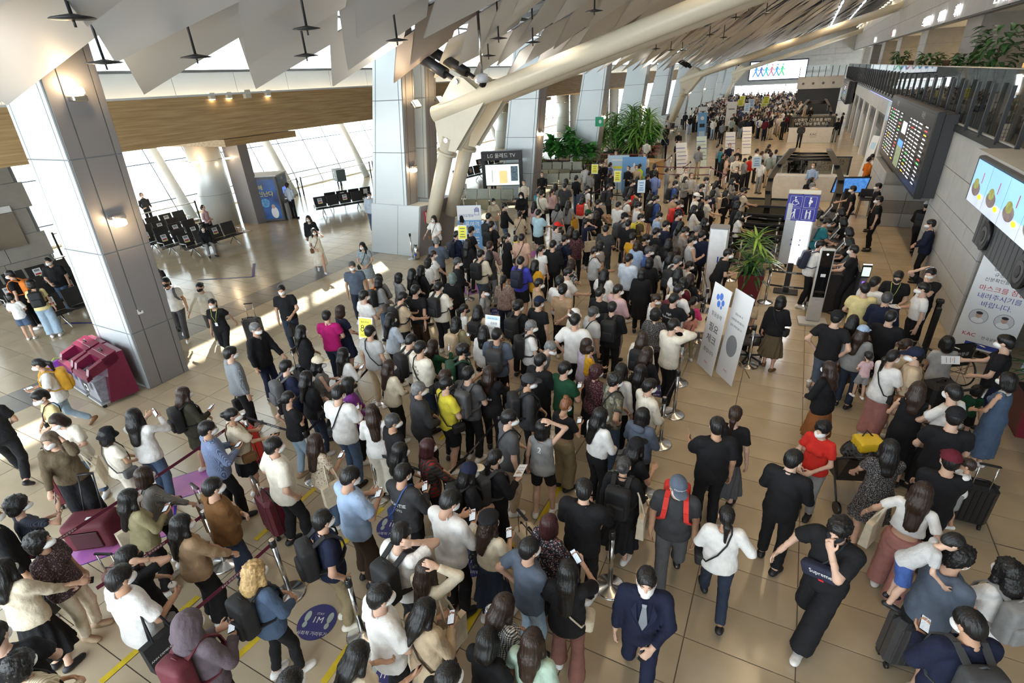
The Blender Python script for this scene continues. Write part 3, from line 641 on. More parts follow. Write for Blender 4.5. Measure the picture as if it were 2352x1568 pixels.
HELD_SIGNS = [
    (-8.2, 12.47, 1.72, 165, 0.26, 0.42, 'y', 'small yellow notice held up beside the blue lane sign'),
    (-8.0, 23.53, 1.78, 175, 0.3, 0.42, 'y', 'yellow notice raised at the back left of the queue'),
    (-6.43, 21.84, 1.78, 170, 0.28, 0.46, 'y', 'yellow notice raised in front of the bright blue board'),
    (-4.97, 20.07, 1.75, 165, 0.28, 0.46, 'w', 'pale blue notice raised in front of the person in a periwinkle tee'),
    (-6.29, 68.93, 2.25, 180, 0.6, 0.8, 'y', 'upper left yellow notice over the far crowd'),
    (-6.32, 67.84, 2.0, 180, 0.6, 0.7, 'y', 'lower left yellow notice over the far crowd'),
    (-3.69, 66.53, 2.25, 180, 0.6, 0.8, 'y', 'upper right yellow notice over the far crowd'),
    (-3.82, 66.54, 2.0, 180, 0.6, 0.7, 'y', 'lower right yellow notice over the far crowd'),
    (-4.95, 64.59, 2.1, 180, 0.55, 0.8, 'w', 'upper pale notice over the far crowd'),
    (-4.9, 59.51, 2.0, 180, 0.5, 0.8, 'w', 'lower pale notice over the far crowd'),
    (-1.49, 26.91, 1.7, 150, 0.42, 0.5, 'w', 'pale sheet held up beside the person in a white tee near the gate'),
]
BENCHES = [
    ('d4', -20.3, 12.7, 90, 'black waiting bench in the front row before the window, one person seated on it'),
    ('d4', -21.4, 12.5, 90, 'black waiting bench in the second row from the front before the window'),
    ('d4', -22.6, 12.5, 90, 'black waiting bench in the third row from the front before the window'),
    ('d4', -23.7, 12.5, 90, 'black waiting bench in the fourth row from the front before the window'),
    ('d4', -25.0, 13.6, 90, 'black waiting bench in the back row against the glass rail'),
    ('d4', -17.6, 6.9, 90, 'black waiting bench in the front row behind the nearest column'),
    ('d4', -18.8, 6.7, 90, 'black waiting bench in the second row behind the nearest column'),
    ('d4', -20.0, 6.9, 90, 'black waiting bench in the third row behind the nearest column'),
    ('d4', -21.4, 7.0, 90, 'black waiting bench in the back row behind the nearest column'),
    ('d4', -24.5, 7.6, 90, 'black waiting bench at the far left picture edge against the glass'),
    ('d4', -19.89, 19.47, 120, 'front black bench of the back-to-back pair left of the second column'),
    ('d4', -20.73, 20.81, 300, 'rear black bench of the back-to-back pair left of the second column'),
    ('d4', -17.53, 28.16, 100, 'black bench between the second column and the television stand'),
    ('d4', -18.46, 32.46, 100, 'black bench behind the television stand'),
    ('d4', -17.65, 41.18, 100, 'black bench beyond the third column'),
    ('d4', -17.73, 44.42, 100, 'farther black bench beyond the third column'),
    ('g4', -12.89, 22.11, 170, 'grey green slatted bench behind the person in a cream shirt'),
    ('g4', -12.42, 20.46, 350, 'grey green slatted bench half hidden by the second column'),
    ('g4', -12.6, 30.83, 165, 'grey green slatted bench in front of the planter'),
    ('g4', -12.47, 28.64, 345, 'grey green slatted bench beside the third column'),
    ('g4', -11.2, 26.89, 165, 'grey green slatted bench nearest the queue'),
    ('d4', -12.27, 56.37, 170, 'dark bench beyond the plants on the left'),
    ('d4', -12.18, 61.09, 170, 'dark bench farthest beyond the plants'),
]
STICKERS = [
    (-4.12, 2.37, 0.35, 'round blue footprint sticker on the open floor at the front'),
    (-4.24, 3.93, 0.35, 'round blue sticker half hidden beside the queue post'),
    (-1.59, 8.9, 0.35, 'round blue sticker beside the feet of the person in a cream jumper'),
    (-2.89, 3.86, 0.35, 'round blue sticker behind the beret wearer'),
    (-2.97, 2.21, 0.35, 'round blue sticker cut by the lower picture edge'),
    (-6.58, 11.2, 0.35, 'round blue sticker in the gap behind the black cap'),
]
MATS = [
    (-7.79, 2.07, 1.45, 0.62, 0.95, 'orchid floor mat with white lettering at the lower left', [('인천공항 이용객', 0.13, 0, 0.08)]),
    (-7.87, 3.29, 0.95, 0.6, 0.95, 'orchid floor mat with a hand drawing under the standing photographer', []),
    (-7.92, 12.49, 0.8, 0.6, 0.95, 'orchid floor mat behind the person in a cream tee', []),
    (-7.81, 16.1, 0.8, 0.6, 0.95, 'orchid floor mat beside the person carrying a baby', []),
]
TAPES = [
    (-5.88, 2.92, -5.88, 4.14),
    (-4.75, 2.63, -4.61, 4.16),
    (-3.53, 1.88, -3.57, 2.38),
    (-4.66, 1.35, -4.58, 2.2),
    (-5.76, 0.83, -5.77, 1.98),
    (-2.37, 4.89, -2.37, 5.71),
    (-2.46, 2.84, -2.5, 4.45),
    (-4.75, 5.87, -4.74, 6.59),
]
TAPE_WORDS = ['beside the beige shirt', 'behind the black backpack', 'at the foot of the front post', 'in the lower left by the hood', 'in the lower left corner', 'behind the cream suitcase', 'beside the gingham shirt', 'under the person in yellow']
# ------------------------------------------------------------------ things standing in the hall
MAROON = mat('maroon plastic', (.16, .012, .045), .25, var=.05); MAROONB = mat('maroon belt webbing', (.12, .010, .035), .7); BLACKB = mat('black belt webbing', (.014, .014, .018), .7)
INKW = mat('white lettering', (.85, .85, .85), .6, var=0); INKK = mat('black lettering', (.02, .02, .022), .6, var=0); INKB = mat('blue lettering', (.03, .06, .34), .6, var=0); INKR = mat('red lettering', (.50, .02, .03), .6, var=0); GREYI = mat('grey lettering', (.25, .26, .28), .6, var=0)
PAPERW = mat('white printed board', (.80, .81, .82), .5, var=.01)
YELP = mat('yellow printed board', (.78, .74, .05), .5, var=.01); BLUEP = mat('blue printed board', (.16, .38, .70), .5, var=.03); PALEB = mat('pale blue printed board', (.50, .68, .82), .5, var=.03)
# queue posts and belts
def posts_proto():
    r = empty('queue_post', (0, 0, 0)); r['category'] = 'queue post'
    MB().lathe([(.19, 0), (.19, .012), (.17, .022), (.05, .045), (.034, .06)], n=28).build('base', CHROME, r)
    MB().tube([(0, 0, .05), (0, 0, .84)], .031, 14).build('pole', CHROME, r); h = MB(); h.tube([(0, 0, .83), (0, 0, .93)], .038, 14).build('head', DARK, r)
    MB().tube([(0, 0, .93), (0, 0, .938)], .032, 14).build('head_cap', CHROME, r); return r
QP = None
def post(x, y, lab):
    global QP
    if QP is None: QP = posts_proto(); o = QP
    else: o = copy_tree(QP)
    o.location = (x, y, 0); o['label'] = lab; o['group'] = 'queue posts with belts'; o['category'] = 'queue post'; return o
POSTS = {}
for n, x, y, lab in POST_TABLE:
    post(x, y, lab); POSTS[n] = (x, y)
def belt(a, b, m, lab, z=.88, txt='KAC 한국공항공사', n=1, sag=.02):
    A = V3(*(POSTS[a] if isinstance(a, str) else a), z); B = V3(*(POSTS[b] if isinstance(b, str) else b), z); d = unit(B - A); A = A + d * .04; B = B - d * .04; L_ = np.linalg.norm(B - A)
    o = V3(*(A + B) / 2); r = empty('queue_belt', o, 0, lab, 'queue belt', 'retractable belts between the queue posts'); r['category'] = 'queue belt'
    b_ = MB(); N = 6; nn = V3(-d[1], d[0], 0) * .002; P = []
    for i in range(N + 1):
        t = i / N; c = A + (B - A) * t - o - V3(0, 0, sag * 4 * t * (1 - t) * L_ * .6); P += [c - nn - V3(0, 0, .024), c + nn - V3(0, 0, .024), c + nn + V3(0, 0, .024), c - nn + V3(0, 0, .024)]
    b_.add(P, [(i * 4 + k, i * 4 + (k + 1) % 4, i * 4 + 4 + (k + 1) % 4, i * 4 + 4 + k) for i in range(N) for k in range(4)]); b_.build('webbing', m, r)
    if txt:
        side = 1 if (V3(*co.location) - o) @ V3(d[1], -d[0], 0) > 0 else -1
        for i in range(max(1, int(L_ / .9))):
            t = (i + .5) / max(1, int(L_ / .9)); c = A + (B - A) * t - o - V3(0, 0, sag * 4 * t * (1 - t) * L_ * .6) + V3(d[1], -d[0], 0) * side * .0035
            letter(txt, .034, INKW, r, frame(c, d * (1 if side > 0 else -1), (0, 0, 1)))
for a, b, m, z, lab in BELT_TABLE: belt(a, b, MAROONB if m == 'm' else BLACKB, lab, z)
# sign boards
def board_face(root, o, u, v, w, h, m, name='panel', th=.012, lines=()):
    """a flat board centred on o in the plane of u (right) and v (up); lines = (text, size, material, dx, dy)"""
    u = unit(V3(*u)); v = unit(V3(*v)); nrm = np.cross(u, v); o = V3(*o)
    P = [o - u * w / 2 - v * h / 2, o + u * w / 2 - v * h / 2, o + u * w / 2 + v * h / 2, o - u * w / 2 + v * h / 2]; MB().prism([p - nrm * th for p in P], nrm * th).build(name, m, root)
    for t, s_, mm, dx, dy in lines: letter(t, s_, mm, root, frame(o + u * dx + v * dy + nrm * .003, u, v))
    return nrm
def patch(root, o, u, v, cx, cy, w, h, m, name='printed_patch', lift=.002, rnd=0):
    u = unit(V3(*u)); v = unit(V3(*v)); n = np.cross(u, v); c = V3(*o) + u * cx + v * cy + n * lift; b = MB()
    if rnd: P = [c + u * w / 2 * math.cos(a) + v * h / 2 * math.sin(a) for a in np.linspace(0, 2 * math.pi, 21)[:-1]]; b.add(P, [tuple(range(20))])
    else: b.add([c - u * w / 2 - v * h / 2, c + u * w / 2 - v * h / 2, c + u * w / 2 + v * h / 2, c - u * w / 2 + v * h / 2], [(0, 1, 2, 3)])
    return b.build(name, m, root)
def facing(az): a = math.radians(az); return V3(math.cos(a), -math.sin(a), 0), V3(math.sin(a), math.cos(a), 0)    # right vector for a viewer in front, normal
def board(x, y, z, az, w, h, m, lab, cat='sign', tilt=0, lines=(), patches=(), post_=None, name='sign_board', group=None):
    """az: compass direction the printed side faces"""
    a = math.radians(az); nrm = V3(math.sin(a), math.cos(a), 0); u = V3(-math.cos(a), math.sin(a), 0); v = unit(V3(0, 0, 1) * math.cos(tilt) - nrm * math.sin(tilt))
    r = empty(name, (x, y, 0), 0, lab, cat, group); o = V3(0, 0, z); board_face(r, o, u, v, w, h, m, 'panel', .012, lines)
    for q in patches: patch(r, o, u, v, *q)
    if post_:
        MB().tube([V3(0, 0, post_[0]) - nrm * .03, V3(0, 0, z) - nrm * .02], .012, 8).build('pole', DARK, r)
        if post_[1]: MB().lathe([(.16, 0), (.16, .015), (.02, .03)], (0, 0, post_[0]), 18).build('base', DARK, r)
    return r, o, u, v
# yellow keep-your-distance sign on its pole
r, o, u, v = board(-6.56, 6.42, 1.62, 172, .30, .42, PAPERW, 'yellow distance sign with two figures, on a black pole above a queue post', tilt=.25, post_=(0, True))
patch(r, o, u, v, 0, .01, .27, .36, YELP); letter('함께 지켜요!', .036, INKK, r, frame(o + u * 0 + v * .12 + np.cross(u, v) * .006, u, v))
for s in (-1, 1):
    for dy, R in ((.035, .026), (-.02, .034)): q = MB(); c = o + u * s * .062 + v * dy + np.cross(u, v) * .006; q.tube([c + u * R * math.cos(a) + v * R * math.sin(a) for a in np.linspace(0, 6.283, 13)], .006, 4, False); q.build('figure_mark', INKK, r)
for t, dy in (('앞 사람과', -.09), ('거리두기 부탁드려요', -.13)): letter(t, .026, INKK, r, frame(o + v * dy + np.cross(u, v) * .006, u, v))
# white notice held up on a pole
r, o, u, v = board(-4.50, 7.55, 1.50, 176, .30, .44, PAPERW, 'white notice board with a phone drawing, raised over the crowd', tilt=.2, post_=(.9, False))
for t, s_, dx, dy in (('바이오 정보 등록', .028, 0, .16), ('신분증', .05, .03, .07), ('탑승권', .045, -.05, -.03)): letter(t, s_, INKK, r, frame(o + u * dx + v * dy + np.cross(u, v) * .004, u, v))
patch(r, o, u, v, .075, -.06, .07, .13, INKK); patch(r, o, u, v, .075, -.06, .056, .10, PAPERW, lift=.004); patch(r, o, u, v, 0, .17, .27, .06, PALEB, lift=.0018)
# blue registered-passenger sign by the second column
r, o, u, v = board(-9.75, 15.35, 1.02, 160, .85, 1.55, BLUEP, 'tall blue and white lane sign with a hand drawing beside the second column', tilt=.06, post_=(0, True))
patch(r, o, u, v, 0, .52, .85, .50, PAPERW); letter('바이오정보', .115, INKB, r, frame(o + u * -.10 + v * .42 + np.cross(u, v) * .005, u, v))
for dx, h in ((.20, .10), (.245, .14), (.29, .15), (.335, .12)): q = MB(); c = o + u * dx + v * .56 + np.cross(u, v) * .005; q.tube([c, c + v * h], .012, 5); q.build('hand_mark', INKB, r)
patch(r, o, u, v, .27, .50, .16, .13, INKB, 'hand_mark', .005); patch(r, o, u, v, .27, .50, .135, .105, PAPERW, 'hand_mark', .007)
for t, s_, dy in (('등록여객', .19, .12), ('전용통로', .19, -.12)): letter(t, s_, INKW, r, frame(o + v * dy + np.cross(u, v) * .005, u, v))
for i in range(3): patch(r, o, u, v, 0, -.34 - i * .1, .6, .035, INKW)
# yellow hand-held signs and notices over the crowd
for x, y, z, az, w, h, m, lab in HELD_SIGNS:
    r, o, u, v = board(x, y, z, az, w, h, PAPERW, lab, tilt=.15, post_=(max(0, z - 1.0), False), group='notices held above the queue')
    patch(r, o, u, v, 0, 0, w * .9, h * .88, {'y': YELP, 'w': PALEB}[m])
    for i, dy in enumerate((.28, .08, -.12, -.28)): patch(r, o, u, v, 0, h * dy, w * (.6, .45, .5, .62)[i], h * .045, INKK if m == 'y' else INKB, lift=.004)
# blue booth boards and white banners in the middle distance
r, o, u, v = board(-7.95, 27.1, 1.05, 165, 1.05, 1.7, PALEB, 'pale blue board with yellow print beside the blue cartoon board', post_=(0, True))
for i, dy in enumerate((.62, .25, .05)): patch(r, o, u, v, 0, dy, (.7, .5, .6)[i], (.07, .13, .10)[i], (INKW, YELP, INKW)[i])
r, o, u, v = board(-6.95, 26.4, 1.05, 168, 1.15, 1.75, BLUEP, 'bright blue board with a white droplet shape above the queue', post_=(0, True))
patch(r, o, u, v, 0, .22, .46, .42, INKW, rnd=1); patch(r, o, u, v, 0, .48, .10, .22, INKW, rnd=1)
letter('편안내일', .20, INKW, r, frame(o - v * .42 + np.cross(u, v) * .004, u, v))
for i, (x, y, az, m) in enumerate(((-5.9, 33.0, 150, PAPERW), (-5.3, 36.3, 155, mat('pale green banner', (.62, .74, .68), .5)), (-3.9, 38.8, 160, PAPERW), (-3.2, 42.2, 160, PAPERW))):
    r, o, u, v = board(x, y, .92, az, .62, 1.85, m, ['white standing banner nearest the wooden info desk', 'pale green standing banner behind the men walking away', 'white standing banner beside the belt rails', 'white standing banner behind the group with suitcases'][i], 'banner', tilt=.34, post_=(0, True), group='standing banners')
    for j in range(6): patch(r, o, u, v, .05 * ((j * 7) % 3 - 1), .62 - j * .22, .55, .035, GREYI if j % 2 else INKB)
r, o, u, v = board(-7.7, 51.4, 1.12, 160, .75, 2.15, BLUEP, 'tall bright blue banner with dark figures at the edge of the far crowd', 'banner', tilt=.25, post_=(0, True))
patch(r, o, u, v, 0, .62, .3, .3, INKW, rnd=1); patch(r, o, u, v, 0, .02, .45, .3, INKK); patch(r, o, u, v, 0, -.7, .5, .5, PALEB)
for i, (x, y, w, h) in enumerate(((-9.2, 61.0, .9, 1.5), (-6.0, 56.8, .9, 2.1), (-11.3, 57.5, 1.2, 1.2))):
    r, o, u, v = board(x, y, h / 2 + .6, 165, w, h, PAPERW, ['white board raised behind the front rank of the far crowd', 'white panel standing among the far crowd', 'white board at the left edge of the far crowd'][i], post_=(0, True))
    patch(r, o, u, v, 0, h * .2, w * .6, .12, GREYI)
# X banners at the check desk
XB = []
for i, (x, y, lab) in enumerate(((-.92, 9.95, 'left white X-frame banner with bold black lettering and blue marks'), (-.52, 9.72, 'right white X-frame banner with small lettering in front of the seated clerk'))):
    r = empty('x_banner', (x, y, 0), 0, lab, 'banner', 'X-frame banners at the check desk'); a = math.radians(128); nrm = V3(math.sin(a), math.cos(a), 0); nrm = V3(-.80, -.60, 0) ; u = V3(.60, -.80, 0); v = unit(V3(0, 0, 1) - nrm * .10); o = V3(.05, 0, .99)
    board_face(r, o, u, v, .60, 1.80, PAPERW, 'banner_sheet', .006)
    L1 = [('항공승객', .10, .30), ('필요', .19, .02), ('체크', .19, -.22), ('중입니다', .10, -.48)] if i == 0 else [('탑승수속 시', .05, .45), ('신분증을 확인합니다', .05, .33), ('협조 부탁드립니다', .05, .21)]
    for t, s_, dy in L1: letter(t, s_, INKK, r, frame(o + v * dy + np.cross(u, v) * .003, u, v))
    if i == 0:
        for dx, dy, R in ((-.09, .66, .05), (.02, .70, .06), (.11, .60, .05), (-.02, .54, .055), (.08, .50, .03)): patch(r, o, u, v, dx, dy, R * 2, R * 2.4, mat('blue print', (.08, .22, .72), .5), rnd=1)
    else: patch(r, o, u, v, 0, -.18, .34, .44, GREYI, rnd=1)
    letter('KAC', .06, INKR, r, frame(o - v * .72 + np.cross(u, v) * .003, u, v))
    for s in (-1, 1):
        MB().tube([o + u * s * .29 + v * .89 - nrm * .02, V3(0, 0, .72) - nrm * .10, o - u * s * .27 - v * .88 - nrm * .02], .009, 6).build('frame_rod', CHROME, r)
    MB().tube([V3(0, 0, .72) - nrm * .10, V3(0, 0, .0) - nrm * .55], .010, 6).build('frame_leg', CHROME, r)
# check desk with laptop, chair
r = empty('check_desk', (-.95, 11.1, 0), 0, 'pale folding desk behind the X-frame banners', 'desk')
MB().box((0, 0, .71), (.75, 1.5, .035), .008).build('desk_top', mat('pale laminate', (.66, .58, .46), .4), r)
for x in (-.33, .33):
    for y in (-.68, .68): MB().tube([(x, y, 0), (x, y, .70)], .018, 8).build('leg', CHROME, r)
r = empty('laptop', (-1.12, 11.45, .728), 0, 'grey open laptop on the pale check desk', 'laptop'); MB().box((0, 0, .01), (.24, .34, .018), .004).build('keyboard_base', mat('grey plastic', (.3, .3, .31), .4), r); MB().box((-.15, 0, .11), (.012, .34, .22), .003, rot('y', -.25)).build('screen', BLACK, r)
for i in range(4): MB().box((-.06 + i * .035, 0, .0205), (.025, .29, .004)).build('key_row', BLACK, r)
r = empty('desk_phone', (-1.05, 10.9, .728), .3, 'black desk phone beside the laptop', 'phone'); MB().box((0, 0, .025), (.16, .2, .05), .015).build('phone_body', BLACK, r); MB().tube([(-.05, -.09, .06), (-.05, .09, .06)], .018, 8).build('handset', BLACK, r)
def office_chair(x, y, rz, lab):
    r = empty('office_chair', (x, y, 0), rz, lab, 'chair')
    MB().box((0, 0, .47), (.48, .48, .08), .03).build('seat', BLACK, r); MB().box((0, -.24, .80), (.44, .07, .52), .03, rot('x', .12)).build('backrest', BLACK, r); MB().tube([(0, 0, .10), (0, 0, .45)], .03, 10).build('column', DARK, r)
    for k in range(5):
        a = k * 1.2566; MB().tube([(0, 0, .11), (.3 * math.cos(a), .3 * math.sin(a), .07)], .022, 8).build('leg', BLACK, r); MB().tube([(.3 * math.cos(a), .3 * math.sin(a) - .02, .03), (.3 * math.cos(a), .3 * math.sin(a) + .02, .03)], .03, 10).build('wheel', BLACK, r)
    for s in (-.26, .26): MB().tube([(s, -.1, .5), (s, -.1, .66), (s, .14, .66)], .018, 8).build('armrest', BLACK, r)
office_chair(-.18, 10.85, 1.9, 'black swivel office chair behind the white X-frame banners')
# the white scanner pillar
r = empty('scanner_pillar', (-1.38, 13.9, 0), 0, 'tall rounded white scanner pillar with a grey slanted top beside the queue', 'pillar')
m = MB(); 
prof = [(-.2, -.14), (.2, -.14), (.235, 0), (.2, .14), (-.2, .14), (-.235, 0)]
m.add([(x, y, .14) for x, y in prof] + [(x, y, 2.0 + .14 * y) for x, y in prof], [tuple(range(5, -1, -1)), tuple(range(6, 12))] + [(i, (i + 1) % 6, 6 + (i + 1) % 6, 6 + i) for i in range(6)]); m.build('shell', mat('white enamel', (.78, .78, .79), .25), r)
MB().box((0, 0, .07), (.5, .36, .14), .02).build('plinth', BLACK, r); q = MB(); q.add([(x * 1.01, y * 1.01, 2.012 + .14 * y) for x, y in prof] + [(x * 1.01, y * 1.01, 2.03 + .14 * y) for x, y in prof], [tuple(range(5, -1, -1)), tuple(range(6, 12))] + [(i, (i + 1) % 6, 6 + (i + 1) % 6, 6 + i) for i in range(6)]); q.build('lid', GREYI, r)
MB().box((.05, -.15, 1.2), (.03, .01, .16)).build('logo_strip', INKB, r)
# potted dracaena
LEAFG = mat('dark glossy leaf', (.045, .13, .035), .4, var=.4, scale=5); LEAFY = mat('yellow green leaf', (.25, .42, .06), .4, var=.3, scale=5)
def leaf(m, o, d, L_, w, droop, n=4):
    """one strap leaf as an arched tapering blade with a folded midrib"""
    d = unit(V3(*d)); s = unit(np.cross(d, (0, 0, 1)) + V3(1e-4, 0, 0)); P = []
    for i in range(n + 1):
        t = i / n; c = V3(*o) + d * L_ * t + V3(0, 0, -droop * L_ * t * t); ww = w * math.sin(math.pi * min(.98, .12 + .86 * t)) ** .8 * .5 + .001; up_ = np.cross(s, d)
        P += [c - s * ww + up_ * ww * .35, c, c + s * ww + up_ * ww * .35]
    m.add(P, [(i * 3 + k, i * 3 + k + 1, i * 3 + 4 + k, i * 3 + 3 + k) for i in range(n) for k in (0, 1)], True)
_lf = {}
def leaf_mesh(kind):
    if kind not in _lf: m = MB(); L_, w, dr = {'strap': (.55, .06, .55), 'long': (.9, .06, .7), 'broad': (.55, .30, .4), 'frond': (1.25, .13, .8)}[kind]; leaf(m, (0, 0, 0), (1, 0, .0), L_, w, dr, 4); _lf[kind] = m.mesh('leaf')
    return _lf[kind]
def add_leaf(par, o, az, el, kind, m, s=1.0):
    q = obj('leaf', leaf_mesh(kind), m, par); q.location = o; q.rotation_euler = (0, -el, az); q.scale = (s, s, s); return q
r = empty('potted_dracaena', (-.50, 14.25, 0), 0, 'tall leafy dracaena in a square maroon pot beside the lane sign', 'plant')
MB().hexa([(-.20, -.20, 0), (.20, -.20, 0), (.20, .20, 0), (-.20, .20, 0), (-.32, -.32, .80), (.32, -.32, .80), (.32, .32, .80), (-.32, .32, .80)]).build('pot', mat('maroon pot', (.15, .012, .022), .4), r); MB().box((0, 0, .79), (.58, .58, .03)).build('soil', mat('soil', (.03, .02, .015), .95), r)
for (x, y, zt) in ((0, 0, 1.75), (.16, .05, 1.35), (-.15, -.08, 1.15)): MB().tube([(x * .3, y * .3, .78), (x, y, zt)], .022, 8).build('stem', mat('woody stem', (.12, .085, .05), .8), r)
rl = random.Random(3)
for (x, y, z0, n, mm) in ((0, 0, 1.72, 46, LEAFY), (.16, .05, 1.34, 34, LEAFY), (-.15, -.08, 1.15, 30, LEAFG), (0, 0, .95, 60, LEAFG)):
    for i in range(n): add_leaf(r, (x, y, z0 - rl.random() * .28), rl.random() * 6.283, rl.uniform(-.25, 1.25), 'strap', mm if rl.random() < .6 else LEAFG, rl.uniform(.7, 1.15))
# priority lane sign with lit panel
r = empty('priority_lane_sign', (.38, 15.2, 0), 0, 'standing priority lane sign, blue pictogram board over a glowing white panel', 'sign'); a = math.radians(184); nrm = V3(math.sin(a), math.cos(a), 0); u = V3(-math.cos(a), math.sin(a), 0); zz = V3(0, 0, 1)
MB().box((0, 0, .42), (.14, .08, .84)).build('stem', BLACK, r); MB().box((0, 0, .02), (.6, .4, .04), .01).build('base', BLACK, r)
MB().box((0, .03, 1.60), (.66, .07, 1.62), .012).build('cabinet', mat('silver cabinet', (.5, .51, .53), .3, metal=.5), r); LIT = mat('glowing white panel', (1, 1, 1), .4, emit=3.0, var=0)
o = V3(0, -.01, 1.42); board_face(r, o, u, zz, .56, 1.22, LIT, 'lit_panel', .01); o2 = V3(0, -.02, 2.30); board_face(r, o2, u, zz, .72, .66, mat('deep blue sign', (.02, .02, .26), .4), 'pictogram_board', .03); MB().box((0, .02, 2.70), (.72, .12, .10), .01).build('top_cap', STEELW, r)
def picto(r, c, u, v, kind):
    n = np.cross(u, v) * .004; c = c + n
    q = MB(); F_ = .135
    q.tube([c + u * F_ * sx + v * F_ * sy for sx, sy in ((-1, -1), (1, -1), (1, 1), (-1, 1), (-1, -1))], .004, 4, False)
    def disc(dx, dy, R): q.add([c + u * (dx + R * math.cos(t)) + v * (dy + R * math.sin(t)) + n * .5 for t in np.linspace(0, 6.283, 13)[:-1]], [tuple(range(12))])
    def bar(x0, y0, x1, y1, w): q.tube([c + u * x0 + v * y0 + n * .5, c + u * x1 + v * y1 + n * .5], w, 6)
    if kind == 0:
        disc(-.02, .10, .02); bar(-.02, .07, -.015, .0, .012); bar(-.015, .0, .045, .0, .011); bar(.045, 0, .075, -.06, .011); bar(-.015, .04, .03, .04, .008)
        q.tube([c + u * (-.015 + .062 * math.cos(t)) + v * (-.03 + .062 * math.sin(t)) + n for t in np.linspace(1.9, 6.0, 12)], .007, 5)
    elif kind == 1: disc(0, .10, .022); bar(0, .07, -.005, .0, .022); disc(.022, .015, .034); bar(-.005, .0, 0, -.05, .03); bar(0, -.05, 0, -.11, .015)
    elif kind == 2: disc(.01, .10, .021); bar(.01, .07, .005, -.01, .022); bar(0, -.01, -.02, -.11, .012); bar(.012, -.01, .03, -.11, .012); bar(-.01, .05, -.05, .0, .008); bar(-.055, .01, -.055, -.11, .005)
    else:
        for s in (-.042, .042): disc(s, .09, .019); bar(s, .065, s, -.02, .02); bar(s - .012, -.02, s - .012, -.11, .010); bar(s + .012, -.02, s + .012, -.11, .010); disc(s * .35, .05, .013)
    q.build('pictogram', INKW, r)
for k, (dx, dy) in enumerate(((-.16, .155), (.16, .155), (-.16, -.155), (.16, -.155))): picto(r, o2 + u * dx + zz * dy, u, zz, k)
for k, (dx, dy) in enumerate(((-.1, .05), (.1, .05), (-.1, -.08), (.1, -.08))): patch(r, o, u, zz, dx, dy, .03, .05, INKB, 'printed_patch', .003)
lamp('AREA', 'lane_sign_lamp', (.38, 14.9, 1.4), 14, (.92, .95, 1), .5, 1.1, (math.pi / 2, 0, math.pi))
# face check kiosks and booths (the dark check line on the right)
def kiosk(x, y, rz, lab):
    r = empty('self_check_kiosk', (x, y, 0), rz, lab, 'kiosk'); MB().box((0, 0, .03), (.62, .46, .06), .01).build('base', mat('pale grey metal', (.55, .54, .53), .4), r)
    MB().box((0, .0, .95), (.30, .10, 1.78), .02).build('column', mat('pale grey metal', (.55, .54, .53), .4), r); MB().box((0, -.055, 1.24), (.24, .012, 1.12)).build('black_glass', mat('black glass', (.008, .008, .01), .08), r); MB().tube([(0, -.062, 1.72), (0, -.066, 1.72)], .022, 14).build('camera_ring', LIT, r)
    M = frame((0, -.066, .62), (1, 0, 0), (0, 0, 1)); letter('KAC', .05, GREYI, r, M); MB().box((0, -.064, 1.22), (.10, .006, .07)).box((0, -.068, 1.22), (.075, .006, .045)).build('scan_mark', INKW, r); MB().box((0, -.07, .82), (.2, .05, .05), .01).build('tray', BLACK, r)
kiosk(1.02, 13.3, .12, 'slim grey self-check kiosk with a black glass front facing the walkway')
r = empty('face_scanner', (1.93, 14.1, 0), .15, 'slim black face scanner with a lit phone-sized screen and violet light', 'scanner'); MB().box((0, 0, .5), (.16, .09, 1.0), .02).build('column', mat('grey scanner post', (.25, .25, .28), .3), r); MB().box((0, -.05, .55), (.05, .01, .7)).build('violet_light', mat('violet light', (.25, .10, 1.0), .4, emit=2.2, var=0), r)
MB().box((0, -.05, 1.15), (.20, .04, .30), .015).build('screen_frame', BLACK, r); MB().box((0, -.072, 1.15), (.16, .006, .22)).build('screen', mat('lit screen', (.55, .75, .62), .3, emit=1.2, var=.4, scale=18), r); MB().tube([(-.09, -.05, 1.32), (.09, -.05, 1.32)], .012, 8).build('light_bar', LIT, r)
COUN = mat('black counter panel', (.016, .016, .018), .35)
for i, (x, y) in enumerate(((1.48, 14.5), (1.42, 15.9), (1.36, 17.3), (1.32, 18.7), (1.25, 20.1))):
    r = empty('check_booth', (x, y, 0), 0, 'black document check booth with a tilted white screen, %s in the line' % ordn[i], 'booth', 'document check booths'); MB().box((0, 0, .5), (.7, .9, 1.0), .02).build('counter', COUN, r); MB().box((0, 0, 1.01), (.8, 1.0, .04), .01).build('counter_top', DARK, r)
    MB().box((-.3, -.46, .55), (.06, .06, 1.1)).build('post', DARK, r); MB().box((.3, -.46, .62), (.05, .7, 1.24)).build('side_screen', COUN, r)
    M = rot('y', .5); MB().box((.02, 0, 1.2), (.03, .36, .42), .008, M).build('monitor_frame', mat('white plastic', (.75, .75, .75), .35), r); MB().box(tuple(V3(.02, 0, 1.2) + M @ V3(-.017, 0, 0)), (.004, .32, .37), 0, M).build('monitor_screen', BLACK, r); MB().tube([(.02, 0, 1.03), (.1, 0, 1.16)], .02, 8).build('monitor_arm', mat('white plastic', (.75, .75, .75), .35), r)
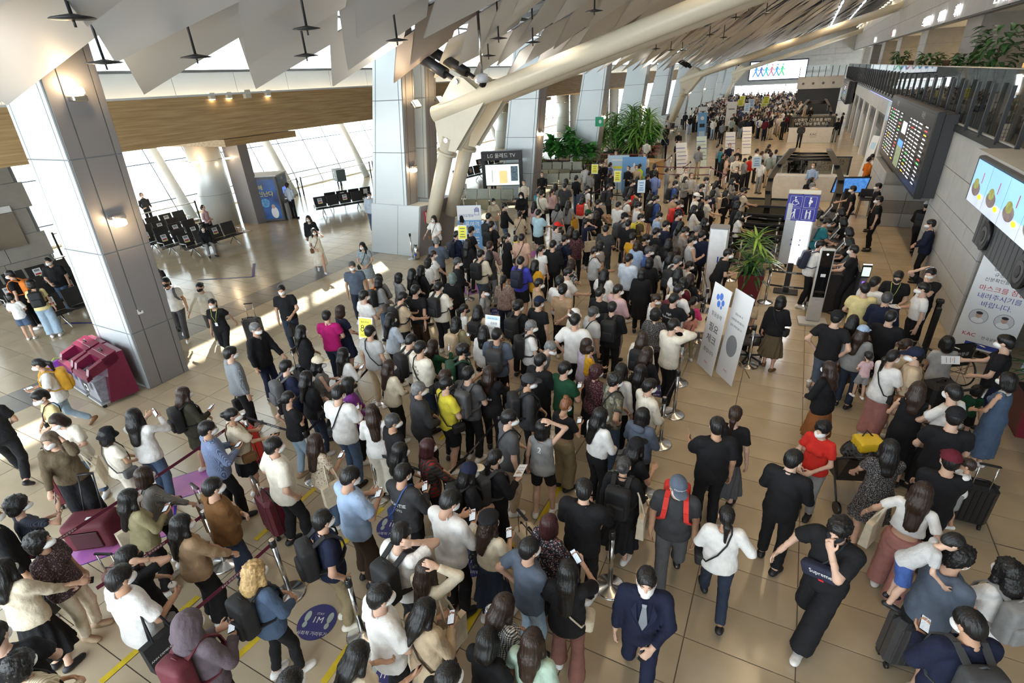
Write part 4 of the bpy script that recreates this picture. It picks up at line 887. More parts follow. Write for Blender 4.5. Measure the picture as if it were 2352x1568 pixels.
# arched gates with black ribbed fins
def gate(x, y, w, s, lab):
    r = empty('arched_gate', (x, y, 0), 0, lab, 'gate', 'arched security gates')
    for sx in (-1, 1):
        prof = [(0, 0), (.0, .8), (-.08, 1.35), (-.06, 1.8), (.18, 2.3), (.50, 2.75)]; q = MB()
        pts = []
        for a, z in prof: pts.append((sx * w / 2 + sx * a * -1.0 * s, z * s))
        th = .2
        for (x0, z0), (x1, z1) in zip(pts[:-1], pts[1:]):
            yA = -1.15 + z0 * .33; yB = -1.15 + z1 * .33
            q.hexa([(x0 - th / 2, yA - .35, z0), (x0 + th / 2, yA - .35, z0), (x0 + th / 2, yA + .5, z0), (x0 - th / 2, yA + .5, z0), (x1 - th / 2, yB - .18, z1), (x1 + th / 2, yB - .18, z1), (x1 + th / 2, yB + .5, z1), (x1 - th / 2, yB + .5, z1)])
        q.build('fin', BLACK, r)
        for k in range(3): MB().box((pts[4][0] - sx * .075, -.3 + k * .22, 2.15 * s), (.012, .05, .6), 0, rot('x', -.5)).build('white_stripe', INKW, r)
    for k in range(3): MB().tube([(-w / 2 + .34, -.5 + k * .35, 2.45 * s + .06 * k), (w / 2 - .34, -.5 + k * .35, 2.45 * s + .06 * k)], .045, 8).build('cross_bar', BLACK, r)
    return r
gate(.48, 23.4, 2.2, .98, 'nearer arched black security gate with cross bars'); gate(.9, 55.5, 2.3, 1.0, 'farther arched black security gate behind the wide white counter')
for i in range(5): 
    r = empty('barrier_rail', (-.55, 17.4 + i * 1.35, 0), 0, 'low glass barrier with dark rails inside the gate lane, %s from the lane sign' % ordn[i], 'barrier', 'glass barriers in the gate lane'); MB().box((0, 0, .5), (1.7, .02, .8)).build('glass_panel', GLASSB, r); MB().box((0, 0, .93), (1.75, .06, .07)).build('top_rail', BLACK, r); MB().box((0, 0, .1), (1.75, .06, .06)).build('bottom_rail', BLACK, r)
    for s in (-.85, .85): MB().box((s, 0, .48), (.06, .08, .96)).build('post', BLACK, r)
# wide service counters
def counter(x, y, w, flip, lab, det):
    r = empty('service_counter', (x, y, 0), 0, lab, 'counter'); MB().box((0, 0, .52), (w, .5, 1.04), .01).build('counter_body', mat('white counter laminate', (.78, .73, .64), .35), r); MB().box((0, .05, 1.05), (w + .1, .6, .04)).build('counter_top', WHITE, r)
    MB().box((0, .25, 1.45), (w, .03, .72)).build('glass_screen', glassmat('grey glass', (.55, .56, .55), 1.0), r); MB().box((0, .25, 1.83), (w + .1, .06, .05)).build('screen_frame', BLACK, r)
    for s in (-1, 1): MB().box((s * w / 2, .25, .92), (.07, .08, 1.85)).build('screen_post', BLACK, r)
    f = 1 if not flip else -1
    for i, t in enumerate(('신분확인 간소화를 위한', '바이오정보 등록 부스')): letter(t, .26, INKW, r, frame((0, .25 - f * .03, 1.60 - i * .28), (f, 0, 0), (0, 0, 1)))
    if det: letter('KAC', .24, INKK, r, frame((.25, -.256, .60), (1, 0, 0), (0, 0, 1))); letter('한국공항공사', .08, INKK, r, frame((.25, -.256, .42), (1, 0, 0), (0, 0, 1)))
counter(.75, 49.2, 3.0, False, 'wide white service counter with lettered glass screen', True); counter(.75, 27.6, 2.9, True, 'service counter seen from behind through the nearer gate', False)
# flight information boards, video wall
PX = [mat('amber board text', (.9, .62, .08), .4, emit=1.2, var=0), mat('white board text', (.8, .8, .85), .4, emit=1.1, var=0), mat('red board text', (.8, .08, .08), .4, emit=1.2, var=0), mat('green board text', (.12, .7, .2), .4, emit=1.2, var=0), mat('blue board text', (.1, .3, .9), .4, emit=1.2, var=0)]
def flightboard(x, ya, yb, z0, z1, lab, det=1):
    """front face towards -X"""
    yc = (ya + yb) / 2; L_ = yb - ya; hh = z1 - z0; r = empty('flight_board', (x, yc, (z0 + z1) / 2), 0, lab, 'board', 'departure boards below the gallery'); rr = random.Random(5)
    MB().box((.09, 0, 0), (.18, L_, hh), .01).build('screen_cabinet', BLACK, r); MB().box((.32, -.15, -.02), (.36, L_ - .4, hh - .08), .01).build('mounting_box', mat('charcoal cabinet', (.035, .036, .04), .5), r); MB().box((.0, 0, 0), (.012, L_ - .2, hh - .16)).build('screen', mat('dark display', (.022, .022, .026), .3, emit=.35, var=.2), r)
    u = V3(0, -1, 0); v = V3(0, 0, 1); o = V3(-.008, 0, 0)
    for half in (-1, 1):
        letter('국내선' if half > 0 else '국제선', hh * .09, INKW, r, frame(o + u * half * L_ * .30 + v * hh * .40 + V3(-.004, 0, 0), u, v)); c0 = half * L_ * .27 - L_ * .19
        for i in range(15 if det else 9):
            z = hh * (.30 - i * .048 * (1 if det else 1.6)); patch(r, o, u, v, half * L_ * .27, z, L_ * .40, hh * .036, mat('board row', (.06, .06, .066), .4, emit=.25, var=.1) if i % 2 else BLACK, 'board_row', .002)
            for k, (dx, w) in enumerate(((.02, .03), (.09, .05), (.15, .035), (.22, .06), (.33, .045))): patch(r, o, u, v, c0 + L_ * dx * 1.0, z, L_ * w, hh * .015, PX[rr.choice((1, 1, 1, 0, 2, 3)) if k in (1, 4) else 1], 'board_entry', .004)
    patch(r, o, u, v, 0, hh * .14, L_ * .10, hh * .16, PX[1], 'airport_plan', .003); patch(r, o, u, v, 0, -.26 * hh, L_ * .12, hh * .30, mat('map picture', (.30, .36, .22), .4, emit=.5, var=.5, scale=9), 'map_picture', .003); patch(r, o, u, v, 0, -.08 * hh, L_ * .12, hh * .09, PX[4], 'blue_heading', .003)
flightboard(3.2, 18.5, 28.0, 1.98, 4.25, 'large black departure board hanging below the gallery railing'); flightboard(3.1, 57, 66, 2.2, 4.0, 'farther departure board below the gallery railing', 0)
r = empty('video_wall', (3.0, 9.2, 3.25), 0, 'long grey-framed video wall showing a bright park scene, on the gallery edge', 'screen'); fr = mat('grey screen frame', (.075, .077, .08), .5)
MB().box((.16, 0, .28), (.30, 7.2, .80), .02).build('frame', fr, r); u = V3(0, -1, 0); v = V3(0, 0, 1); o = V3(0.0, 0, .28)
SKYB = mat('screen sky', (.28, .55, .80), .3, emit=.9, var=.15, scale=1.2); SCR = [mat('screen paving', (.55, .62, .74), .3, emit=.75, var=.25, scale=3), mat('screen mound', (.22, .17, .17), .3, emit=.55, var=.5, scale=8), mat('screen shrub', (.32, .34, .10), .3, emit=.55, var=.5, scale=9), mat('screen yellow', (.95, .80, .02), .3, emit=.9, var=.1), mat('screen red', (.45, .05, .06), .3, emit=.6)]
for i in range(7):
    yy = 3.42 - .98 * i - .49; c = o + V3(-.012, yy, 0); patch(r, c, u, v, 0, .12, .97, .48, SKYB, 'screen_tile', .002); patch(r, c, u, v, 0, -.24, .97, .24, SCR[0], 'screen_tile', .002)
    patch(r, c, u, v, -.12, -.10, .52, .24, SCR[1], 'screen_picture', .004, 1); patch(r, c, u, v, -.16, -.02, .3, .18, SCR[2], 'screen_picture', .006, 1); patch(r, c, u, v, .24, -.18, .22, .08, SCR[3], 'screen_picture', .008, 1); patch(r, c, u, v, .12, .12, .035, .18, SCR[4], 'screen_picture', .008)
MB().box((.24, -.4, -.40), (.26, 6.3, .58)).build('speaker_panel', fr, r)
for i in range(30): MB().box((.106, 2.65 - i * .2, -.40), (.012, .12, .54)).build('slat', fr, r)
for y in (2.0, .1, -1.8): q = MB(); q.tube([(.04, y, -.40), (.09, y, -.40)], .24, 26); q.build('fan_ring', BLACK, r); MB().tube([(.03, y, -.40), (.04, y, -.40)], .16, 20).build('fan_hub', fr, r); MB().tube([(.02, y, -.40), (.03, y, -.40)], .09, 16).build('fan_cap', BLACK, r)
# far screen and passage sign
r = empty('far_billboard', (-4.8, 104.85, 4.75), 0, 'large lit white billboard with a row of walking figures on the end wall', 'screen'); MB().box((0, 0, 0), (8.6, .12, 2.9), .02).build('frame', mat('dark blue frame', (.01, .015, .05), .4), r); u = V3(1, 0, 0); v = V3(0, 0, 1); o = V3(0, -.07, 0); board_face(r, o, u, v, 8.3, 2.6, mat('billboard light', (.93, .97, 1), .4, emit=1.6, var=0), 'lit_panel', .02)
for k, c in enumerate(((.1, .35, .8), (.12, .2, .55), (.05, .55, .65), (.7, .25, .35), (.1, .4, .8), (.1, .65, .3))):
    q = MB(); x = -3.2 + k * .78; 
    for (x0, z0, x1, z1, w) in ((0, .55, -.05, -.05, .16), (-.05, -.05, -.42, -.85, .1), (-.05, -.05, .35, -.8, .1), (0, .4, .4, .0, .07), (0, .4, -.35, .05, .07)): q.tube([o + V3(x + x0, -.03, z0), o + V3(x + x1, -.03, z1)], w, 6)
    q.tube([o + V3(x + .03, -.03, .72), o + V3(x + .03, -.03, .92)], .11, 8); q.build('walking_figure', mat('figure print %d' % k, c, .5, emit=.6, var=.3, scale=2), r)
for i, t in enumerate(('정책형 뉴딜펀드', '20조원 지원')): letter(t, .44, mat('pale grey print', (.45, .6, .66), .5, emit=.5, var=0), r, frame(o + V3(2.5, -.02, .75 - i * .6), u, v))
r = empty('passage_light_sign', (-6.6, 104.7, 2.52), 0, 'long white light sign over the far passage', 'sign'); MB().box((0, 0, 0), (6.8, .15, .35), .02).build('housing', DARK, r); MB().box((0, -.09, 0), (6.6, .02, .28)).build('lit_panel', LIT, r)
r = empty('far_balcony', (1.2, 76, 0), 0, 'white stone balcony with a glass rail projecting in front of the end wall', 'balcony'); MB().box((0, 0, 3.5), (4.6, 3.5, 1.2)).build('parapet', STONE, r); MB().box((0, -1.7, 4.75), (4.6, .03, 1.1)).build('glass_panel', GLASS, r)
for i in range(8): MB().box((-2.25 + i * .64, -1.72, 4.6), (.06, .06, 1.1)).build('post', DARK, r)
for i in range(4): MB().tube([(-1.7 + i * 1.0, -1.78, 3.45), (-1.7 + i * 1.0, -1.74, 3.45)], .13, 14).build('round_vent', GRILLE, r)
MB().box((0, .5, 1.5), (4.4, .4, 2.9)).build('dark_entrance', mat('dark entrance', (.06, .06, .062), .4), r)
# benches
def bench_proto(m_, n, light):
    r = empty('waiting_bench', (0, 0, 0)); r['category'] = 'bench'; fr = CHROME; w = .62
    for k in range(n):
        y = (k - (n - 1) / 2) * w; s = MB(); s.box((0, y, .42), (.46, w - .05, .045), .015, rot('y', -.08)); s.build('seat', m_, r)
        MB().box((-.27, y, .68), (.04, w - .05, .50), .015, rot('y', -.22)).build('backrest', m_, r)
        if not light and k % 2 == 0:
            o = V3(-.235, y, .72); uu = V3(0, 1, 0); vv = unit(V3(-.22, 0, 1)); patch(r, o, uu, vv, 0, 0, .22, .26, PAPERW, 'seat_notice', .004); patch(r, o, uu, vv, 0, -.05, .16, .05, INKR, 'seat_notice', .006); patch(r, o, uu, vv, 0, -.11, .20, .03, YELP, 'seat_notice', .006); patch(r, o, uu, vv, 0, .07, .15, .07, GREYI, 'seat_notice', .006)
            o = V3(-.315, y, .72); uu = V3(0, -1, 0); patch(r, o, uu, vv, 0, 0, .22, .26, PAPERW, 'seat_notice', .010)
    L_ = n * w; MB().tube([(-.05, -L_ / 2, .37), (-.05, L_ / 2, .37)], .03, 8).build('beam', DARK, r)
    for y in (-L_ / 2 + .35, L_ / 2 - .35): MB().tube([(.34, y, .02), (-.05, y, .36), (-.36, y, .02)], .022, 8).build('leg', fr, r)
    for y in (-L_ / 2 - .02, L_ / 2 + .02): MB().tube([(-.22, y, .40), (-.2, y, .62), (.2, y, .62), (.2, y, .40)], .016, 6).build('armrest', fr, r)
    MB().box((.02, L_ / 2 + .22, .42), (.4, .36, .03), .01).build('side_table', mat('side table top', (.5, .38, .3), .35), r)
    return r
_bp = {}
BLK = mat('black padded seat', (.022, .021, .021), .45, var=.1); GRN = mat('grey green slatted steel', (.25, .26, .215), .4, metal=.5, var=.2, scale=40)
for kind, x, y, az, lab in BENCHES:
    if kind not in _bp: _bp[kind] = bench_proto(BLK if kind[0] == 'd' else GRN, int(kind[1]), kind[0] == 'g'); o = _bp[kind]
    else: o = copy_tree(_bp[kind])
    o.location = (x, y, 0); o.rotation_euler = (0, 0, math.radians(90 - az)); tag(o, lab, 'bench', 'waiting benches')
# cash machine booth
r = empty('cash_machine_booth', (-22.75, 17.6, 0), math.radians(30), 'dark cash machine booth with a glossy blue advertisement on its side', 'booth'); MB().box((0, 0, 1.06), (1.7, 1.4, 2.1), .02).build('cabinet', mat('grey booth', (.08, .082, .085), .4), r); MB().box((0, 0, 2.13), (1.8, 1.5, .06), .01).build('roof_panel', WHITE, r)
u = V3(1, 0, 0); v = V3(0, 0, 1); o = V3(0, -.705, 1.05); patch(r, o, u, v, 0, 0, 1.5, 1.85, mat('blue advert', (.012, .035, .24), .25, var=.7, scale=1.4, tint=(.03, .16, .55)), 'advertisement'); YL = mat('yellow brush print', (.85, .70, .05), .5)
letter('시가실에', .24, YL, r, frame(o + V3(-.3, -.006, .55), u, v)); letter('신난다', .26, YL, r, frame(o + V3(.22, -.006, .25), u, v)); patch(r, o, u, v, .1, -.15, .42, .42, mat('globe print', (.10, .35, .75), .4, var=.5, scale=9), 'globe', .004, 1); patch(r, o, u, v, .45, -.62, .34, .55, INKW, 'figure_print', .004, 1); patch(r, o, u, v, .43, -.33, .17, .2, SKIN_PRINT, 'figure_print', .005, 1)
o = V3(.855, 0, 0); u = V3(0, 1, 0); patch(r, o, u, v, 0, 1.9, 1.2, .22, mat('navy fascia', (.01, .015, .08), .4), 'fascia'); letter('은행', .16, INKW, r, frame(o + V3(.006, 0, 1.9), u, v)); patch(r, o, u, v, 0, 1.0, 1.1, 1.5, BLACK, 'machine_recess'); patch(r, o, u, v, .05, 1.35, .5, .3, mat('blue screen', (.1, .2, .7), .3, emit=1), 'screen', .006); MB().box((.95, 0, 1.0), (.22, .8, .06), .01).build('keypad_shelf', CHROME, r); MB().box((.92, 0, .4), (.12, .9, .8), .01).build('lower_cabinet', mat('grey metal', (.35, .35, .36), .4), r)
# television stand
r = empty('television_stand', (-12.75, 23.5, 0), math.radians(20), 'black television stand with a lit screen and white lettering', 'display')
for s in (-.92, .92): MB().box((s, 0, 1.15), (.16, .3, 2.3), .01).build('side_post', DARK, r)
MB().box((0, 0, 2.32), (2.0, .34, .42), .01).build('header', DARK, r); MB().box((0, .05, .08), (2.1, .9, .16), .01).build('base', DARK, r); MB().box((0, -.08, 1.42), (1.72, .06, 1.05), .01).build('screen_frame', BLACK, r)
u = V3(1, 0, 0); o = V3(0, -.12, 1.42); patch(r, o, u, v, 0, 0, 1.66, .98, mat('television picture', (.75, .82, .78), .3, emit=.85, var=.12, scale=2), 'screen'); patch(r, o, u, v, .05, -.10, .4, .6, mat('yellow room picture', (.75, .62, .28), .3, emit=.8, var=.2), 'screen_picture', .004); patch(r, o, u, v, .6, .05, .35, .7, mat('dark shelf picture', (.10, .16, .20), .3, emit=.4, var=.8, scale=14), 'screen_picture', .004); patch(r, o, u, v, -.5, -.05, .05, .6, mat('pale jamb picture', (.55, .62, .6), .3, emit=.5), 'screen_picture', .004)
letter('LG 올레드 TV', .24, INKW, r, frame((0, -.175, 2.32), u, v)); letter('LG 올레드 TV', .13, INKW, r, frame((1.005, 0, 1.3), (0, 0, -1), (0, 1, 0)))
# planters with foliage
SLAT = mat('dark timber slat', (.10, .045, .03), .5); TIMB = mat('red brown timber coping', (.26, .10, .06), .45)
def planter(x, y, w, d, lab, plants, n, seed):
    r = empty('planter', (x, y, 0), 0, lab, 'planter', 'planters with greenery'); rr = random.Random(seed); MB().box((0, 0, .28), (w - .1, d - .1, .56)).build('trough', mat('dark trough', (.03, .02, .018), .8), r)
    for k in range(int(w / .11)): MB().box((-w / 2 + .055 + k * .11, -d / 2, .30), (.06, .04, .56)).build('slat', SLAT, r)
    for s in (-1, 1): MB().box((0, s * d / 2, .60), (w + .1, .22, .06), .01).build('coping', TIMB, r)
    MB().box((0, 0, .57), (w - .15, d - .15, .03)).build('soil', mat('soil', (.03, .02, .015), .95), r)
    for j, (px, py, h, kind) in enumerate(plants):
        p = empty('leafy_plant', (x + px, y + py, .58), 0, '%s plant %s' % ({'frond': 'tall feathery palm', 'broad': 'broad-leaved dark green', 'strap': 'low strap-leaved pale green', 'long': 'arching grassy'}[kind], lab.split(' planter ')[-1] + ', ' + ordn[j] + ' from its left end'), 'plant', 'plants in the planters'); m2 = {'frond': mat('palm green', (.17, .36, .07), .45, var=.35), 'broad': mat('broad leaf green', (.07, .27, .05), .35, var=.4), 'strap': mat('pale leaf green', (.30, .42, .10), .45, var=.3), 'long': mat('grass green', (.12, .22, .06), .45, var=.3)}[kind]
        ns = {'frond': 5, 'broad': 4, 'strap': 1, 'long': 1}[kind]
        for q in range(ns):
            ang = rr.random() * 6.28; R_ = rr.random() * .25; sx, sy = R_ * math.cos(ang), R_ * math.sin(ang)
            if h > .5: MB().tube([(sx * .4, sy * .4, 0), (sx, sy, h * .95)], .015, 6).build('stem', mat('green stem', (.08, .11, .04), .7), p)
            for i in range(n // ns):
                t = rr.uniform(.25, 1) if h > .5 else rr.uniform(0, .4); add_leaf(p, (sx * t, sy * t, h * t), rr.random() * 6.28, rr.uniform(-.1, 1.1), kind, m2, rr.uniform(.75, 1.25))
planter(-13.4, 33.2, 4.2, 1.6, 'slatted planter behind the pale benches', [(-1.6, -.2, .3, 'strap'), (-1.0, .2, 1.5, 'broad'), (-.3, -.2, 1.1, 'broad'), (.3, .2, 1.9, 'broad'), (.9, -.1, 1.4, 'broad'), (1.3, -.4, .3, 'strap'), (1.7, .1, 1.0, 'broad'), (1.9, -.4, .3, 'long')], 80, 1)
planter(-10.9, 38.3, 4.4, 2.4, 'slatted planter behind the wooden info desk', [(-1.6, 0, 1.6, 'frond'), (-.9, .4, 2.5, 'frond'), (-.2, -.3, 1.5, 'broad'), (.4, .4, 2.9, 'frond'), (1.0, -.3, 1.6, 'frond'), (1.6, .3, 2.4, 'frond'), (1.8, -.5, 1.0, 'broad')], 90, 2)
planter(-10.8, 42.6, 3.6, 1.8, 'slatted planter farthest from the camera', [(-1.0, 0, 2.0, 'frond'), (-.2, -.3, 1.1, 'broad'), (.5, .2, 2.2, 'frond'), (1.2, -.2, 1.2, 'broad')], 70, 4)
r = empty('info_desk', (-7.2, 30.9, 0), math.radians(-12), 'light wooden info desk with clear screens beside the planters', 'desk'); MB().box((0, 0, .55), (1.0, 1.3, 1.1), .01).build('desk_body', mat('light plywood', (.50, .31, .12), .5), r); MB().box((0, 0, 1.11), (1.1, 1.4, .04)).build('desk_top', mat('light plywood', (.50, .31, .12), .5), r); MB().box((.1, -.66, .6), (.35, .02, .5)).build('dark_panel', DARK, r)
for s in (-.5, .5): MB().box((s, 0, 1.5), (.02, 1.2, .75)).build('clear_screen', GLASS, r)
MB().box((0, .5, 1.6), (.5, .3, .5), .1).build('donation_box', glassmat('pinkish glass', (.95, .6, .58), .5), r)
r = empty('green_sign', (-11.55, 34.0, 2.95), 0, 'small green square sign on the side of the fourth leaning column', 'sign'); MB().box((.25, 0, 0), (.55, .05, .55), .005).build('panel', mat('green sign', (.02, .36, .17), .5), r); patch(r, V3(.25, -.026, 0), V3(1, 0, 0), V3(0, 0, 1), .05, .0, .18, .22, INKW, rnd=1)
r = empty('gate_number_sign', (-19.6, 29.6, 2.9), math.radians(-20), 'dark hanging gate number sign reading 3', 'sign'); MB().box((0, 0, 0), (.9, .9, .62), .01).build('box', mat('grey green sign box', (.10, .13, .13), .5), r); letter('3', .5, INKW, r, frame((-.0, -.46, 0), (1, 0, 0), (0, 0, 1))); letter('3', .5, INKW, r, frame((.46, 0, 0), (0, 1, 0), (0, 0, 1))); MB().tube([(0, 0, .3), (0, 0, 1.3)], .03, 8).build('hanger', DARK, r)
r = empty('gate_number_sign', (-22.5, 22.3, 1.35), math.radians(-30), 'dark gate number sign reading 2 behind the back-to-back benches', 'sign'); MB().box((0, 0, 0), (.9, .5, .62), .01).build('box', mat('grey green sign box', (.10, .13, .13), .5), r); letter('2', .5, INKW, r, frame((0, -.26, 0), (1, 0, 0), (0, 0, 1))); MB().tube([(0, 0, -1.35), (0, 0, -.3)], .03, 8).build('post', DARK, r)
# rails in front of the window benches
for i in range(9):
    y = 8 + i * 3.2; r = empty('glass_rail', (-25.9, y, 0), 0, 'low glass rail along the window behind the waiting benches, %s from the near end' % ordn[i], 'rail', 'glass rails by the windows')
    MB().box((0, 0, .5), (.02, 3.0, .8)).build('glass_panel', GLASS, r); MB().tube([(0, -1.5, 1.02), (0, 1.5, 1.02)], .025, 8).build('handrail', CHROME, r)
    for s in (-1.45, 1.45): MB().box((0, s, .55), (.06, .06, 1.1)).build('post', DARK, r)
# recycling bins at the foot of the first column
for i, (x, y, lab) in enumerate(((-12.85, 4.35, 'clear-sided recycling bin with a maroon lid, left of the pair'), (-12.05, 4.25, 'clear-sided recycling bin with a maroon lid, right of the pair'))):
    r = empty('recycling_bin', (x, y, 0), -.12, lab, 'bin', 'recycling bins by the first column')
    MB().hexa([(-.36, -.10, .08), (.36, -.10, .08), (.36, .45, .08), (-.36, .45, .08), (-.36, .16, 1.06), (.36, .16, 1.06), (.36, .45, 1.06), (-.36, .45, 1.06)]).build('back_shell', MAROON, r); MB().box((0, .05, .10), (.66, .62, .05), .01).build('base_tray', mat('grey tray', (.45, .46, .48), .4), r)
    MB().hexa([(-.34, -.26, .12), (.34, -.26, .12), (.34, .2, .12), (-.34, .2, .12), (-.34, -.26, .72), (.34, -.26, .72), (.34, .2, .80), (-.34, .2, .80)]).build('clear_shell', glassmat('milky plastic', (.80, .81, .84), .6, .25), r)
    MB().hexa([(-.30, -.22, .14), (.30, -.22, .14), (.28, .1, .14), (-.28, .1, .14), (-.24, -.18, .5), (.22, -.2, .56), (.2, .08, .6), (-.22, .08, .52)]).build('rubbish_bag', mat('grey rubbish bag', (.5, .5, .53), .3, var=.3, scale=12, bump=1.0, bscale=14), r)
    t = MB()
    for (x0, x1) in ((-.36, -.24), (.24, .36)): t.hexa([(x0, -.28, .70), (x1, -.28, .70), (x1, .30, .86), (x0, .30, .86), (x0, -.20, .90), (x1, -.20, .90), (x1, .30, 1.08), (x0, .30, 1.08)])
    t.hexa([(-.36, -.30, .66), (.36, -.30, .66), (.36, -.2, .70), (-.36, -.2, .70), (-.36, -.29, .76), (.36, -.29, .76), (.36, -.2, .8), (-.36, -.2, .8)]); t.hexa([(-.36, .08, .86), (.36, .08, .86), (.36, .34, .9), (-.36, .34, .9), (-.36, .06, 1.02), (.36, .06, 1.02), (.36, .34, 1.10), (-.36, .34, 1.10)]); t.build('lid', MAROON, r)
    MB().tube([(-.07, .2, 1.09), (0, .2, 1.13), (.07, .2, 1.09)], .018, 6).build('lid_handle', DARK, r); q = MB(); q.box((0, -.272, .45), (.17, .006, .17)).build('label_frame', INKK, r); MB().box((0, -.276, .45), (.145, .006, .145)).build('label_panel', PAPERW, r); MB().tube([(0, -.282, .41), (.03, -.282, .45), (0, -.282, .50), (-.03, -.282, .45), (0, -.282, .41)], .008, 5).build('label_mark', INKK, r)
    for s in (-.28, .28): MB().tube([(s - .02, -.2, .04), (s + .02, -.2, .04)], .04, 10).build('wheel', DARK, r)
r = empty('wet_umbrella_bags', (-13.35, 4.1, 0), 0, 'purple plastic bag hanging at the left side of the bins', 'bag'); MB().hexa([(-.04, -.2, .25), (.04, -.2, .25), (.04, .15, .2), (-.04, .15, .2), (-.03, -.15, .72), (.03, -.15, .72), (.03, .12, .75), (-.03, .12, .75)]).build('bag_sheet', mat('purple plastic', (.20, .05, .40), .4), r); MB().tube([(0, -.1, .72), (0, 0, .80), (0, .1, .74)], .012, 6).build('handle', LEAFY, r)
# fire extinguisher, fire signs, sockets
r = empty('fire_extinguisher', (-11.45, 14.35, 0), 0, 'grey fire extinguisher at the foot of the second column', 'extinguisher'); MB().lathe([(.09, 0), (.09, .38), (.05, .45), (.03, .47)], (0, 0, .02), 18).build('cylinder', CHROME, r); MB().tube([(0, 0, .48), (-.06, -.02, .56), (-.12, 0, .35), (-.11, 0, .15)], .014, 6).build('hose', BLACK, r); MB().box((0, 0, .52), (.04, .12, .04), .01).build('handle', DARK, r); MB().box((0, -.09, .2), (.08, .01, .1)).build('label_panel', INKB, r)
r = empty('fire_sign', (-11.38, 14.75, 1.55), 0, 'small red and white fire sign on the edge of the second column plinth', 'sign'); MB().box((.22, 0, .0), (.02, .16, .2), .003).build('red_panel', INKR, r); MB().box((.22, 0, -.2), (.02, .16, .17), .003).build('lower_panel', INKR, r); MB().box((.232, 0, .0), (.004, .05, .14)).build('mark', INKW, r)
r = empty('exit_sign', (-10.72, 16.6, 2.1), 0, 'small white and green arrow sign beside the right strut', 'sign'); MB().box((0, 0, 0), (.34, .05, .36), .005).build('panel', PAPERW, r); MB().box((0, -.03, 0), (.2, .006, .05)).build('arrow_mark', mat('green sign', (.02, .36, .17), .5), r)
r = empty('wall_socket', (-11.46, 5.15, 1.75), 0, 'small white square plate on the dark side of the nearest column', 'plate'); MB().box((.03, 0, 0), (.02, .11, .11), .004).build('plate', WHITE, r); MB().tube([(.04, 0, 0), (.045, 0, 0)], .012, 10).build('dot', INKK, r)
# loudspeakers on the beam
for i, y in enumerate((12.7, 13.35, 14.1, 15.0)):
    r = empty('beam_speaker', (-17.95, y, 5.62), 0, 'small cream box light on the edge of the wooden beam, %s from the left' % ordn[i].replace('nearest', 'first'), 'light', 'boxes along the wooden beam'); MB().box((0, 0, 0), (.16, .2 + .06 * (i == 2), .2 + .08 * (i == 2)), .01).build('housing', STEELW, r); MB().box((0, 0, -.11), (.12, .14, .02)).build('lens', LAMPW, r)
# banners on the right
r, o, u, v = board(4.05, 12.75, 1.12, 205, .95, 1.98, PAPERW, 'white standing banner with two round portraits in front of the stone pier', 'banner', tilt=.08, post_=(0, True)); nn = np.cross(u, v) * .004
for t, s_, m_, dy in (('항공보안 관련', .085, INKK, .68), ('규정에 따라', .085, INKK, .57), ('신분확인을 위하여', .085, INKK, .46), ('마스크를 잠깐', .125, INKR, .28), ('내려주시기를', .125, INKB, .12), ('바랍니다.', .125, INKB, -.04)): letter(t, s_, m_, r, frame(o + v * dy + nn, u, v))
for s in (-.2, .2):
    patch(r, o, u, v, s, -.30, .31, .31, GREYI, 'portrait_rim', .003, 1); patch(r, o, u, v, s, -.30, .29, .29, mat('pale portrait ground', (.62, .62, .64), .5), 'portrait', .004, 1); patch(r, o, u, v, s, -.38, .20, .12, INKW, 'portrait_shirt', .005, 1); patch(r, o, u, v, s, -.27, .10, .13, SKIN_PRINT, 'portrait_face', .006, 1); patch(r, o, u, v, s, -.225, .11, .06, INKK, 'portrait_hair', .007, 1)
letter('KAC', .11, INKR, r, frame(o - u * .24 - v * .70 + nn, u, v)); letter('한국공항공사', .07, INKK, r, frame(o + u * .16 - v * .72 + nn, u, v)); patch(r, o, u, v, .1, -.90, .7, .10, INKB)
r, o, u, v = board(4.95, 11.8, 1.05, 215, .95, 1.9, PALEB, 'pale blue banner with outline drawings at the right picture edge', 'banner', tilt=.08, post_=(0, True)); patch(r, o, u, v, 0, .35, .9, 1.1, PAPERW)
for i in range(6): patch(r, o, u, v, 0, .1 - i * .11, .55, .04, INKB if i % 2 else GREYI)
for dy in (.55, .72): q = MB(); c = o + u * -.25 + v * (dy - .35) + np.cross(u, v) * .006; q.tube([c + u * .09 * math.cos(a) + v * .07 * math.sin(a) for a in np.linspace(0, 6.28, 14)], .006, 4, False); q.build('outline_mark', INKK, r)
r, o, u, v = board(3.15, 31.2, 1.2, 240, .5, 2.3, PAPERW, 'narrow white banner standing against the shop glass behind the men', 'banner', tilt=.15, post_=(0, True)); patch(r, o, u, v, 0, .7, .3, .3, PALEB)
r, o, u, v = board(3.55, 30.3, 3.45, 250, 1.0, .8, PALEB, 'pale blue poster fixed to the fascia left of the departure board', 'poster'); patch(r, o, u, v, -.1, .0, .5, .4, PAPERW); patch(r, o, u, v, .2, -.1, .35, .05, INKB)
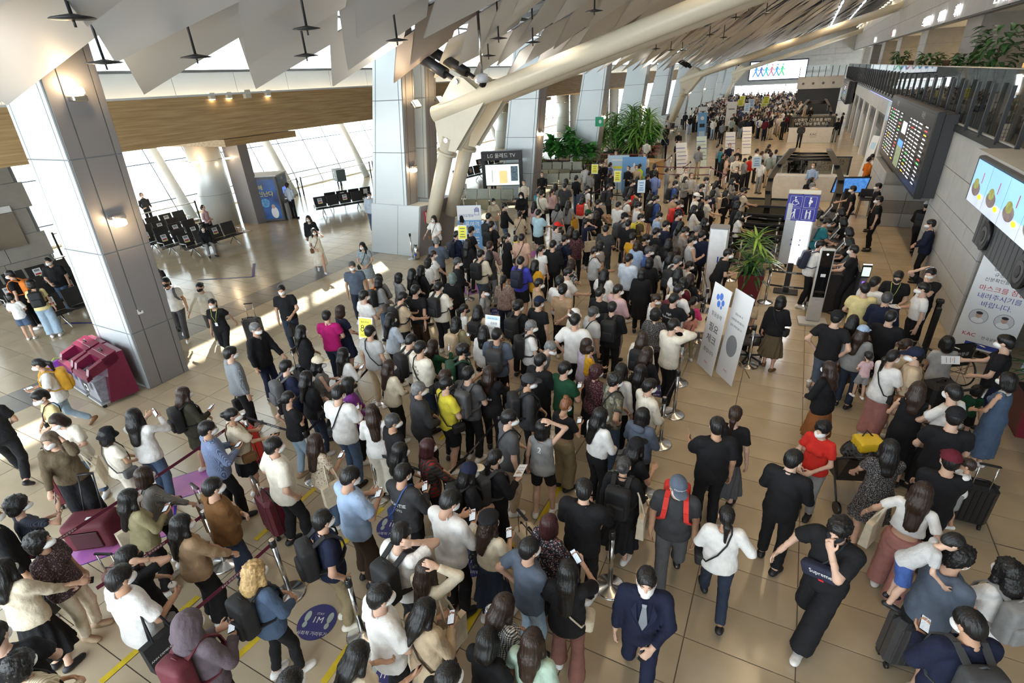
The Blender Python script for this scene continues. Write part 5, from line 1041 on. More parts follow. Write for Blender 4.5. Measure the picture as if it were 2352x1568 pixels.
# information screen behind the guards
r = empty('touch_kiosk', (2.15, 25.2, 0), math.radians(12), 'black touch-screen stand with a lit blue screen behind the guards', 'kiosk'); MB().box((0, 0, .5), (.3, .3, 1.0), .02).build('stem', DARK, r); M = rot('x', .45); MB().box((0, -.1, 1.15), (1.25, .06, .75), .02, M).build('screen_frame', BLACK, r); MB().box(tuple(V3(0, -.1, 1.15) + M @ V3(0, -.033, 0)), (1.15, .01, .65), 0, M).build('screen', mat('blue touch screen', (.05, .18, .50), .25, emit=1.1, var=.6, scale=9, tint=(.2, .5, .9)), r); MB().box((0, 0, .02), (.7, .6, .04), .01).build('base', DARK, r)
r = empty('bar_stool', (2.75, 24.6, 0), 0, 'black bar stool with a backrest against the far pier', 'stool'); MB().box((0, 0, .72), (.42, .42, .06), .02).build('seat', BLACK, r); MB().box((0, .2, .92), (.42, .05, .3), .02).build('backrest', BLACK, r)
for a in (-.16, .16):
    for b in (-.16, .16): MB().tube([(a, b, .7), (a * 1.25, b * 1.25, 0)], .014, 6).build('leg', DARK, r)
r = empty('metal_detector_gate', (3.12, 12.55, 0), -.2, 'pair of black gate posts against the white stone pier', 'gate')
for y in (-.25, .25): MB().box((.0, y, .55), (.10, .10, 1.1), .02).build('post', BLACK, r)
MB().box((.0, .25, 1.06), (.14, .16, .08), .02).build('reader', BLACK, r)
# upper storey things
for i, (x, y, s) in enumerate(((4.9, 22.4, 1.35), (5.0, 45.0, 1.1), (4.9, 26.0, .95), (4.9, 33.4, 1.0))):
    r = empty('gallery_plant', (x, y, 3.97), 0, 'bushy dark %s plant in a pot behind the gallery railing' % ['largest', 'slender', 'low', 'far'][i], 'plant', 'plants on the gallery'); MB().lathe([(.18, 0), (.24, .4), (.26, .42)], n=14).build('pot', DARK, r); MB().tube([(0, 0, .4), (0, 0, 1.3 * s)], .03, 6).build('stem', mat('woody stem', (.12, .085, .05), .8), r); rr = random.Random(i)
    for k in range(190): t = rr.uniform(.5, 1.75); a = rr.random() * 6.28; R_ = rr.random() ** .5 * .42; add_leaf(r, (R_ * math.cos(a) * s, R_ * math.sin(a) * s, t * s), a, rr.uniform(-.6, .9), 'broad', LEAFG, .5)
for i, (y, t, cset) in enumerate(((20.6, '식당가', 0), (23.2, '국수와 밥', 1), (25.6, '전주식당', 0), (32.5, '카페', 0), (36, '제과점', 0), (40, '스카이라운지', 0), (55, '맛집', 1), (70, '기념품', 0))):
    r = empty('shop_sign', (5.27, y, 7.25), 0, 'lit white shop sign above the gallery, %s from the near end' % ordn[i].replace('nearest', 'first'), 'sign', 'lit shop signs above the gallery'); letter(t, .50, LIT, r, frame((-.05, 0, 0), (0, -1, 0), (0, 0, 1)), ext=.015); MB().box((.0, 0, -.32), (.04, len(t) * .5, .03)).build('mount_bar', DARK, r)
    if cset: MB().box((-.03, len(t) * .27 + .15, .1), (.04, .3, .3), .02).build('red_mark', mat('lit red', (.9, .05, .08), .4, emit=1.5), r)
for i, (y, z) in enumerate(((22.5, 6.72), (23.8, 6.72), (24.5, 6.6), (34, 6.4), (36, 6.4), (46, 6.4), (48, 6.4))):
    r = empty('gallery_pendant', (7.2, y, z), 0, 'white pendant lamp under the gallery ceiling, %s from the near end' % ordn[i], 'lamp', 'pendant lamps in the gallery'); MB().lathe([(.05, .10), (.24, .0), (.22, -.02)], n=18).build('shade', WHITE, r); MB().lathe([(.2, -.02), (.2, -.03)], n=16).build('bulb_glass', LAMPW, r); MB().tube([(0, 0, .1), (0, 0, 6.93 - z)], .01, 5).build('cord', BLACK, r)
r = empty('gallery_exit_sign', (7.0, 13.0, 6.35), .3, 'small green emergency exit sign hanging in the gallery', 'sign'); MB().box((0, 0, 0), (.08, .5, .26), .01).build('panel', mat('lit green sign', (.05, .75, .4), .4, emit=1.5, var=0), r); MB().tube([(0, 0, .1), (0, 0, .58)], .012, 6).build('hanger', DARK, r)
for i, y in enumerate((27.6, 32.6, 34.4, 44.2, 46.4)):
    r = empty('gallery_chair', (5.6, y, 3.97), .4 * i, 'high-backed chair behind the gallery railing, %s from the near end' % ordn[i], 'chair', 'chairs in the gallery'); MB().box((0, 0, .46), (.45, .45, .07), .02).build('seat', mat('brown leather', (.10, .05, .025), .5), r); MB().box((-.2, 0, .95), (.06, .45, .9), .03, rot('y', -.1)).build('backrest', mat('brown leather', (.10, .05, .025), .5), r)
    for a in (-.18, .18):
        for b in (-.18, .18): MB().tube([(a, b, .44), (a, b, 0)], .018, 6).build('leg', DARK, r)
# floor stickers
def sticker(x, y, w, h, rz, m, lab, rnd=False, lines=(), rim=None):
    r = empty('floor_sticker', (x, y, .003), rz, lab, 'floor sticker', 'printed floor stickers'); q = MB(); a = [(w / 2 * math.cos(t), h / 2 * math.sin(t)) for t in np.linspace(0, 6.283, 33)[:-1]] if rnd else [(-w / 2, -h / 2), (w / 2, -h / 2), (w / 2, h / 2), (-w / 2, h / 2)]
    if rim: q2 = MB(); q2.prism([(p[0] * 1.05, p[1] * 1.05, -.002) for p in a], (0, 0, .002)).build('rim', rim, r)
    q.prism([(p[0], p[1], 0) for p in a], (0, 0, .002)).build('sheet', m, r)
    for t, s_, mm, dx, dy in lines: letter(t, s_, mm, r, frame((dx, dy, .004), (1, 0, 0), (0, 1, 0)))
    return r
STK = mat('dark blue sticker', (.035, .035, .17), .35, var=.03); STP = mat('orchid sticker', (.42, .14, .52), .35, var=.2, scale=2, tint=(.55, .18, .42)); FOOT = mat('pale footprint print', (.42, .48, .42), .5)
for x, y, rz, lab in STICKERS:
    r = sticker(x, y, .46, .46, rz, STK, lab, True, (('STAY', .04, INKW, 0, .10), ('1M', .11, INKW, 0, .02), ('사회적 거리두기', .055, INKW, 0, -.15)))
    for s in (-1, 1): q = MB(); q.add([(s * .14 + .035 * math.cos(t), .06 + .07 * math.sin(t), .0042) for t in np.linspace(0, 6.283, 17)[:-1]], [tuple(range(16))]); q.add([(s * .135 + .027 * math.cos(t), -.045 + .04 * math.sin(t), .0042) for t in np.linspace(0, 6.283, 17)[:-1]], [tuple(range(16))]); q.build('footprint', FOOT, r)
for x, y, w, h, rz, lab, lines in MATS: sticker(x, y, w, h, rz, STP, lab, False, [(t, s_, INKW, dx, dy) for t, s_, dx, dy in lines], mat('violet rim', (.05, .03, .30), .4))
YT = mat('yellow floor tape', (.60, .45, .02), .5, var=.15, scale=8); YL2 = []
for i, (x0, y0, x1, y1) in enumerate(TAPES):
    d = unit(V3(x1 - x0, y1 - y0, 0)); n_ = V3(-d[1], d[0], 0) * .04; r = MB().prism([V3(x0, y0, .002) - n_, V3(x1, y1, .002) - n_, V3(x1, y1, .002) + n_, V3(x0, y0, .002) + n_], (0, 0, .002)).build('floor_tape', YT); tag(r, 'yellow tape line on the floor of the queue, %s' % TAPE_WORDS[i], 'floor tape', 'yellow tape lines')
BT = mat('dark blue floor tape', (.03, .03, .20), .4)
for i, (pts, lab) in enumerate((([(-17.6, 10.0), (-15.9, 10.9), (-17.2, 12.0)], 'blue tape arrow on the floor in front of the waiting benches'), ([(-17.9, 6.1), (-15.3, 7.2), (-14.9, 7.25)], 'blue tape line on the floor left of the nearest column'))):
    q = MB()
    for a, b in zip(pts[:-1], pts[1:]): d = unit(V3(b[0] - a[0], b[1] - a[1], 0)); n_ = V3(-d[1], d[0], 0) * .05; q.prism([V3(*a, .002) - n_, V3(*b, .002) - n_, V3(*b, .002) + n_, V3(*a, .002) + n_], (0, 0, .002))
    tag(q.build('floor_tape', BT), lab, 'floor tape')
# ------------------------------------------------------------------ people
ARM = {  # wrist target (outward, forward, up) from the ground of a 1.72 m figure, elbow pole, palm normal, finger curl
    'dn': ((.245, .03, .87), (.4, -1, 0), (-1, 0, 0), 30), 'ph': ((.09, .27, 1.17), (.8, -.5, -1), (0, -.5, .9), 50), 'pu': ((.10, .33, 1.40), (.9, 0, -1), (0, -1, 0), 45),
    'ea': ((.135, .055, 1.56), (.45, .35, -1), (-1, 0, 0), 60), 'hi': ((.20, -.01, .99), (1, -.9, .1), (-1, .2, 0), 40), 'cr': ((-.09, .185, 1.13), (1, -.2, -1), (0, -1, 0), 40),
    'st': ((.13, .12, 1.27), (1, -.4, -1), (0, -1, 0), 75), 'fw': ((.19, .33, .98), (.4, -1, -.3), (0, 0, -1), 75), 'bh': ((.27, -.28, .90), (.5, -1, 0), (-1, 0, 0), 75),
    'po': ((.215, .05, .93), (1, -1, 0), (-1, 0, 0), 25), 'up': ((.13, .03, 1.70), (.7, .5, -.4), (-1, 0, -.5), 35), 're': ((.19, .40, 1.12), (.4, -.4, -1), (-1, 0, .3), 25),
    'wi': ((.43, .10, .97), (.4, -1, 0), (-1, 0, 0), 25), 'bk': ((.03, -.20, 1.0), (1, -.4, 0), (0, -1, 0), 40), 'fa': ((.05, .19, 1.46), (.5, .3, -1), (0, -1, 0), 50),
    'hd': ((.10, .24, 1.02), (1, -.6, -.6), (0, -1, 0), 45), 'sw': ((.22, .24, .93), (.3, -1, 0), (-1, 0, 0), 35), 'sb': ((.25, -.20, .89), (.3, -1, 0), (-1, 0, 0), 30),
    'cu': ((.15, .29, 1.13), (.7, -.6, -1), (-1, 0, .1), 75), 'lp': ((.12, .30, .74), (.8, -.4, -.5), (0, -.2, 1), 45), 'ho': ((.02, .20, 1.12), (1, -.3, -1), (0, -1, 0), 30)}
LEG = {'st': ((-.095, .0, .08, 0), (.095, -.02, .08, 0), 0), 'ct': ((-.11, .09, .08, 0), (.11, -.09, .08, 5), -.004), 'cl': ((-.10, -.08, .08, 5), (.12, .08, .08, 0), -.004), 'wi': ((-.18, .02, .08, 0), (.18, -.02, .08, 0), -.012),
       'wk': ((-.07, .30, .085, -8), (.08, -.30, .15, 38), -.045), 'wr': ((-.08, -.30, .15, 38), (.07, .30, .085, -8), -.045), 'si': ((-.11, .42, .08, 0), (.13, .36, .08, 0), -.40)}
BODY = {'m': dict(sh=.182, ch=(.163, .115, .20), be=(.146, .110, .16), pe=(.160, .118, .13), arm=(.050, .040, .030), leg=(.086, .060, .043), nk=.055),
        'w': dict(sh=.160, ch=(.142, .103, .18), be=(.122, .096, .15), pe=(.162, .122, .14), arm=(.042, .034, .026), leg=(.088, .056, .038), nk=.046),
        'f': dict(sh=.186, ch=(.178, .130, .20), be=(.172, .140, .17), pe=(.178, .136, .14), arm=(.056, .044, .032), leg=(.096, .064, .045), nk=.058),
        'k': dict(sh=.150, ch=(.136, .106, .18), be=(.132, .108, .16), pe=(.140, .112, .13), arm=(.042, .036, .028), leg=(.074, .054, .040), nk=.046)}
PIV = V3(0, 0, .92)
def ik(S_, W, l1, l2, pole):
    d = W - S_; L_ = np.linalg.norm(d); m = (l1 + l2) * .995
    if L_ > m: W = S_ + d * (m / L_); d = W - S_; L_ = m
    L_ = max(L_, abs(l1 - l2) + .02); u = unit(d); p = unit(pole - u * (pole @ u)); a = (l1 * l1 - l2 * l2 + L_ * L_) / (2 * L_)
    return S_ + u * a + p * math.sqrt(max(l1 * l1 - a * a, 0)), W
class Fig: pass
_fig = {}
def figure(sex, aL, aR, leg, lean):
    key = (sex, aL, aR, leg, lean)
    if key in _fig: return _fig[key]
    f = Fig(); f.key = key; f.sex = sex; b = BODY[sex]; f.b = b; f.R = rot('x', -math.radians(lean)); off = V3(0, 0, LEG[leg][2]); f.sit = leg == 'si'
    f.T = lambda p: f.R @ (V3(*p) - PIV) + PIV + off
    f.off = off; f.arms = []
    for sx, nm in ((-1, aL), (1, aR)):
        w, pole, n, curl = ARM[nm]; S_ = f.T((sx * b['sh'], -.012, 1.395))
        W = f.T((sx * w[0], w[1], w[2])); E_, W = ik(S_, W, .285, .25, f.R @ V3(sx * pole[0], pole[1], pole[2]))
        fd = unit(W - E_); n = V3(sx * n[0], n[1], n[2]); 
        if nm in ('fw', 'bh', 'st', 'cu'): fd = unit(fd + V3(0, .5, -.3)) if nm == 'fw' else fd
        if nm == 'cr': fd = unit(fd + V3(-sx * .6, 0, 0))
        n = unit(n - fd * (n @ fd)); u = np.cross(fd, n) * sx
        f.arms.append((S_, E_, W, fd, n, u, curl, nm, sx))
    f.legs = []
    for i, sx in ((0, -1), (1, 1)):
        a = LEG[leg][i]; H_ = V3(sx * .088, 0, .90) + off
        if leg == 'si':
            H_ = V3(sx * .09, 0, .50); K = V3(sx * .12, .43, .50); A = V3(a[0], a[1], .08)
        else:
            A = V3(a[0], a[1], a[2]); K, A = ik(H_, A, .415, .415, V3(sx * .12, 1, 0))
        pt = math.radians(a[3]); f.legs.append((H_, K, A, unit(V3(sx * .22, math.cos(pt), -math.sin(pt))), sx))
    f.neck = f.T((0, -.02, 1.43)); f.head0 = f.T((0, .002, 1.52))
    _fig[key] = f; return f
def headmat(f, hy, hp):
    return rot('z', -math.radians(hy)) @ rot('x', -math.radians(hp))
_bm = {}
def hand_np(curl, a2, lod):
    key = ('hand', curl, a2, lod)
    if key in _bm: return _bm[key]
    P = [rcone((0, -.06, 0), (0, .0, 0), a2 * 1.06, a2 * .98), ell((0, .05, 0), (.040, .060, .019))]; sm = []; c1 = math.radians(curl); fd, n = V3(0, 1, 0), V3(0, 0, 1); u = V3(1, 0, 0)
    for j, (o, l) in enumerate(((.030, .072), (.0102, .080), (-.0098, .074), (-.029, .058))):
        p0 = fd * .088 + u * o; d1 = fd * math.cos(c1 * .7) + n * math.sin(c1 * .7); p1 = p0 + d1 * l * .5; d2 = fd * math.cos(c1 * 1.9) + n * math.sin(c1 * 1.9); sm += [rcone(p0 - fd * .02, p1, .0100, .0092), rcone(p1, p1 + d2 * l * .5, .0092, .0082)]
    t0 = fd * .028 + u * .028; t1 = t0 + unit(fd * .65 + u * .75 + n * .35) * .042; sm += [rcone(t0, t1, .0135, .011), rcone(t1, t1 + unit(fd * .9 + u * .15 + n * .4) * .032, .011, .009)]
    _bm[key] = sdf_mesh('hand', P + [{'p': q, 'k': .004} for q in sm], .0088 if lod == 0 else .0145, .015, want='np'); return _bm[key]
def head_np(sex, lod):
    key = ('head', sex, lod)
    if key in _bm: return _bm[key]
    b = BODY[sex]; s = {'k': 1.22}.get(sex, 1.0)
    P = [rcone((0, -.012, -.07), (0, 0, .03), b['nk'] * 1.06, b['nk'] * .95), ell((0, -.006 * s, .112 * s), V3(.078, .097, .093) * s), ell((0, .028 * s, .052 * s), V3(.058, .068, .075) * s), ell((0, .062 * s, .008 * s), V3(.03, .028, .022) * s), rcone(V3(-.03, .080, .112) * s, V3(.03, .080, .112) * s, .010 * s, .010 * s)]
    sm = [rcone(V3(0, .084, .10) * s, V3(0, .106, .068) * s, .010 * s, .0135 * s)] + [ell(V3(sx * .079, -.006, .078) * s, V3(.011, .024, .033) * s) for sx in (-1, 1)]
    _bm[key] = sdf_mesh('head', P + [{'p': q, 'k': .008} for q in sm], .0095 if lod == 0 else .0175, .026, want='np'); return _bm[key]
def body_mesh(f, hy, hp, lod, al=1.0, ll=1.0, tl=1.0):
    key = ('body', f.key, hy, hp, lod, al, ll, tl)
    if key in _bm: return _bm[key]
    k2 = ('rest', f.key, lod, al, ll, tl); b = f.b; T = f.T; R = f.R
    if k2 not in _bm:
        P = []; cz = 1.26 if f.sex in 'mf' else 1.25; q = lambda r: tuple(v * tl for v in r)
        P += [ell(T((0, -.005, cz)), q(b['ch']), R), ell(T((0, .0, 1.06)), q(b['be']), R), rcone(T((-b['sh'] * .8, -.015, 1.395)), T((b['sh'] * .8, -.015, 1.395)), b['arm'][0] * 1.12 * tl, b['arm'][0] * 1.12 * tl)]
        P += [ell(V3(0, -.005, .93) + f.off, tuple(v * .93 for v in b['pe'])), rcone(T((0, -.02, 1.41)), f.head0 + V3(0, 0, -.01), b['nk'] * 1.06, b['nk'] * .93)]
        if f.sex == 'w' and tl == 1: P += [ell(T((sx * .065, .085, 1.265)), (.06, .05, .06), R) for sx in (-1, 1)]
        for S_, E_, W, fd, n, u, curl, nm, sx in f.arms: a = b['arm']; P += [rcone(S_, E_, a[0] * al, a[1] * al), rcone(E_, W, a[1] * 1.04 * al, a[2])]
        for H_, K, A, fd, sx in f.legs:
            l = b['leg']; P += [rcone(H_, K, l[0] * min(ll + .06, 1) * .96, l[1] * ll), rcone(K, A, l[1] * ll, l[2] * (.5 + .5 * ll))] + ([ell((K * .62 + A * .38) + V3(0, -.018, 0), (l[1] * .88, l[1] * .95, .11))] if ll == 1 else [])
            P += [rcone(A - fd * .03 + V3(0, 0, -.035), A + fd * .12 + V3(0, 0, -.048), .034, .026)]
        _bm[k2] = sdf_mesh('body', P, {0: .029, 1: .041}[lod], .028, want='np')
    V, Q = _bm[k2]; Vs = [V]; Qs = [Q]; n0 = len(V)
    hv, hq = head_np(f.sex, lod); H = headmat(f, hy, hp); Vs.append(hv @ H.T + f.head0); Qs.append(hq + n0); n0 += len(hv)
    for S_, E_, W, fd, n, u, curl, nm, sx in f.arms:
        v, qq = hand_np(curl, b['arm'][2], lod); Vs.append(v @ np.stack([u, fd, n], 0) + W); Qs.append((qq if sx > 0 else qq[:, ::-1]) + n0); n0 += len(v)
    _bm[key] = np_mesh('body', np.concatenate(Vs), np.concatenate(Qs)); return _bm[key]
def fold(f, amp, fr=1.0, skirt=0.0):
    c = f.T((0, 0, 1.15))
    def g(V):
        d = V - c; d[:, 2] = 0; r = np.maximum(np.linalg.norm(d, axis=1, keepdims=True), .04); d = d / r
        x, y, z = V[:, 0], V[:, 1], V[:, 2]
        w = np.sin(z * 31 * fr + x * 27 + np.sin(y * 15 + z * 6) * 2.0) * np.sin(x * 17 - z * 8 * fr + y * 15 + .7) + .45 * np.sin(x * 41 + y * 37 + np.sin(z * 9) * 2) * np.clip(1.25 - z, .1, .5) * 2
        o = V + d * (amp * w)[:, None]
        if skirt:
            th = np.arctan2(d[:, 1], d[:, 0]); t = np.clip((1.0 - z) / .6, 0, 1); o = o + d * (skirt * t * np.sin(13 * th + 3 * np.sin(z * 5)))[:, None]
        return o
    return g
TOPS = {  # sleeve(0 none,1 short,2 long), looseness, hem, neck radius, collar
    'tee': (1, .020, .85, .066, 0), 'tel': (1, .034, .82, .068, 0), 'ls': (2, .024, .84, .066, 0), 'polo': (1, .020, .86, .060, 1), 'shirt': (2, .026, .84, .060, 1), 'sshirt': (1, .036, .81, .062, 1), 'knit': (2, .036, .86, .074, 0),
    'jk': (2, .036, .80, .074, 1), 'suit': (2, .021, .78, .060, 1), 'crop': (1, .012, 1.07, .072, 0), 'tank': (0, .012, .88, .085, 0), 'hoodie': (2, .034, .84, .066, 2), 'vest': (0, .026, .86, .074, 0), 'tuck': (1, .022, .99, .066, 0), 'tuckl': (2, .026, .985, .064, 1),
    'dress': (1, .020, .52, .068, 0), 'ldress': (1, .024, .30, .068, 0), 'coat': (2, .036, .42, .07, 1), 'gown': (0, .020, .28, .085, 0), 'inner': (0, .008, 1.0, .056, 1)}
def top_mesh(kind, f, lod):
    key = ('top', kind, f.sex, f.key[1:3], f.key[4], f.key[3] if kind in ('dress', 'ldress', 'coat', 'gown') or f.sit else f.off[2], lod)
    if key in _bm: return _bm[key]
    sl, e, hem, nr, col = TOPS[kind]; b = f.b; T = f.T; R = f.R; P = []
    cz = 1.26 if f.sex in 'mf' else 1.25; sq = (R, 1.40)
    if f.sit: hem = max(hem, .80)
    infl = lambda r, d: tuple(x + d for x in r)
    P += [ell(T((0, -.005, cz)), infl(b['ch'], e * .8), R), ell(T((0, .005, 1.08)), infl(b['be'], e), R)]
    if f.sex == 'w' and kind != 'suit': P += [ell(T((sx * .062, .088, 1.265)), (.06 + e * .5, .05 + e * .4, .065), R) for sx in (-1, 1)]
    w0 = b['ch'][0] + e; long_ = kind in ('dress', 'ldress', 'coat', 'gown'); w1 = b['pe'][0] + e * 1.15
    if hem < .95 and kind != 'inner': P += [ell(V3(0, -.003, .92) + f.off, infl(b['pe'], .018 + e * .6))]
    P += [rcone(T((0, .0, 1.22)), T((0, .004, max(hem, .90) - .03)), w0 * .97, w1, None, sq)]
    if long_:
        fl = {'dress': .25, 'ldress': .25, 'coat': .205, 'gown': .23}[kind]
        if not f.sit: P += [rcone(T((0, 0, .98)), V3(0, 0.005, hem - .03), w1 * .9, fl, None, (np.eye(3), 1.25))]
    P += [rcone(T((-b['sh'] * .83, -.014, 1.395)), T((b['sh'] * .83, -.014, 1.395)), b['arm'][0] * 1.1 + e * .62, b['arm'][0] * 1.1 + e * .62)]
    for S_, E_, W, fd, n, u, curl, nm, sx in f.arms:
        a = b['arm']
        if sl == 1:
            q = S_ + (E_ - S_) * (.66 if e < .03 else .80); d = unit(E_ - S_); P += [rcone(S_, q + d * .05, a[0] + e * .75, a[0] + e * .95 + .004, [(q, d)])]
        elif sl == 2:
            d = unit(W - E_); q = E_ + (W - E_) * .93; P += [rcone(S_, E_, a[0] + e * .8, a[1] + e * .75), rcone(E_, q + d * .04, a[1] + e * .75, a[2] + e * .55, [(q, d)])]
    if kind == 'hoodie': P += [ell(T((0, -.105, 1.43)), (.11, .055, .075), R @ rot('x', .5))]
    if kind == 'tank' or kind == 'gown': pass
    subs = [rcone(T((0, -.012, 1.455)), T((0, .05, 1.62)), nr, nr * 1.5)]
    if col: P += [{'p': torus(T((0, -.014, 1.452)), nr + .004, .013, R @ rot('x', -.42)), 'k': .006}]
    if kind in ('suit', 'jk', 'coat'):
        subs += [rcone(T((0, .13, 1.47)), T((0, .19, 1.10)), .064, .016)]; subs[0] = rcone(T((0, -.0, 1.445)), T((0, .04, 1.62)), nr * .92, nr * 1.4)
    if kind in ('polo', 'shirt', 'sshirt', 'tuckl'): subs += [rcone(T((0, .12, 1.45)), T((0, .13, 1.36)), .032, .006)]
    if kind in ('vest', 'tank', 'gown', 'inner'):
        for A_ in f.arms: subs += [rcone(A_[0] + V3(A_[8] * .075, 0, .03), A_[0] + V3(A_[8] * .08, 0, -.08), .07, .062)]
    cuts = [((T((0, 0, hem))) if not long_ else V3(0, 0, hem), R @ V3(0, 0, -1) if not long_ else V3(0, 0, -1))]
    me = sdf_mesh('top', P, {0: .0205, 1: .037, 2: .045}[lod], .022, cuts, subs, (), fold(f, .0028 + e * .07, 1, .014 if long_ and kind != 'coat' else 0))
    _bm[key] = me; return me
BOT = {'p': (.014, .010, .012), 'slim': (.006, .004, .006), 'w': (.022, .045, .060), 'jean': (.012, .012, .016), 'fl': (.010, .012, .055), 's': (.024, .036, 0), 'bs': (.006, .006, 0), 'c': (.020, .028, .034)}
def bottom_mesh(kind, f, lod):
    key = ('bot', kind, f.sex, f.key[3], lod)
    if key in _bm: return _bm[key]
    b = f.b; P = []; cuts = [(V3(0, 0, 1.005) + f.off, V3(0, 0, 1))]
    if kind in ('sk', 'ms', 'msk'):
        hem = {'sk': .34, 'ms': .56, 'msk': .46}[kind]; r = {'sk': .26, 'ms': .205, 'msk': .225}[kind]
        ya = (f.legs[0][2][1] + f.legs[1][2][1]) / 2
        P = [ell(V3(0, -.004, .93) + f.off, tuple(x + .012 for x in b['pe'])), rcone(V3(0, 0, 1.0) + f.off, V3(0, ya * .3, hem - .02), b['pe'][0] * .86, r, None, (np.eye(3), 1.22 if 'w' not in f.key[3] else .95))]; cuts.append((V3(0, 0, hem), V3(0, 0, -1)))
        d = fold(f, .002, .6, .020 if kind == 'sk' else .008)
    else:
        e0, e1, e2 = BOT[kind]; P = [ell(V3(0, -.004, .93) + f.off, tuple(x + e0 * .8 for x in b['pe']))]
        for H_, K, A, fd, sx in f.legs:
            l = b['leg']
            if kind in ('s', 'bs'):
                q = H_ + (K - H_) * (.82 if kind == 's' else .74); dd = unit(K - H_); P += [rcone(H_, q + dd * .05, l[0] + e0, l[1] + .02 + e1, [(q, dd)])]
            else:
                q = K + (A - K) * (.93 if kind != 'c' else .80); dd = unit(A - K); P += [rcone(H_, K, l[0] + e0 * .9, l[1] + e1), rcone(K, q + dd * .04, l[1] + e1, l[2] + .008 + e2, [(q, dd)])]
                if kind in ('slim', 'p'): P += [ell((K * .62 + A * .38) + V3(0, -.016, 0), (l[1] * .85 + e1, l[1] * .95 + e1, .11))]
        d = fold(f, .004, 1.3)
    me = sdf_mesh('bottom', P, {0: .0215, 1: .036, 2: .045}[lod], .02, cuts, (), (), d)
    _bm[key] = me; return me
def shoe_mesh(f, i, lod, sandal=False):
    key = ('shoe', f.sex, f.key[3], i, lod, sandal)
    if key in _bm: return _bm[key]
    H_, K, A, fd, sx = f.legs[i]; m = np.stack([np.cross(fd, unit(np.cross(V3(1, 0, 0), fd))), fd, unit(np.cross(V3(1, 0, 0), fd))], 1); up = m[:, 2]
    P = [rcone(A - fd * .045 - up * .036, A + fd * .07 - up * .045, .043, .046), ell(A + fd * .115 - up * .048, (.047, .062, .034), m)]
    if not sandal: P += [rcone(A - up * .03 - fd * .01, A + up * .005 - fd * .008, .046, .045, [(A + up * .012, up)])]
    o = A - up * .079
    me = sdf_mesh('shoe', P, .016 if lod == 0 else .026, .02, [(o, -up)] + ([(A - up * .045, up)] if sandal else []))
    _bm[key] = me; return me
# hair, headwear and masks live in head space (origin at the skull base)
def hair_disp(a, fr):
    def g(V):
        th = np.arctan2(V[:, 0], V[:, 1]); d = V.copy(); d[:, 2] *= .3; d /= np.maximum(np.linalg.norm(d, axis=1, keepdims=True), .02)
        w = np.sin(th * fr + np.sin(V[:, 2] * 18) * 1.5) + .6 * np.sin(th * fr * 2.3 + V[:, 2] * 25)
        return V + d * (a * w)[:, None]
    return g
def curl_disp(a):
    def g(V):
        d = V / np.maximum(np.linalg.norm(V - V3(0, 0, .1), axis=1, keepdims=True), .03)
        w = np.sin(V[:, 0] * 120 + 2 * np.sin(V[:, 2] * 60)) * np.sin(V[:, 1] * 110 + 2 * np.sin(V[:, 0] * 70)) * np.sin(V[:, 2] * 115)
        return V + (V - V3(0, 0, .09)) / np.maximum(np.linalg.norm(V - V3(0, 0, .09), axis=1, keepdims=True), .03) * (a * w)[:, None]
    return g
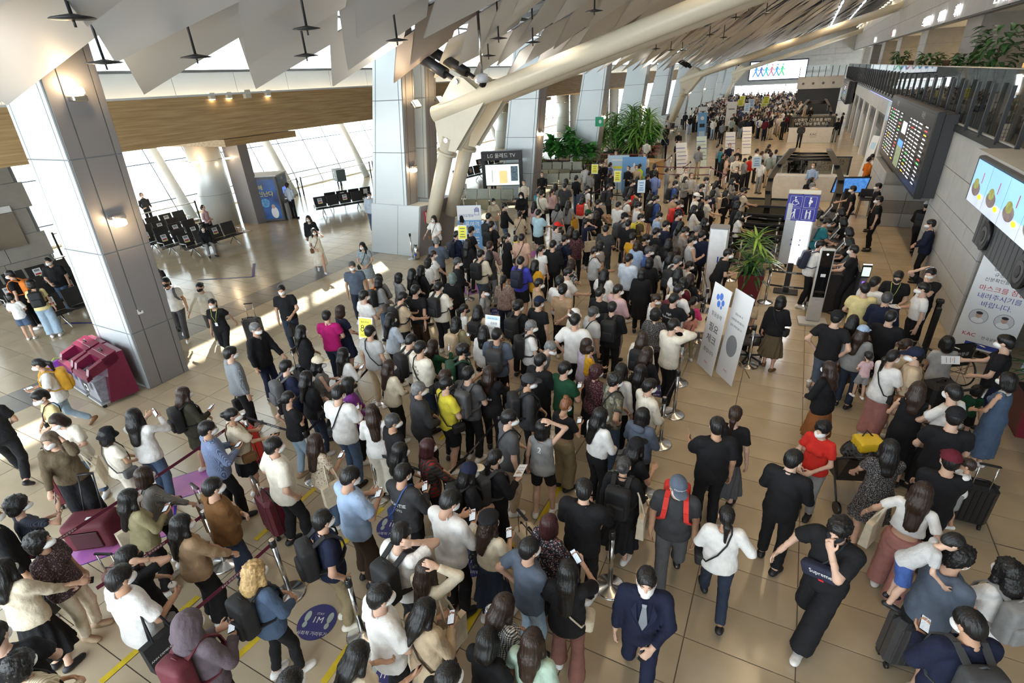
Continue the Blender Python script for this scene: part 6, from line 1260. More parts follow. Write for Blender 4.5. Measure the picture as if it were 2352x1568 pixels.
def hair_mesh(st, lod):
    key = ('hair', st, lod)
    if key in _bm: return _bm[key]
    cap = ell((0, -.010, .118), (.089, .108, .100)); I = np.eye(3); k = .03; disp = hair_disp(.0026, 21); cuts = []
    face = [ell((0, .118, .030), (.066, .062, .100))]         # opening for the face
    sides = [ell((sx * .088, .022, .045), (.034, .042, .062)) for sx in (-1, 1)]
    if st == 's': P = [cap, ell((0, -.065, .065), (.068, .045, .065))]; face = [ell((0, .132, .068), (.076, .070, .120), rot('x', -.25)), rcone((-.09, .058, .03), (.09, .058, .03), .06, .06), rcone((-.10, .03, -.02), (.10, .03, -.02), .065, .065)]
    elif st == 'f': P = [cap, ell((0, .050, .160), (.068, .048, .040)), ell((0, -.07, .06), (.066, .042, .068))]; face = [ell((0, .130, .040), (.072, .062, .094)), rcone((-.10, .045, .02), (.10, .045, .02), .055, .055), rcone((-.10, .03, -.02), (.10, .03, -.02), .065, .065)]   # fringe
    elif st == 'c': P = [ell((0, -.010, .125), (.098, .115, .108)), ell((0, .04, .170), (.07, .06, .05)), ell((0, -.065, .07), (.075, .05, .07))]; face = [ell((0, .132, .045), (.072, .068, .100)), rcone((-.10, .05, .01), (.10, .05, .01), .06, .06)]; disp = curl_disp(.012)
    elif st == 'bald': P = [rcone((-.07, -.05, .07), (.07, -.05, .07), .045, .045), ell((0, -.07, .07), (.08, .04, .06))]; face = [ell((0, .06, .10), (.07, .14, .2))]; face = [ell((0, .03, .15), (.06, .12, .10))]
    elif st == 'b': P = [cap, rcone((0, -.03, .09), (0, -.035, -.015), .092, .098, None, (I, 1.1)), rcone((-.075, .03, .09), (-.084, .025, -.01), .030, .030), rcone((.075, .03, .09), (.084, .025, -.01), .030, .030)]; face = [ell((0, .115, .050), (.062, .080, .098), rot('x', -.2)), ell((0, .06, -.05), (.062, .08, .07))]
    elif st == 'cb': P = [ell((0, -.015, .115), (.108, .125, .115)), ell((0, -.05, .03), (.105, .075, .08))]; face = [ell((0, .125, .050), (.064, .078, .098), rot('x', -.2)), ell((0, .06, -.05), (.065, .09, .07))]; disp = curl_disp(.011)
    elif st in ('l', 'lx', 'cl'):
        z = {'l': -.20, 'lx': -.30, 'cl': -.24}[st]
        P = [cap, rcone((0, -.035, .09), (0, -.075, -.05), .092, .100, None, (I, 1.25)), rcone((0, -.075, -.05), (0, -.120, z), .100, .070, None, (I, 2.0)), rcone((-.074, .03, .09), (-.086, .02, -.03), .028, .032), rcone((.074, .03, .09), (.086, .02, -.03), .028, .032)]
        P += [rcone((sx * .086, .02, -.03), (sx * .100, .055, -.17), .031, .020) for sx in (-1, 1)]
        face = [ell((0, .118, .052), (.062, .078, .104), rot('x', -.25)), ell((0, .07, -.06), (.060, .085, .08)), ell((0, .06, -.15), (.07, .09, .10))]
        if st == 'cl': disp = curl_disp(.014)
    elif st in ('pt', 'bun', 'hb'):
        P = [ell((0, -.008, .116), (.084, .103, .096)), ell((0, -.055, .06), (.070, .050, .060))]; face = [ell((0, .128, .060), (.070, .074, .112), rot('x', -.25)), rcone((-.10, .045, .03), (.10, .045, .03), .062, .062), rcone((-.10, .02, -.03), (.10, .02, -.03), .06, .06)]
        if st == 'pt': P += [rcone((0, -.10, .10), (0, -.155, .05), .026, .036), rcone((0, -.155, .05), (0, -.140, -.16), .038, .016)]
        elif st == 'bun': P += [ell((0, -.125, .115), (.045, .038, .045))]
        else: P += [ell((0, -.06, .215), (.045, .045, .036))]
    elif st == 'hood': P = [ell((0, -.015, .105), (.115, .130, .130)), rcone((0, -.04, .06), (0, -.03, -.06), .105, .12)]; face = [ell((0, .13, .06), (.075, .10, .105))]; disp = hair_disp(.002, 5)
    if st != 'hood': subs = face
    else: subs = face
    me = sdf_mesh('hair', P, {0: .0125, 1: .019, 2: .024}[lod], k, cuts, subs, (), disp)
    _bm[key] = me; return me
def cap_mesh(kind, lod):
    key = ('hat', kind)
    if key in _bm: return _bm[key]
    if kind == 'cap':
        a = sdf_mesh('cap', [ell((0, -.008, .128), (.096, .113, .098)), torus((0, -.008, .12), .097, .006)], .0125, .01, [(V3(0, 0, .108), unit(V3(0, -.12, -1)))])
        c = sdf_mesh('brim', [ell((0, .118, .118), (.080, .088, .016))], .0115, .01, [(V3(0, .066, 0), V3(0, -1, 0))], [ell((0, .115, .075), (.10, .12, .045))])
        r = (a, c)
    elif kind == 'bucket':
        m = MB(); m.lathe([(.150, .065), (.128, .095), (.103, .120), (.098, .150), (.086, .195), (.05, .215), (.0, .218)], n=20, close=False)
        m.lathe([(.0, .185), (.09, .12), (.122, .09), (.150, .065)], n=20, close=False); r = (m.mesh('hat'), None)
    else:
        r = (sdf_mesh('beret', [ell((.0, -.02, .172), (.118, .128, .052), rot('x', .18)), torus((0, -.008, .135), .088, .012)], .013, .03), None)
    _bm[key] = r; return r
def mask_mesh():
    if 'mask' in _bm: return _bm['mask']
    V, Q = sdf_mesh('mask', [ell((0, .045, .040), (.070, .082, .056)), rcone((0, .105, .072), (0, .112, .030), .016, .020)], .0105, .03, [(V3(0, .012, 0), unit(V3(0, -1, .25))), (V3(0, .09, .078), unit(V3(0, .45, 1)))], want='np')
    m = MB()
    m.add(V, [tuple(q) for q in Q], True)
    for sx in (-1, 1):
        for z0, z1 in ((.062, .095), (.02, .055)): m.tube([(sx * .066, .045, z0), (sx * .080, .012, (z0 + z1) / 2 + .008), (sx * .088, -.006, z1)], .0022, 4, False)
    _bm['mask'] = m.mesh('mask'); return _bm['mask']
def eye_mesh():
    if 'eyes' in _bm: return _bm['eyes'], _bm['brows']
    m = MB(); q = MB()
    for sx in (-1, 1):
        P = []; F = []
        for i, a in enumerate(np.linspace(0, 2 * math.pi, 9)[:-1]): P.append((sx * .034 + .0155 * math.cos(a), .0885 - .010 * abs(math.cos(a)) * (1 if sx * math.cos(a) > 0 else .4), .0985 + .0052 * math.sin(a) + .002 * sx * math.cos(a)))
        P.append((sx * .034, .0945, .0985)); F = [(i, (i + 1) % 8, 8) for i in range(8)]; m.add(P, F, True)
        q.tube([(sx * .016, .0955, .117), (sx * .036, .092, .1225), (sx * .054, .080, .117)], [.003, .004, .002], 5)
    _bm['eyes'] = m.mesh('eyes'); _bm['brows'] = q.mesh('eyebrows'); return _bm['eyes'], _bm['brows']
def glasses_mesh():
    if 'gl' in _bm: return _bm['gl']
    m = MB()
    for sx in (-1, 1):
        m.tube([(sx * .036 + .024 * math.cos(a), .106 - .012 * abs(math.cos(a)), .094 + .018 * math.sin(a)) for a in np.linspace(0, 2 * math.pi, 11)], .0022, 4, False)
        m.tube([(sx * .060, .092, .097), (sx * .083, .0, .095)], .0022, 4, False)
    m.tube([(-.012, .106, .097), (.012, .106, .097)], .002, 4, False); _bm['gl'] = m.mesh('glasses'); return _bm['gl']
C = {  # cloth colours: code -> (words, linear rgb)
    'bk': ('black', (.012, .012, .014)), 'wh': ('white', (.80, .79, .77)), 'cr': ('cream', (.70, .61, .46)), 'iv': ('ivory', (.76, .71, .60)), 'be': ('beige', (.55, .43, .29)), 'tn': ('tan', (.40, .27, .16)),
    'gy': ('grey', (.26, .26, .26)), 'lg': ('light grey', (.48, .48, .48)), 'ch': ('charcoal', (.045, .046, .05)), 'dg': ('dark grey', (.085, .085, .09)), 'nv': ('navy', (.012, .016, .04)), 'sl': ('slate blue', (.10, .125, .17)),
    'lb': ('light blue', (.36, .48, .68)), 'pb': ('pale blue', (.55, .62, .72)), 'bl': ('blue', (.05, .10, .30)), 'rb': ('royal blue', (.06, .06, .42)), 'pw': ('periwinkle blue', (.22, .30, .62)), 'cy': ('pale cyan', (.45, .66, .74)), 'tl': ('teal', (.03, .22, .28)),
    'jn': ('blue denim', (.075, .115, .19)), 'lj': ('pale denim', (.32, .42, .52)), 'dj': ('dark denim', (.025, .035, .06)), 'kh': ('khaki', (.27, .21, .12)), 'ol': ('olive brown', (.115, .085, .050)), 'kk': ('pale khaki', (.30, .265, .15)), 'do': ('dark olive', (.045, .042, .028)), 'gn': ('dark green', (.012, .06, .028)), 'sg': ('sage green', (.30, .36, .33)), 'mi': ('mint', (.42, .55, .45)),
    'bn': ('brown', (.16, .075, .025)), 'db': ('dark brown', (.05, .03, .018)), 'ta': ('taupe', (.30, .25, .22)), 'ru': ('rust', (.30, .11, .035)), 'mb': ('mauve brown', (.22, .10, .08)), 'pk': ('pale pink', (.66, .44, .45)), 'hp': ('hot pink', (.62, .05, .20)), 'mg': ('magenta', (.48, .015, .16)), 'co': ('coral', (.66, .27, .20)), 'rp': ('dusty rose', (.42, .19, .17)),
    'pp': ('purple', (.20, .04, .26)), 'li': ('lilac', (.50, .42, .52)), 'mv': ('grey mauve', (.12, .095, .11)), 'rd': ('red', (.62, .03, .02)), 'mr': ('maroon', (.11, .012, .022)), 'ye': ('yellow', (.72, .62, .06)), 'py': ('pale yellow', (.74, .63, .30)), 'mu': ('mustard', (.62, .32, .02)), 'og': ('orange', (.72, .20, .02)), 'lm': ('lime', (.50, .70, .03)), 'pe': ('peach', (.62, .40, .30))}
PAT = {'flb': ('black floral', 'floral', (.012, .012, .014), (.40, .39, .38), (.20, .17, .17), 105), 'fln': ('navy floral', 'floral', (.018, .02, .035), (.5, .5, .52), (.32, .12, .10), 45), 'flm': ('brown floral', 'floral', (.045, .026, .03), (.30, .20, .21), (.10, .06, .07), 60), 'flr': ('maroon spotted', 'dots', (.05, .006, .012), (.6, .5, .5), None, 50),
    'flc': ('cream floral', 'floral', (.62, .54, .42), (.30, .16, .10), (.45, .35, .25), 40), 'flg': ('grey floral', 'floral', (.30, .36, .38), (.10, .14, .17), (.5, .55, .56), 60), 'flt': ('brown print', 'floral', (.24, .16, .13), (.10, .06, .05), (.42, .32, .28), 50), 'pla': ('red plaid', 'plaid', (.30, .02, .02), (.02, .025, .02), (.06, .05, .05), 5.0), 'gin': ('black and white gingham', 'gingham', (.015, .015, .018), (.22, .22, .22), (.78, .78, .76), 15), 'chk': ('blue checked', 'gingham', (.03, .05, .13), (.14, .19, .34), (.38, .45, .62), 34), 'gck': ('grey checked', 'gingham', (.10, .095, .085), (.18, .17, .155), (.28, .27, .25), 36), 'rck': ('red checked', 'gingham', (.10, .02, .03), (.30, .16, .16), (.6, .5, .5), 22),
    'nst': ('navy striped', 'vstripe', (.012, .014, .03), (.05, .055, .08), None, 26), 'cst': ('cream striped', 'vstripe', (.70, .63, .48), (.48, .38, .22), None, 14), 'gst': ('grey striped', 'vstripe', (.30, .32, .34), (.14, .155, .17), None, 30), 'wst': ('black and white striped', 'stripe', (.75, .74, .72), (.02, .02, .03), None, 12), 'bst': ('black striped', 'vstripe', (.012, .012, .014), (.42, .42, .42), None, 10), 'cam': ('camouflage', 'camo', (.16, .15, .10), (.30, .28, .22), (.06, .06, .045), 14), 'est': ('cream banded', 'stripe', (.68, .60, .45), (.50, .40, .27), None, 7), 'dsp': ('dark striped', 'stripe', (.02, .025, .04), (.34, .36, .38), None, 8)}
def cloth(c):
    if c in PAT: p = PAT[c]; return pattern(p[0] + ' cloth', p[1], p[2], p[3], p[4], p[5])
    return mat(C[c][0] + ' cloth', C[c][1], .85, var=.10, scale=9, spec=.25, bump=.45, bscale=13, bmap=(1.3, 1.3, .8), bdist=.035)
def cname(c): return PAT[c][0] if c in PAT else C[c][0]
HC = {'k': ('black', (.008, .007, .007)), 'n': ('dark brown', (.028, .014, .009)), 'b': ('brown', (.075, .034, .017)), 'g': ('grey', (.16, .16, .16)), 'y': ('blond', (.50, .33, .14)), 'a': ('ash brown', (.15, .105, .07)), 'o': ('ginger', (.20, .075, .03)), 'v': ('green grey', (.13, .18, .17)), 'r': ('reddish brown', (.045, .012, .013)), 'd': ('silver black', (.05, .05, .052))}
HS = {'s': 'short', 'f': 'fringed', 'c': 'curly', 'bald': 'thinning', 'b': 'bobbed', 'cb': 'curly bobbed', 'l': 'long', 'lx': 'very long', 'cl': 'long wavy', 'pt': 'ponytailed', 'bun': 'bun-tied', 'hb': 'top-knotted', 'hood': 'hooded'}
TN = {'tee': 'tee', 'tel': 'loose tee', 'ls': 'long-sleeved top', 'polo': 'polo shirt', 'shirt': 'shirt', 'sshirt': 'short-sleeved shirt', 'knit': 'jumper', 'jk': 'jacket', 'suit': 'suit', 'crop': 'crop top', 'tank': 'sleeveless top', 'hoodie': 'hoodie', 'vest': 'vest', 'tuck': 'tucked-in tee', 'tuckl': 'tucked-in shirt', 'dress': 'dress', 'ldress': 'long dress', 'coat': 'coat', 'gown': 'pinafore dress'}
BN = {'p': 'trousers', 'slim': 'leggings', 'w': 'wide trousers', 'jean': 'trousers', 'fl': 'flared trousers', 's': 'shorts', 'bs': 'short shorts', 'c': 'cropped trousers', 'sk': 'long skirt', 'ms': 'short skirt', 'msk': 'midi skirt'}
BCH = {'m': 'trunk', 'w': 'trunk'}
SKIN = [mat('skin %d' % i, c, .55, var=.05, scale=14, spec=.35) for i, c in enumerate(((.60, .36, .25), (.64, .41, .30), (.52, .30, .19)))]
def hairmat(c): return mat(HC[c][0] + ' hair', HC[c][1], .36, var=.35, scale=26, spec=.45, bump=.55, bscale=95, bmap=(1, 1, .09), bdist=.012)
MASKW = mat('white mask fabric', (.84, .84, .83), .8, var=.02); MASKK = mat('black mask fabric', (.015, .015, .018), .8, var=.05)
EYE = mat('dark eye', (.012, .009, .008), .25, var=.2); RIM = mat('dark spectacle rim', (.02, .02, .02), .3)
PEOPLE = []
class Person: pass
def person(x, y, az, h, sex, lod, hair, top, bot=None, aL='dn', aR='dn', leg='st', lean=3, hy=0, hp=8, mask='w', hat=None, brim=None, shoe='wh', inner=None, glasses=0, under=None, group=None, z=0.0, label=None, holder=None):
    """az: direction faced, clockwise from the hall axis +Y"""
    f = figure(sex, aL, aR, leg, lean); p = Person(); p.f = f; p.lod = lod; s = h / 1.72; p.s = s; p.xy = (x, y)
    r = empty('person', (x, y, z), -math.radians(az)); r.scale = (s, s, s); p.root = r; p.desc = None; p.az = az
    sk = SKIN[(int(abs(x * 37 + y * 91)) % 5) % 3]; k0 = TOPS[top[0]][0]
    obj('body', body_mesh(f, hy, hp, lod, .84 if k0 == 2 else 1.0, .86 if bot and bot[0] in ('p', 'w', 'jean', 'fl', 'slim') else 1.0, 1.0 if top[0] in ('crop', 'tank') else .92), sk, r)
    hs = {'k': 1.22}.get(sex, 1.0); H = headmat(f, hy, hp) * hs; M = Matrix([[*H[0], f.head0[0]], [*H[1], f.head0[1]], [*H[2], f.head0[2]], [0, 0, 0, 1]]); p.head = M
    def hp_(name, me, m, parent=r, ident=False):
        o = obj(name, me, m, parent)
        if not ident: o.matrix_local = M
        return o
    st, hc = hair
    hm = hp_('hood' if st == 'hood' else 'hair', hair_mesh(st, lod), cloth(top[1]) if st == 'hood' else hairmat(hc))
    if hat:
        a, b = cap_mesh(hat[0], lod); ho = hp_({'cap': 'cap', 'bucket': 'bucket_hat', 'beret': 'beret'}[hat[0]], a, cloth(hat[1])); p.hat = ho
        if b: obj('brim', b, cloth(brim or hat[1]), ho)
    if mask: hp_('face_mask', mask_mesh(), MASKW if mask == 'w' else MASKK)
    if lod == 0:
        e, q = eye_mesh(); hp_('eyes', e, EYE); hp_('eyebrows', q, hairmat('k' if hc in 'yavgod' else hc))
    if glasses: hp_('glasses', glasses_mesh(), RIM)
    k, c = top
    p.top = obj({'suit': 'suit_jacket', 'jk': 'jacket', 'coat': 'coat', 'dress': 'dress', 'ldress': 'dress', 'gown': 'dress', 'knit': 'jumper', 'hoodie': 'hoodie', 'vest': 'vest'}.get(k, 'shirt'), top_mesh(k, f, lod), cloth(c), r)
    if inner:
        o = obj('undershirt', top_mesh('inner', f, lod), cloth(inner), r)
    if bot:
        p.bot = obj({'sk': 'skirt', 'ms': 'skirt', 'msk': 'skirt', 's': 'shorts', 'bs': 'shorts'}.get(bot[0], 'trousers'), bottom_mesh(bot[0], f, lod), cloth(bot[1]), r)
    for i in (0, 1): obj('shoe', shoe_mesh(f, i, lod), mat(C[shoe][0] + ' shoe leather', C[shoe][1], .5, var=.08, scale=20), r)
    r['category'] = 'person'
    if group: r['group'] = group
    p.words = (HS[st], HC[hc][0] if st != 'hood' else '', cname(c), TN[k], cname(bot[1]) if bot else '', BN[bot[0]] if bot else '')
    p.hat_w = (cname(hat[1]) + {'cap': ' cap', 'bucket': ' bucket hat', 'beret': ' beret'}[hat[0]]) if hat else ''
    p.sex = sex; p.z = z; p.label = label; p.extra = []; p.mask = mask; p.holder = holder
    PEOPLE.append(p); return p
# ------------------------------------------------------------------ things people carry
def pmat(p): return Matrix.Translation((*p.xy, p.z)) @ Matrix.Rotation(-math.radians(p.az), 4, 'Z') @ Matrix.Scale(p.s, 4)
def tmat(f): t = PIV + f.off - f.R @ PIV; R = f.R; return Matrix([[*R[0], t[0]], [*R[1], t[1]], [*R[2], t[2]], [0, 0, 0, 1]])
ITEMS = []
def item(name, M, label, cat, p, group):
    r = empty(name, (0, 0, 0)); r.matrix_world = M; r['category'] = cat; r['group'] = group; ITEMS.append((r, label, p)); return r
def cm(key, fn):
    if key not in _bm: _bm[key] = fn()
    return _bm[key]
def bagmat(c): return mat(C[c][0] + ' bag fabric', C[c][1], .7, var=.12, scale=12, bump=.2, bscale=90)
def backpack(p, c, small=False):
    f = p.f; h = .014 if p.lod == 0 else .03; d = BODY[p.sex]['ch'][1] + .03
    r = item('backpack', pmat(p) @ tmat(f), '%s backpack worn by the' % C[c][0], 'backpack', p, 'backpacks')
    obj('bag_body', cm(('bp', p.sex, p.lod), lambda: sdf_mesh('bag_body', [rbox((0, -d - .075, 1.20), (.10, .035, .165), .05), ell((0, -d - .07, 1.36), (.12, .06, .07))], h, .04)), bagmat(c), r)
    obj('front_pocket', cm(('bpp', p.sex, p.lod), lambda: sdf_mesh('front_pocket', [rbox((0, -d - .155, 1.12), (.085, .010, .075), .03)], h, .02)), bagmat(c), r)
    for sx in (-1, 1):
        def st():
            m = MB(); x = sx * .095; y = BODY[p.sex]['ch'][1] + .034; P = [(x * .9, -d - .02, 1.40), (x, -.03, 1.475), (x * 1.1, .05, 1.452), (x * 1.2, y - .015, 1.36), (x * 1.35, y, 1.25), (x * 1.75, y * .55, 1.14), (x * 1.9, -.02, 1.08), (x * 1.2, -d - .03, 1.06)]
            for q in range(len(P) - 1):
                a, b = V3(*P[q]), V3(*P[q + 1]); w = V3(.028, 0, 0); t = unit(np.cross(b - a, (1, 0, 0))) * .007; m.hexa([a - w - t, a + w - t, a + w + t, a - w + t, b - w - t, b + w - t, b + w + t, b - w + t])
            return m.mesh('strap')
        obj('strap', cm(('bps', p.sex, sx), st), bagmat(c), r)
    if p.lod == 0:
        obj('carry_loop', cm(('bpl', p.sex), lambda: MB().tube([(-.04, -d - .05, 1.42), (0, -d - .06, 1.455), (.04, -d - .05, 1.42)], .008, 6).mesh('carry_loop')), bagmat(c), r)
        obj('zip_line', cm(('bpz', p.sex), lambda: MB().tube([(-.125, -d - .135, 1.16), (-.11, -d - .13, 1.33), (0, -d - .12, 1.40), (.11, -d - .13, 1.33), (.125, -d - .135, 1.16)], .004, 4).mesh('zip_line')), CHROME if c in ('bk', 'nv', 'ch') else BLACK, r)
def strapmesh(sx, sex):
    m = MB(); b = BODY[sex]; w = b['ch'][0] + .045; y = b['ch'][1] + .042
    P = [(-sx * .075, -.015, 1.475), (-sx * .07, .07, 1.44), (-sx * .03, y, 1.30), (sx * .06, y + .01, 1.14), (sx * (w - .03), y * .75, 1.0), (sx * (w + .01), 0, .96), (sx * (w - .03), -y * .75, 1.0), (sx * .05, -y - .005, 1.16), (-sx * .03, -y, 1.32), (-sx * .07, -.09, 1.445), (-sx * .075, -.015, 1.475)]
    m.tube(P, .010, 6, False); return m.mesh('strap')
def crossbody(p, c):
    sx = 1 if int(p.xy[0] * 53) % 2 else -1; r = item('shoulder_bag', pmat(p) @ tmat(p.f), '%s cross-body bag worn by the' % C[c][0], 'bag', p, 'cross-body bags'); w = BODY[p.sex]['ch'][0] + .07
    obj('strap', cm(('xs', sx, p.sex), lambda: strapmesh(sx, p.sex)), bagmat(c), r); obj('pouch', cm(('xp', sx, p.sex), lambda: sdf_mesh('pouch', [rbox((sx * w, .05, .93), (.025, .075, .045), .03)], .016, .01)), bagmat(c), r)
    if p.lod == 0: obj('flap', cm(('xf', sx, p.sex), lambda: sdf_mesh('flap', [rbox((sx * (w + .035), .05, .955), (.012, .078, .03), .015)], .016, .01)), bagmat(c), r)
def waistbag(p, c):
    r = item('waist_bag', pmat(p) @ tmat(p.f), 'navy lettered waist bag slung across the front of the', 'bag', p, 'cross-body bags'); obj('strap', cm(('xs', 1, p.sex), lambda: strapmesh(1, p.sex)), bagmat('bk'), r); obj('pouch', cm(('wb',), lambda: sdf_mesh('pouch', [rbox((.0, .19, 1.17), (.13, .02, .04), .035, rot('y', .35))], .014, .01)), bagmat(c), r)
    letter('Supreme', .06, INKW, r, frame((-.03, .248, 1.20), (-1, 0, .36), (.36, 0, 1))); patch(r, V3(-.05, .247, 1.13), (-1, 0, .36), (.36, 0, 1), 0, 0, .05, .022, INKR)
def tote(p, c, side):
    sx = 1 if side == 'R' else -1; r = item('tote_bag', pmat(p) @ tmat(p.f), '%s tote bag on the shoulder of the' % C[c][0], 'bag', p, 'tote bags'); w = BODY[p.sex]['sh'] + .135
    def bag():
        m = MB(); x = sx * w; m.hexa([(x - .05, -.17, .68), (x + .05, -.17, .68), (x + .05, .17, .68), (x - .05, .17, .68), (x - .035, -.19, 1.03), (x + .035, -.19, 1.03), (x + .035, .19, 1.03), (x - .035, .19, 1.03)]); return m.mesh('bag_body')
    obj('bag_body', cm(('tb', sx, p.sex), bag), bagmat(c), r)
    for k in (-1, 1): obj('handle', cm(('th', sx, p.sex, k), lambda: MB().tube([(sx * (w + k * .03), -.09, 1.02), (sx * (w - .06), -.06, 1.25), (sx * (w - .17), -.01, 1.455), (sx * (w - .06), .05, 1.25), (sx * (w + k * .03), .09, 1.02)], .011, 6).mesh('handle')), bagmat(c), r)
    p.tote = r; r['sx'] = sx; p.tw = w; return r
def handbag(p, c):
    a = p.f.arms[0]; r = item('handbag', pmat(p) @ Matrix.Translation(Vector(a[2] + a[3] * .10)), '%s handbag hanging from the hand of the' % C[c][0], 'bag', p, 'handbags'); obj('bag_body', cm(('hb',), lambda: sdf_mesh('bag_body', [rbox((0, 0, -.26), (.03, .13, .09), .03)], .018, .01)), bagmat(c), r); obj('handle', cm(('hh',), lambda: MB().tube([(0, -.1, -.16), (0, -.06, -.02), (0, 0, .0), (0, .06, -.02), (0, .1, -.16)], .010, 6).mesh('handle')), bagmat(c), r)
PHB = mat('black phone case', (.012, .012, .014), .25); PHS = mat('lit phone screen', (.62, .70, .80), .2, emit=.55, var=.35, scale=40)
def hand_frame(p, i): S_, E_, W, fd, n, u, curl, nm, sx = p.f.arms[i]; c = W + fd * .085 + n * .026; return pmat(p) @ frame(c, u * (1 if sx > 0 else -1), fd), n
def phone(p, i):
    M, n = hand_frame(p, i); S_, E_, W, fd, n, u, curl, nm, sx = p.f.arms[i]; x = u; z = np.cross(x, fd); s = 1 if z @ n > 0 else -1; c = W + fd * .085 + n * .030
    r = item('phone', pmat(p) @ frame(c, x * s, fd), 'smartphone held in the hand of the', 'phone', p, 'phones in hands'); obj('case', cm(('ph',), lambda: MB().box((0, 0, 0), (.074, .15, .009), .004).mesh('case')), PHB, r); obj('screen', cm(('phs',), lambda: MB().box((0, 0, .005), (.066, .138, .002)).mesh('screen')), PHS, r)
def paper(p, i):
    S_, E_, W, fd, n, u, curl, nm, sx = p.f.arms[i]; r = item('paper_sheet', pmat(p) @ frame(W + fd * .14 + n * .03, u, fd), 'white paper held in the hand of the', 'paper', p, 'papers in hands'); obj('sheet', cm(('pa',), lambda: MB().box((0, .03, 0), (.13, .23, .002)).mesh('sheet')), PAPERW, r)
    for k in range(3): obj('print_line', cm(('pl', k), lambda: MB().box((0, -.02 + k * .05, .0018), (.09, .008, .001)).mesh('print_line')), GREYI, r)
def cup(p, i):
    S_, E_, W, fd, n, u, curl, nm, sx = p.f.arms[i]; r = item('drink_cup', pmat(p) @ Matrix.Translation(Vector(W + fd * .08 + n * .045)), 'takeaway drink cup held by the', 'cup', p, 'drink cups'); obj('cup_body', cm(('cb',), lambda: MB().lathe([(.030, -.06), (.040, .06)], n=16).mesh('cup_body')), mat('coffee cup', (.30, .22, .17), .25), r); obj('lid', cm(('cl',), lambda: MB().lathe([(.043, .06), (.043, .068), (.03, .085)], n=16).mesh('lid')), mat('clear lid', (.55, .52, .48), .2), r); obj('straw', cm(('cs',), lambda: MB().tube([(0, 0, .06), (.015, 0, .14)], .004, 6).mesh('straw')), DARK, r)
def carton(p):
    a = p.f.arms; c = (a[0][2] + a[1][2]) / 2 + V3(0, .12, .02); r = item('cardboard_box', pmat(p) @ Matrix.Translation(Vector(c)), 'brown cardboard box carried by the', 'box', p, 'boxes'); obj('box_body', cm(('cx',), lambda: MB().box((0, 0, 0), (.36, .28, .22)).mesh('box_body')), mat('cardboard', (.36, .22, .10), .8), r); obj('tape_strip', cm(('ct',), lambda: MB().box((0, 0, .001), (.05, .284, .224)).mesh('tape_strip')), mat('dark tape', (.05, .04, .03), .5), r)
def suitcase(p, c, dx, dy, free=None):
    h = .62; w = .42; d = .25
    if free: M = Matrix.Translation((free[0], free[1], 0)) @ Matrix.Rotation(free[2], 4, 'Z'); lab = free[3]
    else: M = Matrix.Translation((*p.xy, 0)) @ Matrix.Rotation(-math.radians(p.az), 4, 'Z') @ Matrix.Translation((dx, dy, 0)); lab = '%s wheeled suitcase beside the' % C[c][0]
    r = item('suitcase', M, lab, 'suitcase', p, 'wheeled suitcases'); m = mat(C[c][0] + ' suitcase shell', C[c][1], .32, var=.06)
    def body():
        b = MB(); b.box((0, 0, .07 + h / 2), (w, d, h), .045)
        for k in range(6): b.box((-w / 2 + .05 + k * (w - .1) / 5, 0, .07 + h / 2), (.022, d + .016, h - .10), .006)
        return b.mesh('shell')
    obj('shell', cm(('sc',), body), m, r); obj('zip_band', cm(('sz',), lambda: MB().box((0, 0, .07 + h / 2), (w + .006, .02, h + .006), .006).mesh('zip_band')), BLACK, r)
    for sx in (-1, 1):
        obj('handle_rod', cm(('sr', sx), lambda: MB().tube([(sx * .09, -d / 2 + .03, .6), (sx * .09, -d / 2 + .03, 1.02)], .009, 8).mesh('handle_rod')), CHROME, r)
        for sy in (-1, 1): obj('wheel', cm(('sw', sx, sy), lambda: MB().tube([(sx * .16 - .014, sy * .085, .032), (sx * .16 + .014, sy * .085, .032)], .032, 10).box((sx * .16, sy * .085, .06), (.035, .03, .04)).mesh('wheel')), BLACK, r)
    obj('grip', cm(('sg',), lambda: MB().box((0, -d / 2 + .03, 1.03), (.22, .035, .03), .01).mesh('grip')), BLACK, r); obj('top_handle', cm(('st',), lambda: MB().tube([(-.07, .02, .07 + h), (-.05, .02, .10 + h), (.05, .02, .10 + h), (.07, .02, .07 + h)], .012, 6).mesh('top_handle')), BLACK, r); return r
def lanyard(p):
    m = MB(); y = BODY[p.sex]['ch'][1] + .040; m.tube([(-.06, -.05, 1.475), (-.075, .04, 1.455), (-.05, y, 1.33), (0, y + .008, 1.16), (.05, y, 1.33), (.075, .04, 1.455), (.06, -.05, 1.475)], .006, 6); o = m.build('lanyard', mat('lime lanyard', (.45, .55, .12), .6), p.root); o.matrix_local = tmat(p.f); q = MB().box((0, y + .016, 1.11), (.06, .008, .09)).build('badge', PAPERW, p.root); q.matrix_local = tmat(p.f)
def suit_details(p):
    y = BODY[p.sex]['ch'][1] + .022; m = MB(); m.add([(-.022, y - .02, 1.435), (.022, y - .02, 1.435), (.018, y - .005, 1.41), (-.018, y - .005, 1.41), (.04, y + .012, 1.20), (-.04, y + .012, 1.20), (0, y + .014, 1.10)], [(0, 1, 2, 3), (3, 2, 4, 5), (5, 4, 6)]); o = m.build('tie', mat('grey silk tie', (.22, .24, .27), .4), p.root); o.matrix_local = tmat(p.f)
    for sx in (-1, 1): m = MB(); m.prism([(sx * .075, y - .03, 1.45), (sx * .115, y - .015, 1.34), (sx * .10, y + .004, 1.28), (sx * .005, y + .020, 1.09), (sx * .055, y + .002, 1.26)], (0, .008, 0)); o = m.build('lapel', cloth('nv'), p.root); o.matrix_local = tmat(p.f)
